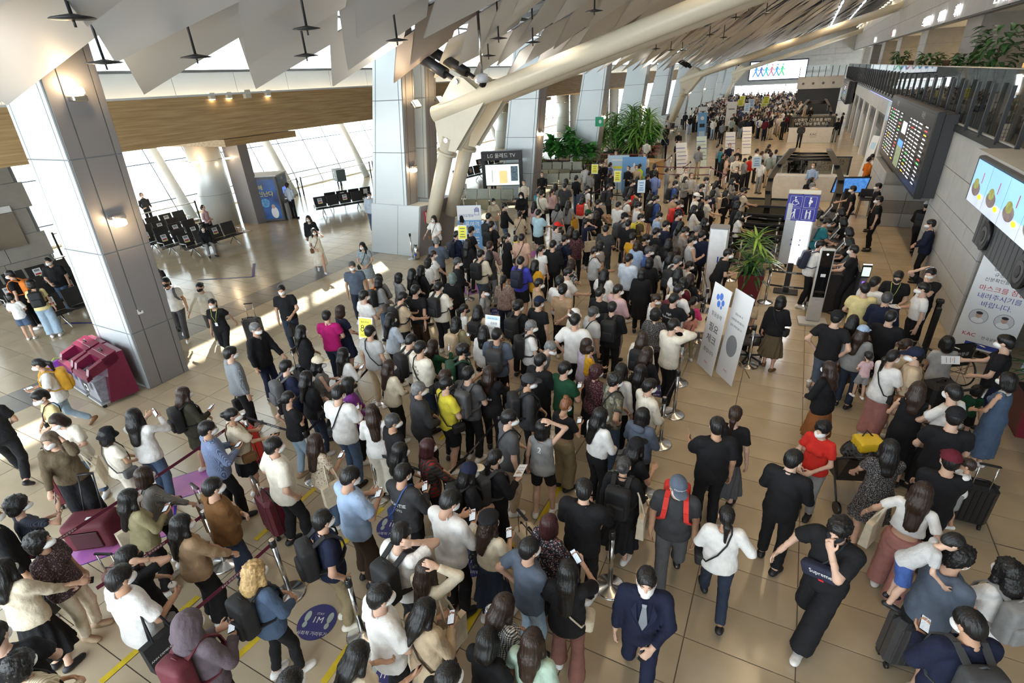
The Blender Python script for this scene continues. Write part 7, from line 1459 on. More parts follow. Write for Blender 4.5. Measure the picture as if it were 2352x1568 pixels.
def on_back(p, txts, m=None, front=False):
    """printed lettering laid onto the back of a top"""
    y = -(BODY[p.sex]['ch'][1] + .062) if not front else BODY[p.sex]['ch'][1] + .06
    from mathutils.bvhtree import BVHTree
    me = p.top.data; bv = BVHTree.FromPolygons([v.co.copy() for v in me.vertices], [tuple(q.vertices) for q in me.polygons]); T = tmat(p.f); d = (T.to_3x3() @ Vector((0, 1 if not front else -1, 0)))
    for t, s_, z in txts:
        src = text_mesh(t, s_, 0, 'CENTER'); q = src.copy()
        for v in q.vertices:
            o_ = T @ Vector((v.co.x * (1 if not front else -1), -.5 if not front else .5, z + v.co.y)); h = bv.ray_cast(o_, d); v.co = (h[0] if h[0] is not None else T @ Vector((v.co.x, y, z + v.co.y))) - d * .004
        q.name = 'print'; obj('printed_lettering', q, m or INKW, p.root)
def on_cap(p, t):
    src = text_mesh(t, .034); q = src.copy()
    for v in q.vertices: a = v.co.x / .11; v.co = (-.112 * math.sin(a), -.008 + .116 * math.cos(a), .150 + v.co.y)
    obj('printed_lettering', q, INKW, p.hat)
def parse_row(line):
    t = line.split(); x, y, az, h = (float(v) for v in t[:4]); sex = t[4]; lod = int(t[5]); ha, tp, bt = t[6:9]; kw = {}; it = []
    for o in t[9:]:
        k, _, v = o.partition('=')
        if '=' in o:
            if k in ('aL', 'aR'): kw[k] = v
            elif k == 'l': kw['leg'] = v
            elif k == 'ln': kw['lean'] = float(v)
            elif k in ('hy', 'hp', 'z'): kw[k] = float(v)
            elif k == 'm': kw['mask'] = {'k': 'k', 'n': None, 'w': 'w'}[v]
            elif k == 'hat': q = v.split(':'); kw['hat'] = (q[0], q[1]); kw['brim'] = q[2] if len(q) > 2 else None
        else:
            c = o.split(':')
            if c[0] == 'sh': kw['shoe'] = c[1]
            elif c[0] == 'in': kw['inner'] = c[1]
            elif c[0] == 'g': kw['glasses'] = 1
            elif c[0] == 'n': kw['nick'] = c[1]
            else: it.append(c)
    nick = kw.pop('nick', None)
    p = person(x, y, az, h, sex, lod, tuple(ha.split(':')), tuple(tp.split(':')), None if bt == '-' else tuple(bt.split(':')), **kw); p.z = kw.get('z', 0.0); p.items = it; p.nick = nick
    for c in it:
        k = c[0]
        if k == 'bp': backpack(p, c[1])
        elif k == 'xb': crossbody(p, c[1])
        elif k == 'wb': waistbag(p, c[1])
        elif k == 'tt': tote(p, c[1], c[2])
        elif k == 'hb': handbag(p, c[1])
        elif k in ('ph', 'ph2'): phone(p, 1 if k == 'ph' else 0)
        elif k in ('pa', 'pa2'): paper(p, 1 if k == 'pa' else 0)
        elif k == 'cup': cup(p, 1)
        elif k == 'box': carton(p)
        elif k == 'cs': suitcase(p, c[1], float(c[2]), float(c[3]))
        elif k == 'lanyard': lanyard(p)
        elif k == 'tie': suit_details(p)
    return p
# columns: x y azimuth height sex lod hair:colour top:colour bottom:colour options
TABLE = '''
-1.69 1.75 5 1.71 m 0 s:k tee:bk p:bk aL=hd aR=hd l=cl hy=14 sh:bk
-1.25 2.32 358 1.63 w 0 l:n ls:mi p:gy aL=hd aR=dn l=ct xb:gy
-1.60 2.16 10 1.61 w 0 b:k tee:bk p:bk aL=hd aR=hd l=st hy=-14 hp=25 sh:bk
-2.52 1.61 21 1.61 w 0 l:k tee:cr p:bk aL=ph aR=re l=st hp=25 ph
-2.74 1.19 352 1.72 m 0 s:k tee:bk p:bk aL=hd aR=re l=ct
-1.65 2.52 25 1.60 w 0 l:n sshirt:gin p:gy aL=hd aR=hd l=ct hp=20
-2.25 2.17 9 1.61 w 0 l:k jk:be sk:be aL=ph aR=ph l=ct hy=14 hp=25 sh:bk ph xb:db
-2.59 2.04 22 1.78 m 0 s:k tel:wh p:bk aL=dn aR=ph l=st hy=5 sh:bk pa
-0.56 3.30 169 1.73 m 0 s:k suit:nv p:nv aL=hd aR=dn l=wk hp=2 sh:bk in:wh ph2 tie
-1.23 3.07 347 1.63 w 0 lx:k tel:bk fl:mb aL=ph aR=pu l=ct xb:cr ph
-1.66 3.10 24 1.70 m 0 s:k tee:sl jean:lj aL=hi aR=cr l=st sh:bk
-2.47 2.54 8 1.61 w 0 lx:n ls:cr w:bk aL=hd aR=up l=st sh:wh tt:cr:R
-2.87 2.67 11 1.75 m 0 s:k tee:wh p:bk aL=st aR=ea l=st hy=-14 hp=25 bp:bk
-1.66 3.58 19 1.56 w 0 b:r sshirt:fln sk:bk aL=hd aR=hd l=st xb:bk
-2.22 3.31 8 1.60 w 0 cl:n tuck:cr sk:dj aL=hd aR=ph l=cl hy=14 hat=beret:bk ph
-3.96 1.17 352 1.69 m 0 hood:k hoodie:mv p:bk aL=ph aR=ph l=st sh:bk ph bp:mr
-2.65 3.20 9 1.82 m 0 s:k shirt:wh p:bk aL=ph aR=ph l=st hy=14 hp=30 sh:bk ph
1.83 3.79 337 1.78 m 0 s:k jk:nv p:nv aL=ph aR=hd l=cl hy=-14 hp=20 sh:bk bp:ch ph2
-1.41 3.97 358 1.78 m 0 s:k jk:bk p:bk aL=ph aR=re l=st hy=-14 hp=15 sh:wh
-3.94 1.80 6 1.66 w 0 cl:y jk:jn slim:bk aL=hd aR=hd l=cl in:gy bp:bk
-0.01 4.43 350 1.60 w 0 pt:k knit:wh jean:dj aL=hd aR=st l=wk sh:bk xb:bk
-3.78 2.53 26 1.71 m 0 s:k polo:nv p:kh aL=po aR=po l=st hy=-14 sh:iv bp:bk g
-0.55 4.65 172 1.70 f 0 s:d polo:ch jean:dg aL=dn aR=dn l=wr hy=-14 hp=10 hat=cap:sl sh:bk bp:rd g n:champ
0.99 4.59 210 1.79 m 0 c:k tel:bk w:bk aL=fa aR=wi l=wk hp=15 m=k wb:nv
1.50 4.49 92 1.05 k 0 s:k tee:lg s:bl aL=re aR=re l=st ln=35 hy=-14 hp=40 z=0.95 m=n sh:bk
-2.83 3.89 40 1.62 w 0 l:k tel:bk p:bk aL=hd aR=hd l=st hat=cap:nv:cr sh:bk bp:bk
-1.18 4.69 359 1.63 w 0 bun:d jk:bk sk:bk aL=dn aR=hd l=st sh:wh bp:bk tt:cr:R n:ueren
-3.44 3.44 3 1.72 m 0 s:k ls:ch p:bk aL=ph aR=ph l=ct hp=20 ph xb:bl n:beast
1.82 4.54 56 1.77 m 0 c:k tel:sl s:bk aL=cr aR=cr l=wi sh:iv
-3.92 3.08 14 1.79 m 0 s:k tel:lb c:db aL=ph aR=ph l=st hp=25 sh:bk ph
-2.66 4.23 32 1.62 w 0 pt:k jk:bk p:bk aL=hd aR=ph l=st hy=-14 sh:bk pa bp:ch cs:cr:.55:.15
-5.01 0.36 345 1.60 w 0 cb:k shirt:cst p:be aL=hd aR=hd l=ct hy=-14 sh:bk xb:bk
-4.98 1.17 357 1.74 m 0 f:k tel:wh p:bk aL=dn aR=cu l=ct cup tt:bk:R n:ann
2.29 4.68 327 1.64 w 0 cl:k ls:wh s:wh aL=re aR=hd l=st bp:gy
-1.18 5.16 38 1.59 w 0 l:k tee:bk p:bk aL=dn aR=ph l=ct hy=-14 hat=cap:bk xb:bk
-5.31 0.38 304 1.75 m 0 s:k tee:bk p:bk aL=hd aR=hd l=st hy=14 sh:bk
-3.82 3.86 30 1.63 w 0 l:k tee:bk p:bk aL=hd aR=dn l=cl
0.53 5.40 17 1.76 m 0 s:k suit:bk p:bk aL=hd aR=hd l=ct hy=14 sh:bk in:wh
-3.58 4.11 36 1.59 w 0 b:r shirt:pla p:bk aL=hd aR=fw l=st
-5.34 1.40 1 1.61 w 0 l:k dress:bk - aL=hd aR=ea l=st hy=10 m=k
-5.23 1.90 7 1.63 w 0 lx:k knit:tn w:bk aL=hd aR=fw l=st hy=14 cs:gy:.0:-.5
-2.37 5.02 355 1.61 w 0 b:k vest:gy bs:bk aL=dn aR=up l=cl n:two
-2.81 4.89 40 1.74 m 0 s:k tee:dg p:be aL=hd aR=dn l=st hy=14 xb:bk g
-0.29 5.70 337 1.77 m 0 s:k tel:bk p:bk aL=re aR=dn l=st hy=14 sh:bk pa2
1.74 5.49 26 1.66 w 0 lx:n crop:wh w:rp aL=wi aR=hi l=ct hy=-14 tt:cr:L
-1.76 5.51 32 1.66 w 0 lx:k tuckl:wh p:bk aL=hd aR=hd l=st hy=14 sh:bk
-5.31 2.36 9 1.73 m 0 s:k knit:bn jean:dj aL=cr aR=cr l=st sh:bk
-1.26 5.82 14 1.59 w 0 b:k hoodie:sl p:bk aL=hd aR=hd l=st hy=14 sh:bk
-4.27 4.29 24 1.67 m 0 s:d tee:bk p:bk aL=dn aR=dn l=ct hy=14
-5.22 3.15 16 1.78 m 0 s:k sshirt:iv p:bk aL=po aR=po l=cl sh:bk cs:mr:-.45:-.1
-2.31 5.64 20 1.59 w 0 hb:o crop:bk w:kh aL=hd aR=ph l=st hp=25 sh:bk ph
-5.01 3.60 14 1.59 w 0 lx:n tee:flc jean:jn aL=dn aR=ph l=st hy=-14 ph tt:cr:R
-0.14 6.17 5 1.69 w 0 pt:n tee:bk sk:dg aL=hd aR=dn l=cl sh:bk
-6.32 0.76 337 1.62 w 0 l:k knit:cr sk:bk aL=fw aR=fw l=st sh:bk hb:bk cs:rp:.35:.75
1.56 6.22 352 1.63 w 0 l:k dress:flb - aL=fw aR=fw l=cl sh:bn
2.07 6.07 2 1.73 m 0 s:k tee:bk p:bk aL=cr aR=cr l=st hat=cap:mr sh:bk
-4.70 4.40 335 1.63 w 0 lx:n ls:wh w:iv aL=hd aR=hd l=st hy=-14 sh:bk
-6.45 1.13 56 1.61 w 0 cb:k sshirt:flm p:cr aL=dn aR=hd l=st hy=-15 hp=-5 sh:tn ph
0.90 6.50 211 1.56 w 0 c:k polo:rd p:gy aL=hd aR=hd l=st sh:bk
-6.24 1.91 2 1.60 w 0 lx:k ls:kk p:bk aL=dn aR=ph l=ct hy=14 ph tt:cr:L
2.26 6.14 279 0.92 k 0 s:n tee:wh s:gy aL=re aR=re l=cl hy=14 z=0.72 m=n
-2.99 5.86 50 1.72 m 0 s:k ls:ch p:bk aL=hd aR=dn l=ct hy=14 hat=cap:ch sh:bk bp:bk
-1.82 6.35 44 1.73 m 0 c:k tee:cam jean:jn aL=hd aR=hi l=ct xb:bk
-1.35 6.47 44 1.67 m 0 f:k shirt:iv p:bk aL=hd aR=hd l=ct
-4.38 5.03 35 1.73 m 0 s:g jk:ch p:bk aL=hd aR=hd l=cl
-4.10 5.34 27 1.70 m 0 s:k tee:ye s:bk aL=hd aR=hd l=ct hy=14 m=k xb:bk
-6.50 2.23 8 1.59 w 0 b:n ls:gck p:bk aL=hd aR=fw l=st hy=-14 xb:db cs:bn:.1:.55
-3.90 5.67 3 1.74 m 0 s:k tee:dg p:bk aL=hd aR=hd l=st bp:dg g
-4.20 5.48 19 1.73 m 0 s:n tee:bk p:bk aL=hd aR=hd l=st sh:bk g
-2.62 6.40 23 1.72 m 0 s:k tee:gn p:bk aL=hd aR=ph l=st hy=14 ph
-5.36 4.43 351 1.76 m 0 s:k tel:wh jean:jn aL=hd aR=ph l=ct hp=20 sh:bk ph xb:bk
-3.70 5.98 346 1.63 w 0 l:n jk:bk p:bk aL=hd aR=re l=ct hy=14 sh:bk n:nike
-1.85 6.81 18 1.63 w 0 l:k ls:wh p:bk aL=dn aR=dn l=st xb:bk
-2.22 6.72 26 1.58 w 0 cb:r sshirt:flr sk:bk aL=hd aR=hd l=ct hy=14 xb:bk
-1.59 6.95 36 1.60 w 0 l:k jk:bk p:bk aL=dn aR=dn l=st hy=-14 sh:bk
-3.06 6.48 16 1.73 m 0 s:k tel:bk p:bk aL=hd aR=hd l=st
-6.50 3.11 16 1.70 m 0 s:k shirt:chk p:bk aL=ph aR=ph l=cl sh:bk ph g
2.24 6.94 360 1.80 m 1 s:k tee:bk p:bk aL=hd aR=hd l=st hy=14 hat=cap:bk sh:bk cs:bk:.55:.25
-7.27 1.01 7 1.71 m 1 s:k suit:bk p:bk aL=dn aR=dn l=ct
-5.61 4.87 34 1.62 w 1 b:k jk:pp p:bk aL=hd aR=hd l=st m=k
-6.56 3.52 22 1.64 w 1 bun:k sshirt:cr ms:bk aL=ph aR=re l=st hy=14 ph xb:bn
-7.35 1.28 360 1.61 w 1 cb:k tee:nst p:bk aL=ph aR=pu l=st hy=14 sh:bk ph
-6.18 4.20 17 1.62 w 1 pt:k tee:bk jean:lj aL=hi aR=cr l=cl m=k sh:tn
-1.63 7.50 30 1.63 w 1 lx:n jk:bk p:bk aL=hd aR=hd l=st
-2.53 7.31 48 1.00 k 1 s:n ls:mu s:sl aL=hd aR=re l=ct z=0.55 m=n sh:bk
-5.37 5.56 15 1.62 w 1 lx:n ls:cr p:bk aL=hd aR=hd l=st hy=14 xb:bk
-4.44 6.35 49 1.71 m 1 c:k tee:bk p:bk aL=dn aR=ph l=ct m=k bp:gn
-3.45 7.08 81 1.73 m 1 s:g polo:gy p:gy aL=hd aR=hd l=st ln=28 hy=14 hp=25 sh:bk g
-5.05 6.02 15 1.80 m 1 s:k knit:iv p:dj aL=hd aR=cr l=st sh:bk xb:bk n:sheep
-6.37 4.74 8 1.63 w 1 lx:k ls:bk jean:dj aL=cr aR=cr l=st hy=14 xb:bk
-2.67 7.51 40 1.60 w 1 b:n tel:li p:bk aL=hd aR=hd l=ct hy=14 sh:bk
2.01 7.74 8 1.67 w 1 l:n gown:bk - aL=hd aR=hd l=ct sh:bk in:wh
2.39 7.67 314 1.75 m 1 s:k tee:wh p:bk aL=re aR=dn l=ct hy=14 sh:bk
1.01 8.06 308 1.61 w 1 l:n jk:bk sk:ru aL=hd aR=cu l=st sh:pe cup xb:bk
-4.14 7.05 348 1.73 m 1 s:k tel:sl p:bk aL=hd aR=dn l=st hy=14 bp:ch
-5.16 6.51 21 1.59 w 1 l:n ls:gn p:bk aL=ph aR=pu l=ct ph
-7.96 2.55 3 1.55 w 1 b:k tee:iv c:iv aL=hd aR=hd l=ct hat=bucket:bk xb:dg
-1.84 8.13 9 1.59 w 1 l:n knit:iv p:bk aL=dn aR=dn l=ct hy=14 bp:bk
-7.82 2.90 334 1.68 w 1 lx:k ls:wh jean:jn aL=pu aR=pu l=ct sh:bk ph
-6.86 4.78 18 1.71 m 1 s:k jk:nv p:bk aL=hd aR=fw l=ct bp:dg g
-5.49 6.30 20 1.72 m 1 s:k sshirt:iv p:bk aL=dn aR=ph l=st hp=25 sh:bk bp:bk
-6.60 5.20 34 1.62 w 1 l:k vest:gck p:bk aL=ph aR=ph l=ct hy=14 hat=cap:cr sh:bk pa
-3.78 7.63 54 1.71 m 1 s:g tee:wh p:bk aL=hd aR=hd l=ct sh:bk bp:bk g
-1.41 8.39 35 1.79 m 1 s:k ls:iv p:bk aL=hd aR=ea l=ct sh:wh
-6.44 5.63 12 1.60 w 1 lx:k ls:wh sk:flg aL=ph aR=ph l=st ph
-3.04 8.00 355 1.78 m 1 s:k tel:wh p:bk aL=hi aR=hi l=st hy=14 sh:bk
-8.38 2.14 123 1.68 w 1 lx:a knit:ol w:bk aL=ea aR=fw l=st hy=14 sh:bk tt:cr:L cs:mr:.35:-.75
-4.57 7.32 356 1.60 w 1 l:k ls:wh p:bk aL=dn aR=dn l=ct sh:bk
-7.87 3.64 13 1.61 w 1 l:n jk:do ms:do aL=hd aR=ph l=cl ph bp:bk cs:rd:.35:.6
1.54 8.75 337 0.80 k 1 c:k tee:pk s:gy aL=hd aR=hd l=ct z=0.72 m=n
1.80 8.71 49 1.65 w 1 pt:k tel:wh w:rp aL=cr aR=hd l=st xb:bk
2.13 8.74 275 1.73 m 1 s:k tel:be p:be aL=dn aR=dn l=st hat=cap:nv xb:bn
-6.41 6.33 356 1.72 m 1 s:k tee:lg p:be aL=dn aR=dn l=st xb:bk
-2.92 8.58 44 1.72 m 1 s:d sshirt:lg p:dg aL=dn aR=dn l=ct g xb:bk
3.18 8.55 305 1.63 w 1 b:k gown:jn - aL=hd aR=dn l=st in:wh
-5.26 7.45 3 1.61 w 1 cl:k ls:kk p:bk aL=hd aR=ph l=ct bp:be ph
-3.31 8.62 38 1.60 w 1 b:n tee:iv p:bk aL=dn aR=dn l=ct hat=bucket:wh
-8.99 2.51 150 1.60 w 1 b:n sshirt:iv jean:jn aL=ph aR=ph l=st hy=14 hp=25 ph hb:bk
-1.85 9.10 3 1.62 w 1 cb:k sshirt:flb p:bk aL=hd aR=hd l=st
-2.64 8.92 358 1.72 m 1 s:k jk:bk p:bk aL=dn aR=ph l=ct sh:bk bp:bk
-8.13 4.70 14 1.75 m 1 f:k shirt:gst p:bk aL=dn aR=dn l=ct sh:lg hb:bk
-4.39 8.36 10 1.71 m 1 c:k tee:bk p:bk aL=dn aR=dn l=st hy=14 sh:bk bp:bk
2.04 9.31 57 1.61 w 1 bun:n tee:be p:bk aL=dn aR=ph l=ct
-4.06 8.62 18 1.74 m 1 s:k tee:bk p:bk aL=dn aR=dn l=st hat=cap:nv
-5.15 8.09 358 1.61 w 1 lx:k tel:be p:bk aL=hd aR=hd l=st bp:bk
-4.88 8.29 343 1.22 k 1 s:k tee:be s:be aL=hd aR=hd l=st hy=14 hat=beret:cr
-6.58 7.10 14 1.63 w 1 lx:k ls:pb p:bk aL=hd aR=hd l=st hy=14
1.49 9.61 20 1.60 w 1 lx:n ls:gy jean:dj aL=dn aR=ph l=st hy=14 hat=cap:lb sh:bk
3.10 9.23 12 1.00 k 1 cb:k tee:gn s:bk aL=hd aR=hd l=ct hy=14 sh:bk
1.08 9.66 20 1.79 m 1 s:k tee:bk jean:sl aL=hi aR=hi l=ct hat=cap:bk sh:bk
-1.66 9.74 19 1.72 m 1 s:k tel:bk p:bk aL=hd aR=re l=ct hy=14 sh:bk n:perf
-7.89 6.03 22 1.62 w 1 l:k jk:bk p:bk aL=hd aR=cr l=st xb:bk
-3.10 9.54 24 1.73 m 1 s:k tee:bk p:bk aL=hd aR=hd l=st hy=14 sh:bk
-2.08 9.92 62 1.60 w 1 bun:n tee:wh p:gy aL=dn aR=dn l=ct hy=14 hp=25 sh:bk
3.36 9.58 288 1.77 m 1 f:k tee:bk s:nv aL=hd aR=re l=ct hy=14 sh:bk pa
1.38 10.05 20 1.60 w 1 lx:k jk:tn sk:bn aL=hd aR=hd l=ct
-2.81 9.79 32 1.74 f 1 s:k ls:pk p:gy aL=hd aR=hd l=st hy=14 sh:bk
-3.87 9.44 358 1.72 m 1 c:k tee:tn p:bk aL=hd aR=bk l=st
-7.79 6.64 337 1.69 m 1 s:k polo:mg jean:dj aL=ph aR=hd l=ct sh:bk ph
-8.67 5.65 80 1.72 m 1 s:g jk:bk p:nv aL=fw aR=dn l=st sh:bk in:gy g cs:bk:-.4:.55
-5.80 8.55 42 1.34 k 1 pt:k tee:wh s:bk aL=dn aR=dn l=ct m=k
-1.67 10.18 29 1.75 m 1 s:k tel:wh p:bk aL=hd aR=hd l=ct hy=14 sh:bk bp:mr
1.92 10.15 15 1.73 m 1 s:k tee:bk p:bk aL=hd aR=hd l=ct hy=14 sh:bk
-1.37 10.35 324 1.16 k 1 b:k ls:co p:kh aL=hd aR=hd l=ct
-6.94 7.91 34 1.73 m 1 s:k tee:be p:bk aL=ph aR=re l=ct hp=25 m=k bp:bk ph
-7.83 7.03 16 1.65 w 1 b:n dress:nv - aL=hd aR=hd l=ct sh:bk
0.21 10.58 16 1.61 w 1 b:k ls:bk sk:ol aL=dn aR=hd l=ct sh:bn xb:bk ph
-10.29 2.81 179 1.46 k 1 f:k tee:py s:sl aL=hd aR=hd l=st g xb:bk
-4.55 9.68 49 1.71 m 1 s:k tee:tn p:bk aL=dn aR=dn l=ct
-5.63 9.15 73 1.61 w 1 s:k tee:gy p:bk aL=dn aR=dn l=st hy=14 hp=25 hat=cap:bk sh:bk
-4.12 9.89 357 1.72 m 1 c:k ls:wh p:bk aL=hd aR=hd l=st
-1.41 10.67 12 1.30 k 1 pt:k ls:hp s:bk aL=dn aR=ph l=ct hy=14
-6.85 8.32 348 1.74 m 1 s:k tee:bk c:db aL=re aR=sb l=st hy=14 sh:bk ph
2.88 10.39 344 1.68 w 1 b:k tee:lg p:bk aL=lp aR=lp l=si
-6.49 8.68 4 1.74 m 1 s:k sshirt:iv p:bk aL=dn aR=ph l=st bp:bk
-10.62 2.17 299 1.74 m 1 s:k tee:bk p:bk aL=hd aR=hd l=wk sh:bk
-7.73 7.66 16 1.75 m 1 s:k tee:wh p:bk aL=dn aR=ph l=ct
-1.71 10.97 32 1.62 w 1 b:k tee:mr p:bk aL=dn aR=ph l=ct bp:be
-7.94 7.89 11 1.60 w 1 l:b tank:bk p:iv aL=hd aR=hd l=st
1.94 11.01 21 1.74 m 1 s:d suit:nv p:nv aL=hd aR=hd l=st sh:bk
-5.49 9.84 351 1.61 w 1 pt:k ls:flt p:nv aL=hd aR=hd l=st sh:bk
-4.19 10.49 51 1.73 m 1 s:k tel:wh p:bk aL=hd aR=re l=ct hy=14 m=k
-0.36 11.45 185 1.60 w 1 l:k tel:be p:bk aL=lp aR=lp l=si hy=14
-1.62 11.30 32 1.60 w 1 l:n jk:bk p:bk aL=dn aR=ph l=ct hy=14
-3.45 10.94 2 1.63 w 1 lx:k tel:wh p:bk aL=hd aR=hd l=ct hy=14
1.64 11.44 356 1.74 m 1 s:k tee:py p:bk aL=hd aR=hd l=ct sh:bk
-2.67 11.29 355 1.61 w 1 b:k coat:bk p:bk aL=dn aR=ph l=st sh:bk
-6.73 9.60 342 1.61 w 1 b:v ls:bk p:bk aL=dn aR=dn l=st
-1.93 11.63 10 1.61 w 1 l:k tee:wh p:bk aL=dn aR=ph l=ct sh:bk
-11.38 3.30 203 1.65 w 1 pt:k tel:wh jean:lj aL=ph aR=ph l=wk hy=14 sh:bn bp:mu ph
1.81 11.88 33 1.74 m 1 f:k tee:wh p:bk aL=hd aR=ph l=ct sh:bk
-8.28 8.76 30 1.62 w 1 b:k jk:gy p:jn aL=hd aR=hd l=ct sh:bk bp:bk
2.65 11.83 265 1.74 m 1 s:k tuck:wh p:bk aL=dn aR=ph l=ct hy=14 pa
-2.06 12.03 33 1.75 m 1 s:d tee:lg p:bk aL=hd aR=hd l=ct sh:bk bp:bk
-8.06 9.23 35 1.59 w 1 b:k hoodie:gy jean:jn aL=hd aR=hd l=ct sh:bk
-5.57 10.90 3 1.73 m 1 s:k ls:rb s:bk aL=dn aR=ph l=ct bp:nv
-8.41 8.93 349 1.62 w 1 b:k jk:gy p:jn aL=hd aR=hd l=ct hy=14 sh:bk bp:og
-3.15 11.86 15 1.74 m 1 s:k shirt:pb p:bk aL=hd aR=hd l=ct hy=14
-5.28 11.09 15 1.61 w 1 l:k tee:mu p:bk aL=dn aR=ph l=st hy=14 sh:bk xb:bk
-7.85 9.50 19 1.63 w 1 lx:k tee:bk p:bk aL=hd aR=hd l=ct
-9.93 7.42 139 1.71 m 1 s:k polo:bk p:dj aL=hd aR=dn l=st sh:bk hb:bk
-4.50 11.52 47 1.59 w 1 b:n sshirt:bst p:bk aL=hd aR=hd l=ct m=k
-2.72 12.17 0 1.60 w 1 b:k coat:bk p:bk aL=hd aR=hd l=ct hy=14 sh:bk
-7.08 10.35 45 1.72 m 1 s:d jk:bk p:bk aL=hd aR=hd l=st g
-7.82 9.82 23 1.61 w 1 l:k ls:bk p:bk aL=dn aR=ph l=st sh:bk
2.30 12.54 192 1.73 m 1 s:k polo:bk p:bk aL=hd aR=hd l=ct hp=25 m=k lanyard
-11.15 6.50 147 1.60 w 1 pt:k tee:bk p:bk aL=bh aR=dn l=wk sh:bk lanyard cs:ch:-.35:-.8
-2.33 12.66 30 1.62 w 1 cl:k ls:pb p:bk aL=hd aR=hd l=ct hy=14 sh:bk
-4.16 12.27 53 1.71 m 1 s:k tee:lg p:bk aL=hd aR=re l=st hy=14 sh:bk xb:bk
-2.89 12.67 63 1.72 m 1 s:d suit:bl p:bk aL=hd aR=hd l=st g
-1.91 12.86 51 1.34 k 1 f:k tee:wh s:bk aL=dn aR=dn l=st hy=14
-6.81 11.07 9 1.73 m 1 s:k ls:cr jean:jn aL=hd aR=hd l=st hy=14 sh:bk bp:bk
-1.25 13.03 68 1.73 m 1 s:k tee:bk c:db aL=ph aR=ph l=st ln=20 hy=14 pa
-8.02 10.40 25 1.61 w 1 b:k ls:wh p:bk aL=dn aR=dn l=ct hy=14
2.90 12.88 214 1.72 m 1 s:k tee:bk p:bk aL=fa aR=up l=st sh:bk ph
-9.51 9.28 141 1.73 m 1 s:d polo:sl p:dj aL=dn aR=dn l=ct
-6.78 11.49 344 1.60 w 1 lx:k vest:ch jean:gy aL=hd aR=hd l=st sh:bk tt:cr:R
-2.29 13.18 34 1.60 w 1 b:n tee:bk p:bk aL=dn aR=ph l=st
-2.84 13.17 28 1.62 w 1 lx:k ls:lg p:bk aL=hd aR=hd l=st sh:bk
-5.64 12.29 21 1.62 w 1 pt:k tee:wh p:bk aL=dn aR=dn l=st hy=14
-5.35 12.41 359 1.73 m 1 s:k knit:bk p:bk aL=hd aR=hd l=st hy=14
-6.96 11.82 6 1.73 m 1 s:n shirt:rck p:bk aL=dn aR=ph l=st
-8.29 11.02 36 1.60 w 1 pt:n tee:wh p:bk aL=hd aR=fw l=st
-4.30 13.13 42 1.61 w 1 b:k tel:ta p:bk aL=dn aR=dn l=ct
-3.37 13.44 19 1.61 w 1 b:n ls:lb p:gy aL=dn aR=ph l=st sh:bk
-2.06 13.86 64 1.75 m 1 s:k vest:lg p:bk aL=dn aR=ph l=ct sh:bk in:wh xb:bk
-5.26 13.00 47 1.74 m 1 s:k polo:nv p:bk aL=hd aR=hd l=ct sh:bk bp:nv
-2.63 13.87 13 1.61 w 1 lx:k jk:bk p:bk aL=dn aR=dn l=ct
1.63 14.11 280 1.74 m 1 s:k polo:bk p:bk aL=re aR=re l=ct hy=14 sh:bk
-12.43 7.08 138 1.62 w 1 bun:k ls:iv p:dg aL=hd aR=wi l=wk hy=14 m=k sh:wh
0.79 14.26 82 1.76 m 1 s:k ls:wh p:bk aL=re aR=re l=ct ln=10 bp:nv
-6.47 12.80 354 1.72 m 1 s:k tel:pe p:gy aL=dn aR=dn l=st sh:bk xb:bk
-3.29 13.98 45 1.63 w 1 c:k tee:bk p:bk aL=hd aR=hd l=st hy=14
-3.65 14.04 6 1.62 w 1 c:k tee:mu p:bk aL=dn aR=dn l=st hy=14
-8.63 11.73 345 1.75 m 1 s:g shirt:sl p:bk aL=hd aR=ph l=ct ph
-7.93 12.23 5 1.60 w 1 lx:k jk:bk p:bk aL=hd aR=hd l=st sh:bk
-1.89 14.45 22 1.73 m 1 s:k jk:nv p:bk aL=dn aR=dn l=st hy=14
-6.74 12.96 33 0.85 k 1 b:k ls:ye s:gy aL=re aR=re l=ct hy=14 z=0.75 m=w
-1.22 14.55 58 1.59 w 1 l:k jk:bk p:bk aL=hd aR=hd l=ct sh:bk
-3.13 14.49 50 1.71 m 1 s:k jk:bk p:bk aL=hd aR=hd l=ct
-7.11 13.09 37 1.63 w 1 pt:k ldress:bk - aL=hd aR=hd l=ct hy=14 xb:bk
-13.33 6.82 132 1.74 m 1 s:k tee:wh p:dg aL=dn aR=dn l=wk hy=14 m=k sh:wh in:nv bp:dg
-5.29 13.97 359 1.61 w 1 b:k sshirt:flr p:bk aL=hd aR=hd l=ct
-4.50 14.28 7 1.74 m 1 s:k tel:ch p:ch aL=hd aR=hd l=ct
-2.43 14.81 64 1.72 m 1 s:k tee:ta p:bk aL=hd aR=hd l=ct hp=25
-8.45 12.48 29 1.74 m 1 s:k polo:nv p:bk aL=dn aR=ph l=st hy=14 bp:nv
-2.11 15.04 51 1.72 m 1 s:g tee:ch p:bk aL=dn aR=ph l=st sh:bk
-5.58 14.31 6 1.62 w 1 l:n tee:bk p:bk aL=hd aR=hd l=st hy=14
1.65 15.30 281 1.61 w 1 b:k polo:bk p:bk aL=re aR=ph l=ct hy=14 hp=25 sh:bk
-5.99 14.19 40 1.74 m 1 s:k tee:wst p:bk aL=hd aR=hd l=st hy=14 m=k hat=cap:rd sh:bk
-3.02 15.20 50 1.75 m 1 s:k tee:nv p:bk aL=dn aR=dn l=st sh:bk
-10.86 11.16 151 1.59 w 1 lx:k dress:flg - aL=hd aR=hd l=ct hy=14 sh:wh xb:bk
-8.34 13.11 33 1.72 m 1 s:k tee:bk p:bk aL=hd aR=hd l=st
-4.07 15.07 6 1.73 f 1 s:k tel:bk p:ch aL=dn aR=dn l=st sh:bk
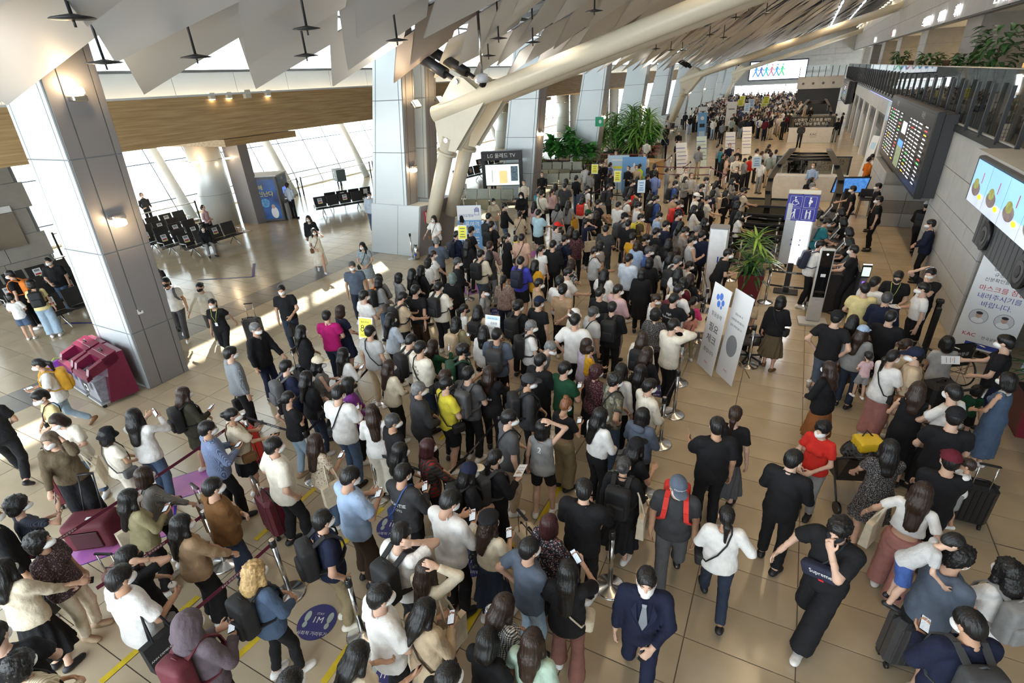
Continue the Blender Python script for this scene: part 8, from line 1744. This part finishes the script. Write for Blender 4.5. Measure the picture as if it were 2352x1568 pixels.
-14.21 7.14 153 1.73 m 1 s:k shirt:bk p:bk aL=hd aR=hd l=ct hy=14 sh:bk
-7.99 13.76 10 1.75 m 1 s:k tee:bk p:bk aL=hd aR=hd l=ct bp:bk
-2.69 15.77 33 1.61 w 1 l:k tee:gy p:bk aL=dn aR=ph l=ct hy=14
-6.12 14.89 9 1.30 k 1 s:n tee:bk s:bk aL=dn aR=dn l=st
-5.48 15.34 40 1.62 w 1 s:k tel:nv p:bk aL=hd aR=ea l=st tt:cr:R
-3.95 15.96 66 1.72 m 1 s:k polo:ol p:bk aL=hd aR=hd l=ct hy=14 bp:ye g
-4.43 15.84 45 1.74 m 1 s:k tee:gy p:bk aL=hd aR=hd l=st hy=14 hat=cap:bk bp:ch
1.69 16.38 284 1.60 w 1 b:k polo:bk p:bk aL=ph aR=re l=st hy=14 hp=25 sh:bk
-2.11 16.33 72 1.62 w 1 l:k jk:bk p:bk aL=hd aR=re l=ct hy=14
-3.49 16.27 60 1.73 m 1 s:k shirt:lb p:bk aL=dn aR=dn l=ct hp=25 sh:bk
-2.94 16.52 69 1.73 m 1 s:k tee:nv p:bk aL=hd aR=hd l=ct
-15.06 7.53 158 1.71 m 1 s:k tee:bk p:bk aL=hd aR=hd l=st hy=14
0.94 16.85 88 1.72 m 1 s:k sshirt:tl p:bk aL=hd aR=re l=ct ln=14 hp=25 sh:bk bp:gy
-5.65 15.94 40 1.74 m 1 s:k tee:bk p:bk aL=hd aR=hd l=st hat=cap:gn sh:bk
-8.64 14.74 357 1.74 m 1 s:k tee:lb p:bk aL=hd aR=hd l=ct hy=14 bp:bk
-7.26 15.66 17 1.73 m 1 s:k tel:cy s:bk aL=hd aR=re l=ct
-5.50 16.39 3 1.61 w 1 lx:n tee:bk sk:flc aL=dn aR=ph l=st hy=14 sh:bk
3.54 17.12 278 1.74 m 1 s:k suit:nv p:bk aL=hd aR=hd l=st sh:bk in:wh
1.60 17.47 283 1.60 w 1 b:k polo:bk p:bk aL=ph aR=re l=st hy=14 hp=25 sh:bk
-1.26 17.53 82 1.60 w 1 l:k tee:wh p:bk aL=hd aR=re l=st
-7.97 15.72 358 1.62 w 1 bun:k dress:be - aL=hd aR=hd l=st xb:bk
-10.56 14.42 177 1.63 w 1 b:k sshirt:wh p:bk aL=hd aR=wi l=ct xb:bn
-17.03 5.51 301 1.62 w 1 cb:k tee:py w:lj aL=hd aR=dn l=st sh:wh bp:bk
-4.43 17.45 58 1.74 m 1 c:k tee:wh p:bk aL=hd aR=hd l=ct hy=14
-2.69 17.90 70 1.63 w 1 lx:k ls:wh p:bk aL=hd aR=re l=st sh:bk
-5.09 17.46 20 1.71 m 1 s:k shirt:wh p:bk aL=hd aR=hd l=st hy=14 sh:bk
0.90 18.20 101 1.61 w 1 lx:k ls:be p:bk aL=hd aR=hd l=st hp=25
-17.54 5.15 303 1.28 k 1 f:k tel:wh s:jn aL=hd aR=hd l=st m=n sh:wh
-13.81 12.08 127 1.59 w 1 l:k ldress:iv - aL=ea aR=hd l=wk sh:wh xb:bn
-9.98 15.46 113 1.73 m 1 s:k tee:bk p:bk aL=hd aR=hd l=ct sh:bk
-3.20 18.11 68 1.74 m 1 s:n tee:nv p:bk aL=dn aR=dn l=ct hp=25 sh:bk bp:rd
-1.43 18.35 73 1.74 m 1 b:k jk:bk p:bk aL=hd aR=ph l=st pa
-8.87 16.26 53 1.74 m 1 s:k shirt:bk jean:jn aL=fw aR=fw l=st
-5.87 17.64 43 1.72 m 1 s:k tee:bk p:bk aL=fw aR=fw l=st sh:bk box
-7.18 17.13 2 1.62 w 1 b:k tel:gy p:bk aL=dn aR=dn l=ct hy=14 sh:bk xb:bk
1.59 18.59 278 1.63 w 1 b:k polo:bk p:bk aL=re aR=re l=st hy=14 hp=25
-2.58 18.65 57 1.59 w 1 lx:k jk:bk p:bk aL=hd aR=hd l=st sh:bk ph
-6.96 17.61 14 1.63 w 1 lx:n ls:gy p:bk aL=hd aR=hd l=ct tt:mu:R
-4.10 18.61 47 1.75 m 1 s:k ls:bl p:bk aL=dn aR=dn l=ct hy=14 bp:bk
-18.23 5.61 230 1.72 m 1 s:k tee:bk p:bk aL=dn aR=dn l=st bp:og
-5.06 18.45 63 1.71 m 1 s:k tee:wh p:bk aL=hd aR=hd l=ct xb:bk
-8.18 17.30 7 1.61 w 1 l:k tee:pk p:bk aL=hd aR=hd l=ct
-3.54 18.86 64 1.75 m 1 s:k tel:tn p:bk aL=hd aR=hd l=ct hp=25
-4.81 18.59 44 1.61 w 1 l:n sshirt:flc sk:flc aL=dn aR=ph l=st
-2.45 19.07 71 1.72 m 1 s:k tee:iv p:bk aL=hd aR=re l=ct sh:bk ph
-2.88 19.37 74 1.73 m 1 s:k tel:wh p:bk aL=hd aR=ph l=ct hat=cap:wh sh:bk
-6.76 18.55 8 1.60 w 1 l:k ls:iv p:bk aL=hd aR=hd l=st hy=14 sh:bk bp:rd
-9.91 17.36 129 1.63 w 1 s:k sshirt:cr p:gy aL=hd aR=hd l=st
-18.84 6.74 136 1.73 m 1 s:k tel:bk jean:jn aL=dn aR=hd l=wk sh:lg
3.78 19.66 19 1.74 m 1 s:k suit:bk p:bk aL=hd aR=hd l=wk hat=cap:lg sh:bk bp:bk
2.62 19.89 276 1.76 m 1 s:k polo:bk p:bk aL=dn aR=dn l=st sh:bk
-4.53 19.64 50 1.60 w 1 l:k ls:iv ms:bk aL=dn aR=dn l=st hy=14 sh:bk xb:bk
-15.46 13.42 139 1.60 w 1 l:n jk:bk jean:jn aL=cu aR=dn l=wk hy=14 sh:bk in:wh cup
-8.48 18.64 18 1.73 m 1 s:k ls:iv p:bk aL=hd aR=hd l=st xb:bk
-2.49 20.59 56 1.62 w 1 b:k tee:nv p:bk aL=dn aR=dn l=st
-9.34 18.64 151 1.62 w 1 hood:k hoodie:bk p:bk aL=hd aR=hd l=ct hy=14 sh:bk
-1.47 20.75 67 1.73 m 1 s:k tee:est p:bk aL=hd aR=re l=ct m=k bp:nv
-2.06 20.77 67 1.60 w 1 b:k jk:bk p:bk aL=hd aR=hd l=ct hy=14 bp:be
-8.78 19.01 26 1.72 m 1 s:k tee:tl p:bk aL=hd aR=hd l=ct sh:bk
-5.43 20.30 35 1.62 w 1 l:k ls:rd p:bk aL=hd aR=hd l=st
-7.11 19.96 44 1.72 m 1 s:k tee:wh jean:jn aL=dn aR=dn l=ct sh:bk bp:nv
-2.96 21.06 74 1.74 m 1 s:k tee:bk p:bk aL=hd aR=hd l=ct sh:bk
-8.49 19.72 358 1.60 w 1 pt:n vest:pk p:bk aL=dn aR=dn l=ct hy=14
-6.41 20.60 65 1.72 m 1 s:k tee:ch p:bk aL=cr aR=cr l=ct sh:bk bp:bk
0.85 21.58 92 1.61 w 1 b:y tee:be p:bk aL=hd aR=hd l=ct hy=14
-8.14 20.21 355 1.74 m 1 s:k tel:ch p:bk aL=hd aR=hd l=st sh:bk
0.70 21.87 124 1.75 m 1 s:g sshirt:lb p:bk aL=dn aR=dn l=st
2.03 21.77 277 1.71 m 1 s:k polo:bk p:bk aL=dn aR=re l=st sh:bk
-4.06 21.61 69 1.72 m 1 s:k tee:bl p:bk aL=dn aR=dn l=ct sh:bk bp:bk
-5.73 21.45 70 1.75 m 1 s:k tee:bk p:bk aL=hd aR=hd l=ct bp:bk
-8.72 20.60 6 1.63 w 1 l:k tee:gy p:bk aL=hd aR=hd l=st hy=14
2.82 22.42 275 1.71 m 1 s:k polo:bk p:bk aL=dn aR=dn l=st sh:bk
-2.62 22.62 56 1.60 w 1 l:k ls:gy p:bk aL=hd aR=hd l=ct sh:bk
-15.52 16.85 138 1.75 m 1 s:k shirt:pb jean:jn aL=dn aR=dn l=ct sh:bk in:wh g
-3.09 22.72 70 1.71 m 1 s:k shirt:pb p:bk aL=dn aR=dn l=ct hp=25 sh:bk bp:gy
-2.10 23.22 101 1.62 w 1 l:k shirt:gy p:bk aL=hd aR=ph l=ct sh:bk
-19.95 12.16 109 1.59 w 1 l:k jk:bk p:gy aL=lp aR=lp l=si hp=25 sh:bk in:wh
-8.71 21.75 25 1.63 w 1 b:k ls:gy p:bk aL=dn aR=ph l=st sh:bk
0.66 23.50 39 1.62 w 1 b:k jk:bk p:bk aL=hd aR=hd l=st
-5.88 22.85 45 1.62 w 1 l:k jk:nv p:bk aL=dn aR=ph l=st sh:bk
-3.96 23.31 109 1.60 w 1 l:k jk:gy p:bk aL=dn aR=ph l=st hy=14 sh:bk
'''
ROW = {}
for _l in TABLE.strip().splitlines():
    _p = parse_row(_l)
    if _p.nick: ROW[_p.nick] = _p
# lettering seen on clothes and bags
for k, tx, mm in (('sheep', [('THE', .05, 1.33), ('BLACK', .06, 1.27), ('SHEEP', .06, 1.20), ('/////////', .05, 1.12)], INKK), ('beast', [('BEASTIE', .065, 1.26), ('BOYS', .05, 1.18)], INKW), ('perf', [('High', .06, 1.33), ('Performance', .06, 1.26)], INKW), ('nike', [('nike', .07, 1.18)], INKW), ('two', [('2', .12, 1.30)], INKW)):
    if k in ROW: on_back(ROW[k], tx, mm)
if 'champ' in ROW: on_cap(ROW['champ'], 'Champion')
if 'ann' in ROW:
    p = ROW['ann']; sx = p.tote['sx']; letter('ANN DEMEULEMEESTER', .032, INKW, p.tote, frame((sx * (p.tw + .052), 0, .86), (0, sx, 0), (-sx * .04, 0, 1)))
if 'ueren' in ROW: p = ROW['ueren']; sx = p.tote['sx']; letter('UEREN', .07, INKK, p.tote, frame((sx * (p.tw + .052), 0, .86), (0, sx, 0), (-sx * .04, 0, 1)))
# ------------------------------------------------------------------ labels that single each one out
def pix(x, y, z):
    d = R3 @ V3(x, y, z - CAMH); d[2] = max(d[2], .01); return V3(1176 + 1191.8 * d[0] / d[2], 784 - 1191.8 * d[1] / d[2])
def count(ls): 
    c = {}
    for l in ls: c[l] = c.get(l, 0) + 1
    return c
NUM = ['', 'first', 'second', 'third', 'fourth', 'fifth', 'sixth', 'seventh', 'eighth', 'ninth', 'tenth', 'eleventh', 'twelfth']
def view(p):
    v = (p.az - math.degrees(math.atan2(p.xy[0], p.xy[1])) + 360) % 360
    return 'seen from behind' if v < 32 or v > 328 else 'turned right' if v < 125 else 'facing the camera' if v < 235 else 'turned left'
for p in PEOPLE:
    st, hc, tc, tn, bc, bn = p.words; p.px = pix(*p.xy, p.z + 1.5 * p.s)
    who = {'k': 'child'}.get(p.sex, 'person'); p.who = who
    p.short = '%s in %s %s' % (who, tc, tn); hw = 'hooded' if st == 'hooded' else (st + ' ' + hc + ' hair' if not p.hat_w else p.hat_w)
    a = '%s with %s, %s %s' % (who, hw, tc, tn) if st != 'hooded' else 'hooded %s in %s %s' % (who, tc, tn)
    sit = 'seated ' if p.f.sit else 'walking ' if p.f.key[3] in ('wk', 'wr') else ''
    a = sit + a
    if p.lod == 0 and bn: a += ' and %s %s' % (bc, bn)
    p.base = a
sc_ = count([p.short for p in PEOPLE]); marks = [p for p in PEOPLE if sc_[p.short] == 1]
bc_ = count([p.base for p in PEOPLE])
def rel(p, q):
    d = p.px - q.px
    if abs(d[0]) > abs(d[1]): return 'right of' if d[0] > 0 else 'left of'
    return 'in front of' if d[1] > 0 else 'behind'
BAGW = {'bp': 'backpack', 'xb': 'cross-body bag', 'tt': 'tote', 'cs': 'suitcase', 'ph': 'phone', 'pa': 'paper'}
for p in PEOPLE:
    l = p.base
    if bc_[l] > 1:
        it = [c for c in p.items if c[0] in BAGW]
        near = sorted((q for q in marks if q is not p), key=lambda q: np.linalg.norm(p.px - q.px))[0]
        st, hc, tc, tn, bc, bn = p.words; hair = st + '-haired' if not p.hat_w else 'capped'
        l = '%s %s in %s %s %s the %s' % (hair, p.who, tc, tn, rel(p, near), near.short)
        p.alt = '%s %s, %s, %s the %s' % (p.who, 'in %s %s' % (tc, tn), view(p), rel(p, near), near.short)
    p.lab = l
c2 = count([p.lab for p in PEOPLE])
for p in PEOPLE:
    if c2[p.lab] > 1 and hasattr(p, 'alt'): p.lab = p.alt
by = {}
for p in PEOPLE: by.setdefault(p.lab, []).append(p)
for l, ps in by.items():
    if len(ps) > 1:
        ps.sort(key=lambda p: p.px[0])
        for i, p in enumerate(ps): p.lab = '%s of %s from the left: %s' % (NUM[i + 1], ['', '', 'two', 'three', 'four', 'five', 'six', 'seven', 'eight', 'nine', 'ten'][len(ps)], l)
for p in PEOPLE: p.root['label'] = ' '.join(p.lab.split()[:16])
tl = {}
for r, lab, p in ITEMS:
    if p is None: r['label'] = lab; continue
    s_ = p.short if sc_[p.short] == 1 else None
    if s_ is None:
        near = sorted((q for q in marks if q is not p), key=lambda q: np.linalg.norm(p.px - q.px))[0]; s_ = '%s %s the %s' % (p.short.split(' in ')[0] + ' in ' + p.words[2], rel(p, near), near.short)
    r['label'] = ' '.join((lab + ' ' + s_).split()[:16]); tl.setdefault(r['label'], []).append((r, p))
for l, rs in tl.items():
    if len(rs) > 1:
        rs.sort(key=lambda q: q[1].px[0])
        for i, (r, p) in enumerate(rs): r['label'] = ' '.join(('%s from the left: %s' % (NUM[min(i + 1, 12)], l)).split()[:16])
# ------------------------------------------------------------------ the far crowd: past the first 300 people, one object
def crowd_template():
    parts = []
    m = MB()
    for s in (-1, 1): m.tube([(s * .09, 0, .04), (s * .09, 0, .48), (s * .085, 0, .94)], [.055, .062, .088], 8)
    parts.append((m, 'bot')); m = MB()
    for s in (-1, 1): m.tube([(s * .10, -.05, .03), (s * .115, .14, .03)], .042, 6)
    parts.append((m, 'shoe')); m = MB(); P = []; prof = [(.160, .105, .86), (.162, .108, 1.0), (.15, .105, 1.15), (.17, .115, 1.3), (.175, .105, 1.38), (.10, .07, 1.45), (.055, .05, 1.47)]
    for a, b, z in prof: P += [(a * math.cos(k * math.pi / 5), b * math.sin(k * math.pi / 5), z) for k in range(10)]
    m.add(P, [(i * 10 + k, i * 10 + (k + 1) % 10, i * 10 + 10 + (k + 1) % 10, i * 10 + 10 + k) for i in range(6) for k in range(10)] + [tuple(range(9, -1, -1))], True)
    for s in (-1, 1): m.tube([(s * .185, 0, 1.39), (s * .22, -.03, 1.14), (s * .19, .10, 1.02)], [.062, .052, .045], 7)
    parts.append((m, 'top')); m = MB()
    for s in (-1, 1): m.tube([(s * .19, .10, 1.02), (s * .10, .21, 1.06)], [.034, .03], 6)
    m.tube([(0, 0, 1.42), (0, .01, 1.55)], .05, 8); m.lathe([(.02, -.115), (.055, -.09), (.075, -.03), (.08, .03), (.06, .08), (.02, .1)], (0, .012, 1.61), 10)
    parts.append((m, 'skin')); m = MB(); m.lathe([(.085, -.03), (.09, .02), (.07, .085), (.02, .11)], (0, -.012, 1.625), 10); m.tube([(0, -.06, 1.64), (0, -.07, 1.52)], [.075, .06], 8); parts.append((m, 'hair'))
    m = MB(); m.lathe([(.02, -.055), (.05, -.03), (.055, .0), (.03, .028)], (0, .045, 1.575), 8); parts.append((m, 'mask')); return parts
CR = []; rc = random.Random(23)
def wob(): return rc.choice(['bk'] * 9 + ['ch'] * 3 + ['wh'] * 4 + ['iv'] * 2 + ['gy', 'lg', 'nv', 'nv', 'be', 'tn', 'bl', 'pb', 'db', 'mr', 'rd', 'pk', 'sg'])
def edge(tab, y):
    for (x0, y0), (x1, y1) in zip(tab[:-1], tab[1:]):
        if y0 <= y <= y1: return x0 + (x1 - x0) * (y - y0) / (y1 - y0)
    return tab[-1][0]
EL = [(-7.6, 49), (-8.5, 55), (-10.2, 62), (-11.3, 72), (-11.3, 103)]; ER = [(-1.4, 47), (-1.0, 56), (-.2, 66), (0.6, 78), (-.3, 90), (-1.2, 103)]
y = 51.0
while y < 103:
    xa, xb = edge(EL, y), edge(ER, y); x = xa + rc.random() * .4; st = .86 if y < 75 else 1.0
    while x < xb:
        if rc.random() < .80: CR.append((x + rc.uniform(-.2, .2), y + rc.uniform(-.25, .25), rc.choice([rc.uniform(-60, 60), 180 + rc.uniform(-70, 70)]), rc.uniform(1.56, 1.78), wob(), rc.choice(['bk', 'bk', 'nv', 'dj', 'gy', 'be'])))
        x += st * rc.uniform(.8, 1.25)
    y += st
for l in '''
-10.48 21.22 152 1.60 iv bk
-8.34 22.11 24 1.73 bk jn
-3.74 23.48 139 1.72 lg bk
0.76 23.78 100 1.62 bl bk
-5.57 23.50 45 1.63 bk bk
-4.35 23.79 46 1.61 gy bk
-5.27 23.59 358 1.74 pw bl
-7.14 23.17 46 1.74 bk bk
-7.33 23.71 13 1.72 bk bk
-2.14 25.25 193 1.74 bk bk
-8.35 23.89 22 1.63 gy bk
-10.49 23.22 157 1.63 bk bk
-21.60 13.48 61 1.60 pk bk
-4.32 25.47 153 1.60 iv bk
-5.13 25.42 63 1.60 gy gy
-8.29 24.76 44 1.74 bk bk
-5.73 25.51 44 1.72 bk bk
-5.76 25.57 28 1.75 bk bk
3.21 26.17 80 1.73 bk bk
-7.01 25.59 193 1.62 bk bk
0.80 26.67 214 1.74 lb bk
-8.98 25.08 9 1.73 lg gy
-6.71 25.92 155 1.61 be bk
-7.96 25.80 54 1.74 bl bk
-6.64 26.34 44 1.61 lm bk
-8.81 26.50 22 1.72 bk bk
-21.53 17.89 350 1.73 pb bk
-13.84 24.44 121 1.74 nv ch
3.22 27.90 72 1.72 sl nv
-8.61 26.80 138 1.59 bk bk
-1.34 28.45 34 1.59 wh gy
-2.50 28.71 161 1.73 iv bk
2.98 28.69 65 1.74 og bk
-2.12 28.78 55 1.61 gy bk
-3.03 29.32 65 1.63 pe pe
-1.95 29.47 55 1.62 rd bk
-3.23 29.46 82 1.71 bk bk
3.16 29.59 69 1.74 wh bk
0.08 29.95 174 1.61 bk bk
-7.16 29.22 168 1.73 wh bk
-1.06 30.02 25 1.72 sg be
-13.65 26.87 341 1.60 og bk
-27.23 14.25 89 1.72 ch bk
0.41 30.78 162 1.63 bk bk
0.17 30.80 20 1.61 be bk
-8.94 29.89 152 1.74 dg bk
-1.53 31.25 60 1.62 gy bk
-1.78 31.29 73 1.73 wh bk
-9.38 29.99 140 1.59 be bk
-2.97 31.35 152 1.60 gy bk
-1.34 31.47 31 1.73 wh bk
-0.91 32.01 15 1.60 pb gy
-4.81 31.93 20 1.76 gy be
-2.81 32.26 168 1.62 bk bk
-0.09 32.59 187 1.60 iv bk
-3.71 32.78 50 1.60 tl bk
-1.33 33.33 55 1.72 bk bk
-3.97 33.31 86 1.72 gy bk
-3.39 33.49 166 1.73 nv bk
-6.50 34.96 166 1.72 bk bk
-8.61 35.53 357 1.72 wh bk
-8.08 38.48 355 1.75 nv bk
-9.60 38.89 162 1.71 iv bk
-9.14 39.17 167 1.63 wh bk
-7.77 41.49 168 1.61 bk bk
-15.85 39.30 144 1.71 bk bk
0.10 45.74 359 1.74 ch bk
-9.53 45.41 351 1.72 bk bk
-5.57 47.84 10 1.73 dsp bk
2.50 49.39 354 1.72 bk gy
-2.56 50.19 3 1.74 mr nv
-2.04 51.14 60 1.61 iv iv
-6.68 50.81 349 1.72 wh lj
-3.13 51.73 17 1.73 wh bk
-4.58 51.93 6 1.63 ch lj
-11.98 50.92 244 1.74 bk bk
-10.70 51.27 167 1.71 lg bk
-5.29 52.25 23 1.61 be be
-4.15 52.57 33 1.72 bk bk
-3.82 52.94 15 1.61 bk bk
3.00 54.45 265 1.74 bk bk
2.54 55.08 275 1.62 gy bk
-9.42 55.44 352 1.72 bk lb
-1.95 56.55 149 1.73 ch bk
-6.70 57.10 12 1.74 wh bk
-9.41 57.30 33 1.61 db bk
2.28 58.10 276 1.59 nv bk
-5.53 58.67 7 1.60 bl bk
-10.65 59.56 355 1.74 bk bk
-9.01 59.92 32 1.72 gy bk
-11.71 60.71 354 1.75 lg bk
0.64 61.96 173 1.74 bk bk
-11.71 63.47 351 1.71 wh kh
-10.30 65.82 2 1.61 bk py
-11.16 65.81 2 1.74 wh bk
-16.23 65.56 352 1.73 lm bk
-12.97 70.94 3 1.60 gy bk
-10.09 76.61 5 1.72 tl bk
-0.37 78.97 348 1.72 be bk
-11.34 79.03 1 1.61 bk bk
-10.60 83.89 4 1.61 gy bk
-3.57 112.06 155 1.62 ch bk
'''.strip().splitlines():
    t = l.split(); CR.append((float(t[0]), float(t[1]), float(t[2]), float(t[3]), t[4], t[5]))
TP = crowd_template(); mats_ = []; mi = {}
def midx(m):
    if m.name not in mi: mi[m.name] = len(mats_); mats_.append(m)
    return mi[m.name]
Vs = []; Fs = []; Ms = []; base = 0
for x, y, az, h, tc, bc in CR:
    s = h / 1.72; a = -math.radians(az); ca, sa = math.cos(a), math.sin(a)
    for m, kind in TP:
        if kind == 'mask' and rc.random() < .06: continue
        v = np.array(m.v); vv = np.stack([(v[:, 0] * ca - v[:, 1] * sa) * s + x, (v[:, 0] * sa + v[:, 1] * ca) * s + y, v[:, 2] * s], 1); Vs.append(vv); Fs += [tuple(i + base for i in f) for f in m.f]; base += len(v)
        mm = {'top': lambda: cloth(tc), 'bot': lambda: cloth(bc), 'skin': lambda: SKIN[0], 'hair': lambda: hairmat(rc.choice('kkkkn')), 'mask': lambda: MASKW, 'shoe': lambda: MASKK}[kind](); Ms += [midx(mm)] * len(m.f)
me = bpy.data.meshes.new('crowd'); me.from_pydata(np.concatenate(Vs).tolist(), [], Fs)
for m in mats_: me.materials.append(m)
me.polygons.foreach_set('material_index', np.array(Ms, np.int32)); me.polygons.foreach_set('use_smooth', np.ones(len(Fs), bool)); me.update()
tag(obj('crowd', me), 'dense far crowd of masked people filling the hall up to the end wall', 'crowd', kind='stuff')
# ------------------------------------------------------------------ luggage, pushchair, wheelchair on the right
def stuffcase(x, y, rz, c, lab): return suitcase(None, c, 0, 0, (x, y, rz, lab))
r = empty('pushchair', (1.42, 7.15, 0), .35, 'black folding pushchair beside the person in a black floral dress', 'pushchair')
for s in (-.25, .25):
    MB().tube([(s, .38, .08), (s, .02, .62), (s, -.42, 1.0)], .014, 8).build('frame_tube', DARK, r); MB().tube([(s, -.38, .08), (s, .0, .60)], .014, 8).build('frame_tube', DARK, r)
    for y in (.38, -.38): MB().tube([(s - .025, y, .085), (s + .025, y, .085)], .085, 16).build('wheel', BLACK, r)
MB().tube([(-.25, -.42, 1.0), (.25, -.42, 1.0)], .018, 8).build('handlebar', BLACK, r); MB().hexa([(-.23, -.15, .38), (.23, -.15, .38), (.23, .25, .36), (-.23, .25, .36), (-.23, -.30, .85), (.23, -.30, .85), (.23, -.22, .88), (-.23, -.22, .88)]).build('seat', BLACK, r)
obj('canopy', sdf_mesh('canopy', [ell((0, -.16, .80), (.27, .26, .24))], .03, .01, [(V3(0, 0, .78), V3(0, -.3, -1))], [ell((0, -.16, .78), (.25, .24, .22))]), BLACK, r)
r = empty('shopping_bag', (1.50, 7.0, .98), .4, 'bright yellow bag lying on the pushchair canopy', 'bag'); obj('bag_body', sdf_mesh('bag_body', [rbox((0, 0, .06), (.13, .10, .05), .03)], .02, .01, disp=curl_disp(.010)), mat('yellow bag sheet', (.75, .50, .02), .4), r); MB().tube([(-.08, .05, .12), (0, .1, .2), (.08, .05, .12)], .012, 6).build('handle', BLACK, r)
r = empty('wheelchair', (3.2, 11.1, 0), math.radians(30), 'black wheelchair under the seated person by the portrait banner', 'wheelchair')
MB().box((0, .16, .44), (.44, .42, .05), .02).build('seat', BLACK, r); MB().box((0, -.12, .72), (.44, .04, .46), .015).build('backrest', BLACK, r); letter('대한항공', .08, INKW, r, frame((0, -.142, .74), (1, 0, 0), (0, 0, 1)))
for s in (-1, 1):
    q = MB(); q.tube([(s * .28, .02 + .30 * math.cos(a), .31 + .30 * math.sin(a)) for a in np.linspace(0, 6.283, 29)], .016, 6, False)
    for k in range(8): q.tube([(s * .28, .02, .31), (s * .28, .02 + .3 * math.cos(k * .785), .31 + .3 * math.sin(k * .785))], .004, 4, False)
    q.build('large_wheel', BLACK, r); MB().tube([(s * .24 - .015, .42, .08), (s * .24 + .015, .42, .08)], .08, 14).build('castor', BLACK, r); MB().tube([(s * .23, -.30, .95), (s * .23, -.14, .93), (s * .23, -.13, .30), (s * .23, .42, .12)], .014, 8).build('frame_tube', CHROME, r); MB().box((s * .24, .14, .66), (.05, .32, .03), .01).build('armrest', BLACK, r); MB().box((s * .11, .52, .10), (.14, .2, .02)).build('footrest', DARK, r)
r = empty('luggage_trolley', (2.75, 9.55, 0), math.radians(35), 'grey luggage trolley loaded with a black case behind the crowd on the right', 'trolley'); MB().box((0, 0, .16), (.55, .8, .04), .01).build('platform', CHROME, r)
for s in (-.25, .25): MB().tube([(s, -.40, .16), (s, -.48, 1.0)], .016, 8).build('frame_tube', CHROME, r); MB().tube([(s - .02, .32, .07), (s + .02, .32, .07)], .07, 12).build('wheel', BLACK, r); MB().tube([(s - .02, -.3, .07), (s + .02, -.3, .07)], .07, 12).build('wheel', BLACK, r)
MB().tube([(-.27, -.48, 1.0), (.27, -.48, 1.0)], .02, 8).build('handlebar', BLACK, r); MB().box((0, -.42, .55), (.5, .03, .3), .01).build('basket', CHROME, r)
r = empty('travel_case', (2.75, 9.6, .19), math.radians(35), 'large black case standing on the luggage trolley', 'suitcase'); MB().box((0, 0, .32), (.5, .34, .62), .05).build('shell', bagmat('bk'), r); MB().box((0, .175, .30), (.36, .02, .36), .01).build('front_pocket', bagmat('ch'), r); MB().tube([(-.08, 0, .62), (-.06, 0, .67), (.06, 0, .67), (.08, 0, .62)], .014, 6).build('handle', BLACK, r)
r = empty('travel_bag', (2.28, 8.2, 0), .5, 'big black soft travel bag on the floor beside the person in a floral dress', 'bag'); obj('bag_body', sdf_mesh('bag_body', [rbox((0, 0, .22), (.24, .10, .10), .09)], .03, .02, disp=curl_disp(.006)), bagmat('bk'), r); MB().tube([(-.16, 0, .38), (-.1, 0, .52), (.1, 0, .52), (.16, 0, .38)], .014, 6).build('handle', BLACK, r)
_q = stuffcase(1.82, 4.66, .3, 'ch', 'charcoal ribbed suitcase at the lower right beside the navy track top'); _q['label'] = 'charcoal ribbed suitcase at the lower right beside the navy jacket'
r = empty('trolley_bag', (-7.9, 1.95, 0), math.radians(35), 'maroon soft trolley bag on the orchid floor mat', 'suitcase'); obj('bag_body', sdf_mesh('bag_body', [rbox((0, 0, .27), (.24, .12, .16), .07)], .025, .02, disp=curl_disp(.004)), bagmat('mr'), r); MB().box((0, -.20, .25), (.36, .02, .28), .01).build('front_pocket', mat('dark maroon panel', (.05, .006, .012), .6), r); MB().box((.05, -.05, .51), (.09, .05, .004)).build('luggage_tag', PAPERW, r)
for s in (-.12, .12): MB().tube([(s, .12, .45), (s * .8, .3, 1.0)], .010, 8).build('handle_rod', DARK, r); MB().tube([(s * 1.5 - .02, .1, .04), (s * 1.5 + .02, .1, .04)], .04, 10).build('wheel', BLACK, r)
MB().tube([(-.10, .3, 1.0), (.10, .3, 1.0)], .018, 8).build('grip', BLACK, r)
r = empty('potted_shrub', (4.15, 9.9, 0), 0, 'dark leafy plant in a square maroon pot at the right picture edge', 'plant'); MB().hexa([(-.22, -.22, 0), (.22, -.22, 0), (.22, .22, 0), (-.22, .22, 0), (-.32, -.32, .75), (.32, -.32, .75), (.32, .32, .75), (-.32, .32, .75)]).build('pot', mat('maroon pot', (.15, .012, .022), .4), r); MB().box((0, 0, .74), (.58, .58, .03)).build('soil', mat('soil', (.03, .02, .015), .95), r); MB().tube([(0, 0, .7), (0, 0, 1.5)], .025, 8).build('stem', mat('woody stem', (.12, .085, .05), .8), r)
for i in range(70): add_leaf(r, (0, 0, .85 + .65 * rl.random()), rl.random() * 6.283, rl.uniform(-.2, 1.2), 'strap', LEAFG, rl.uniform(.7, 1.1))
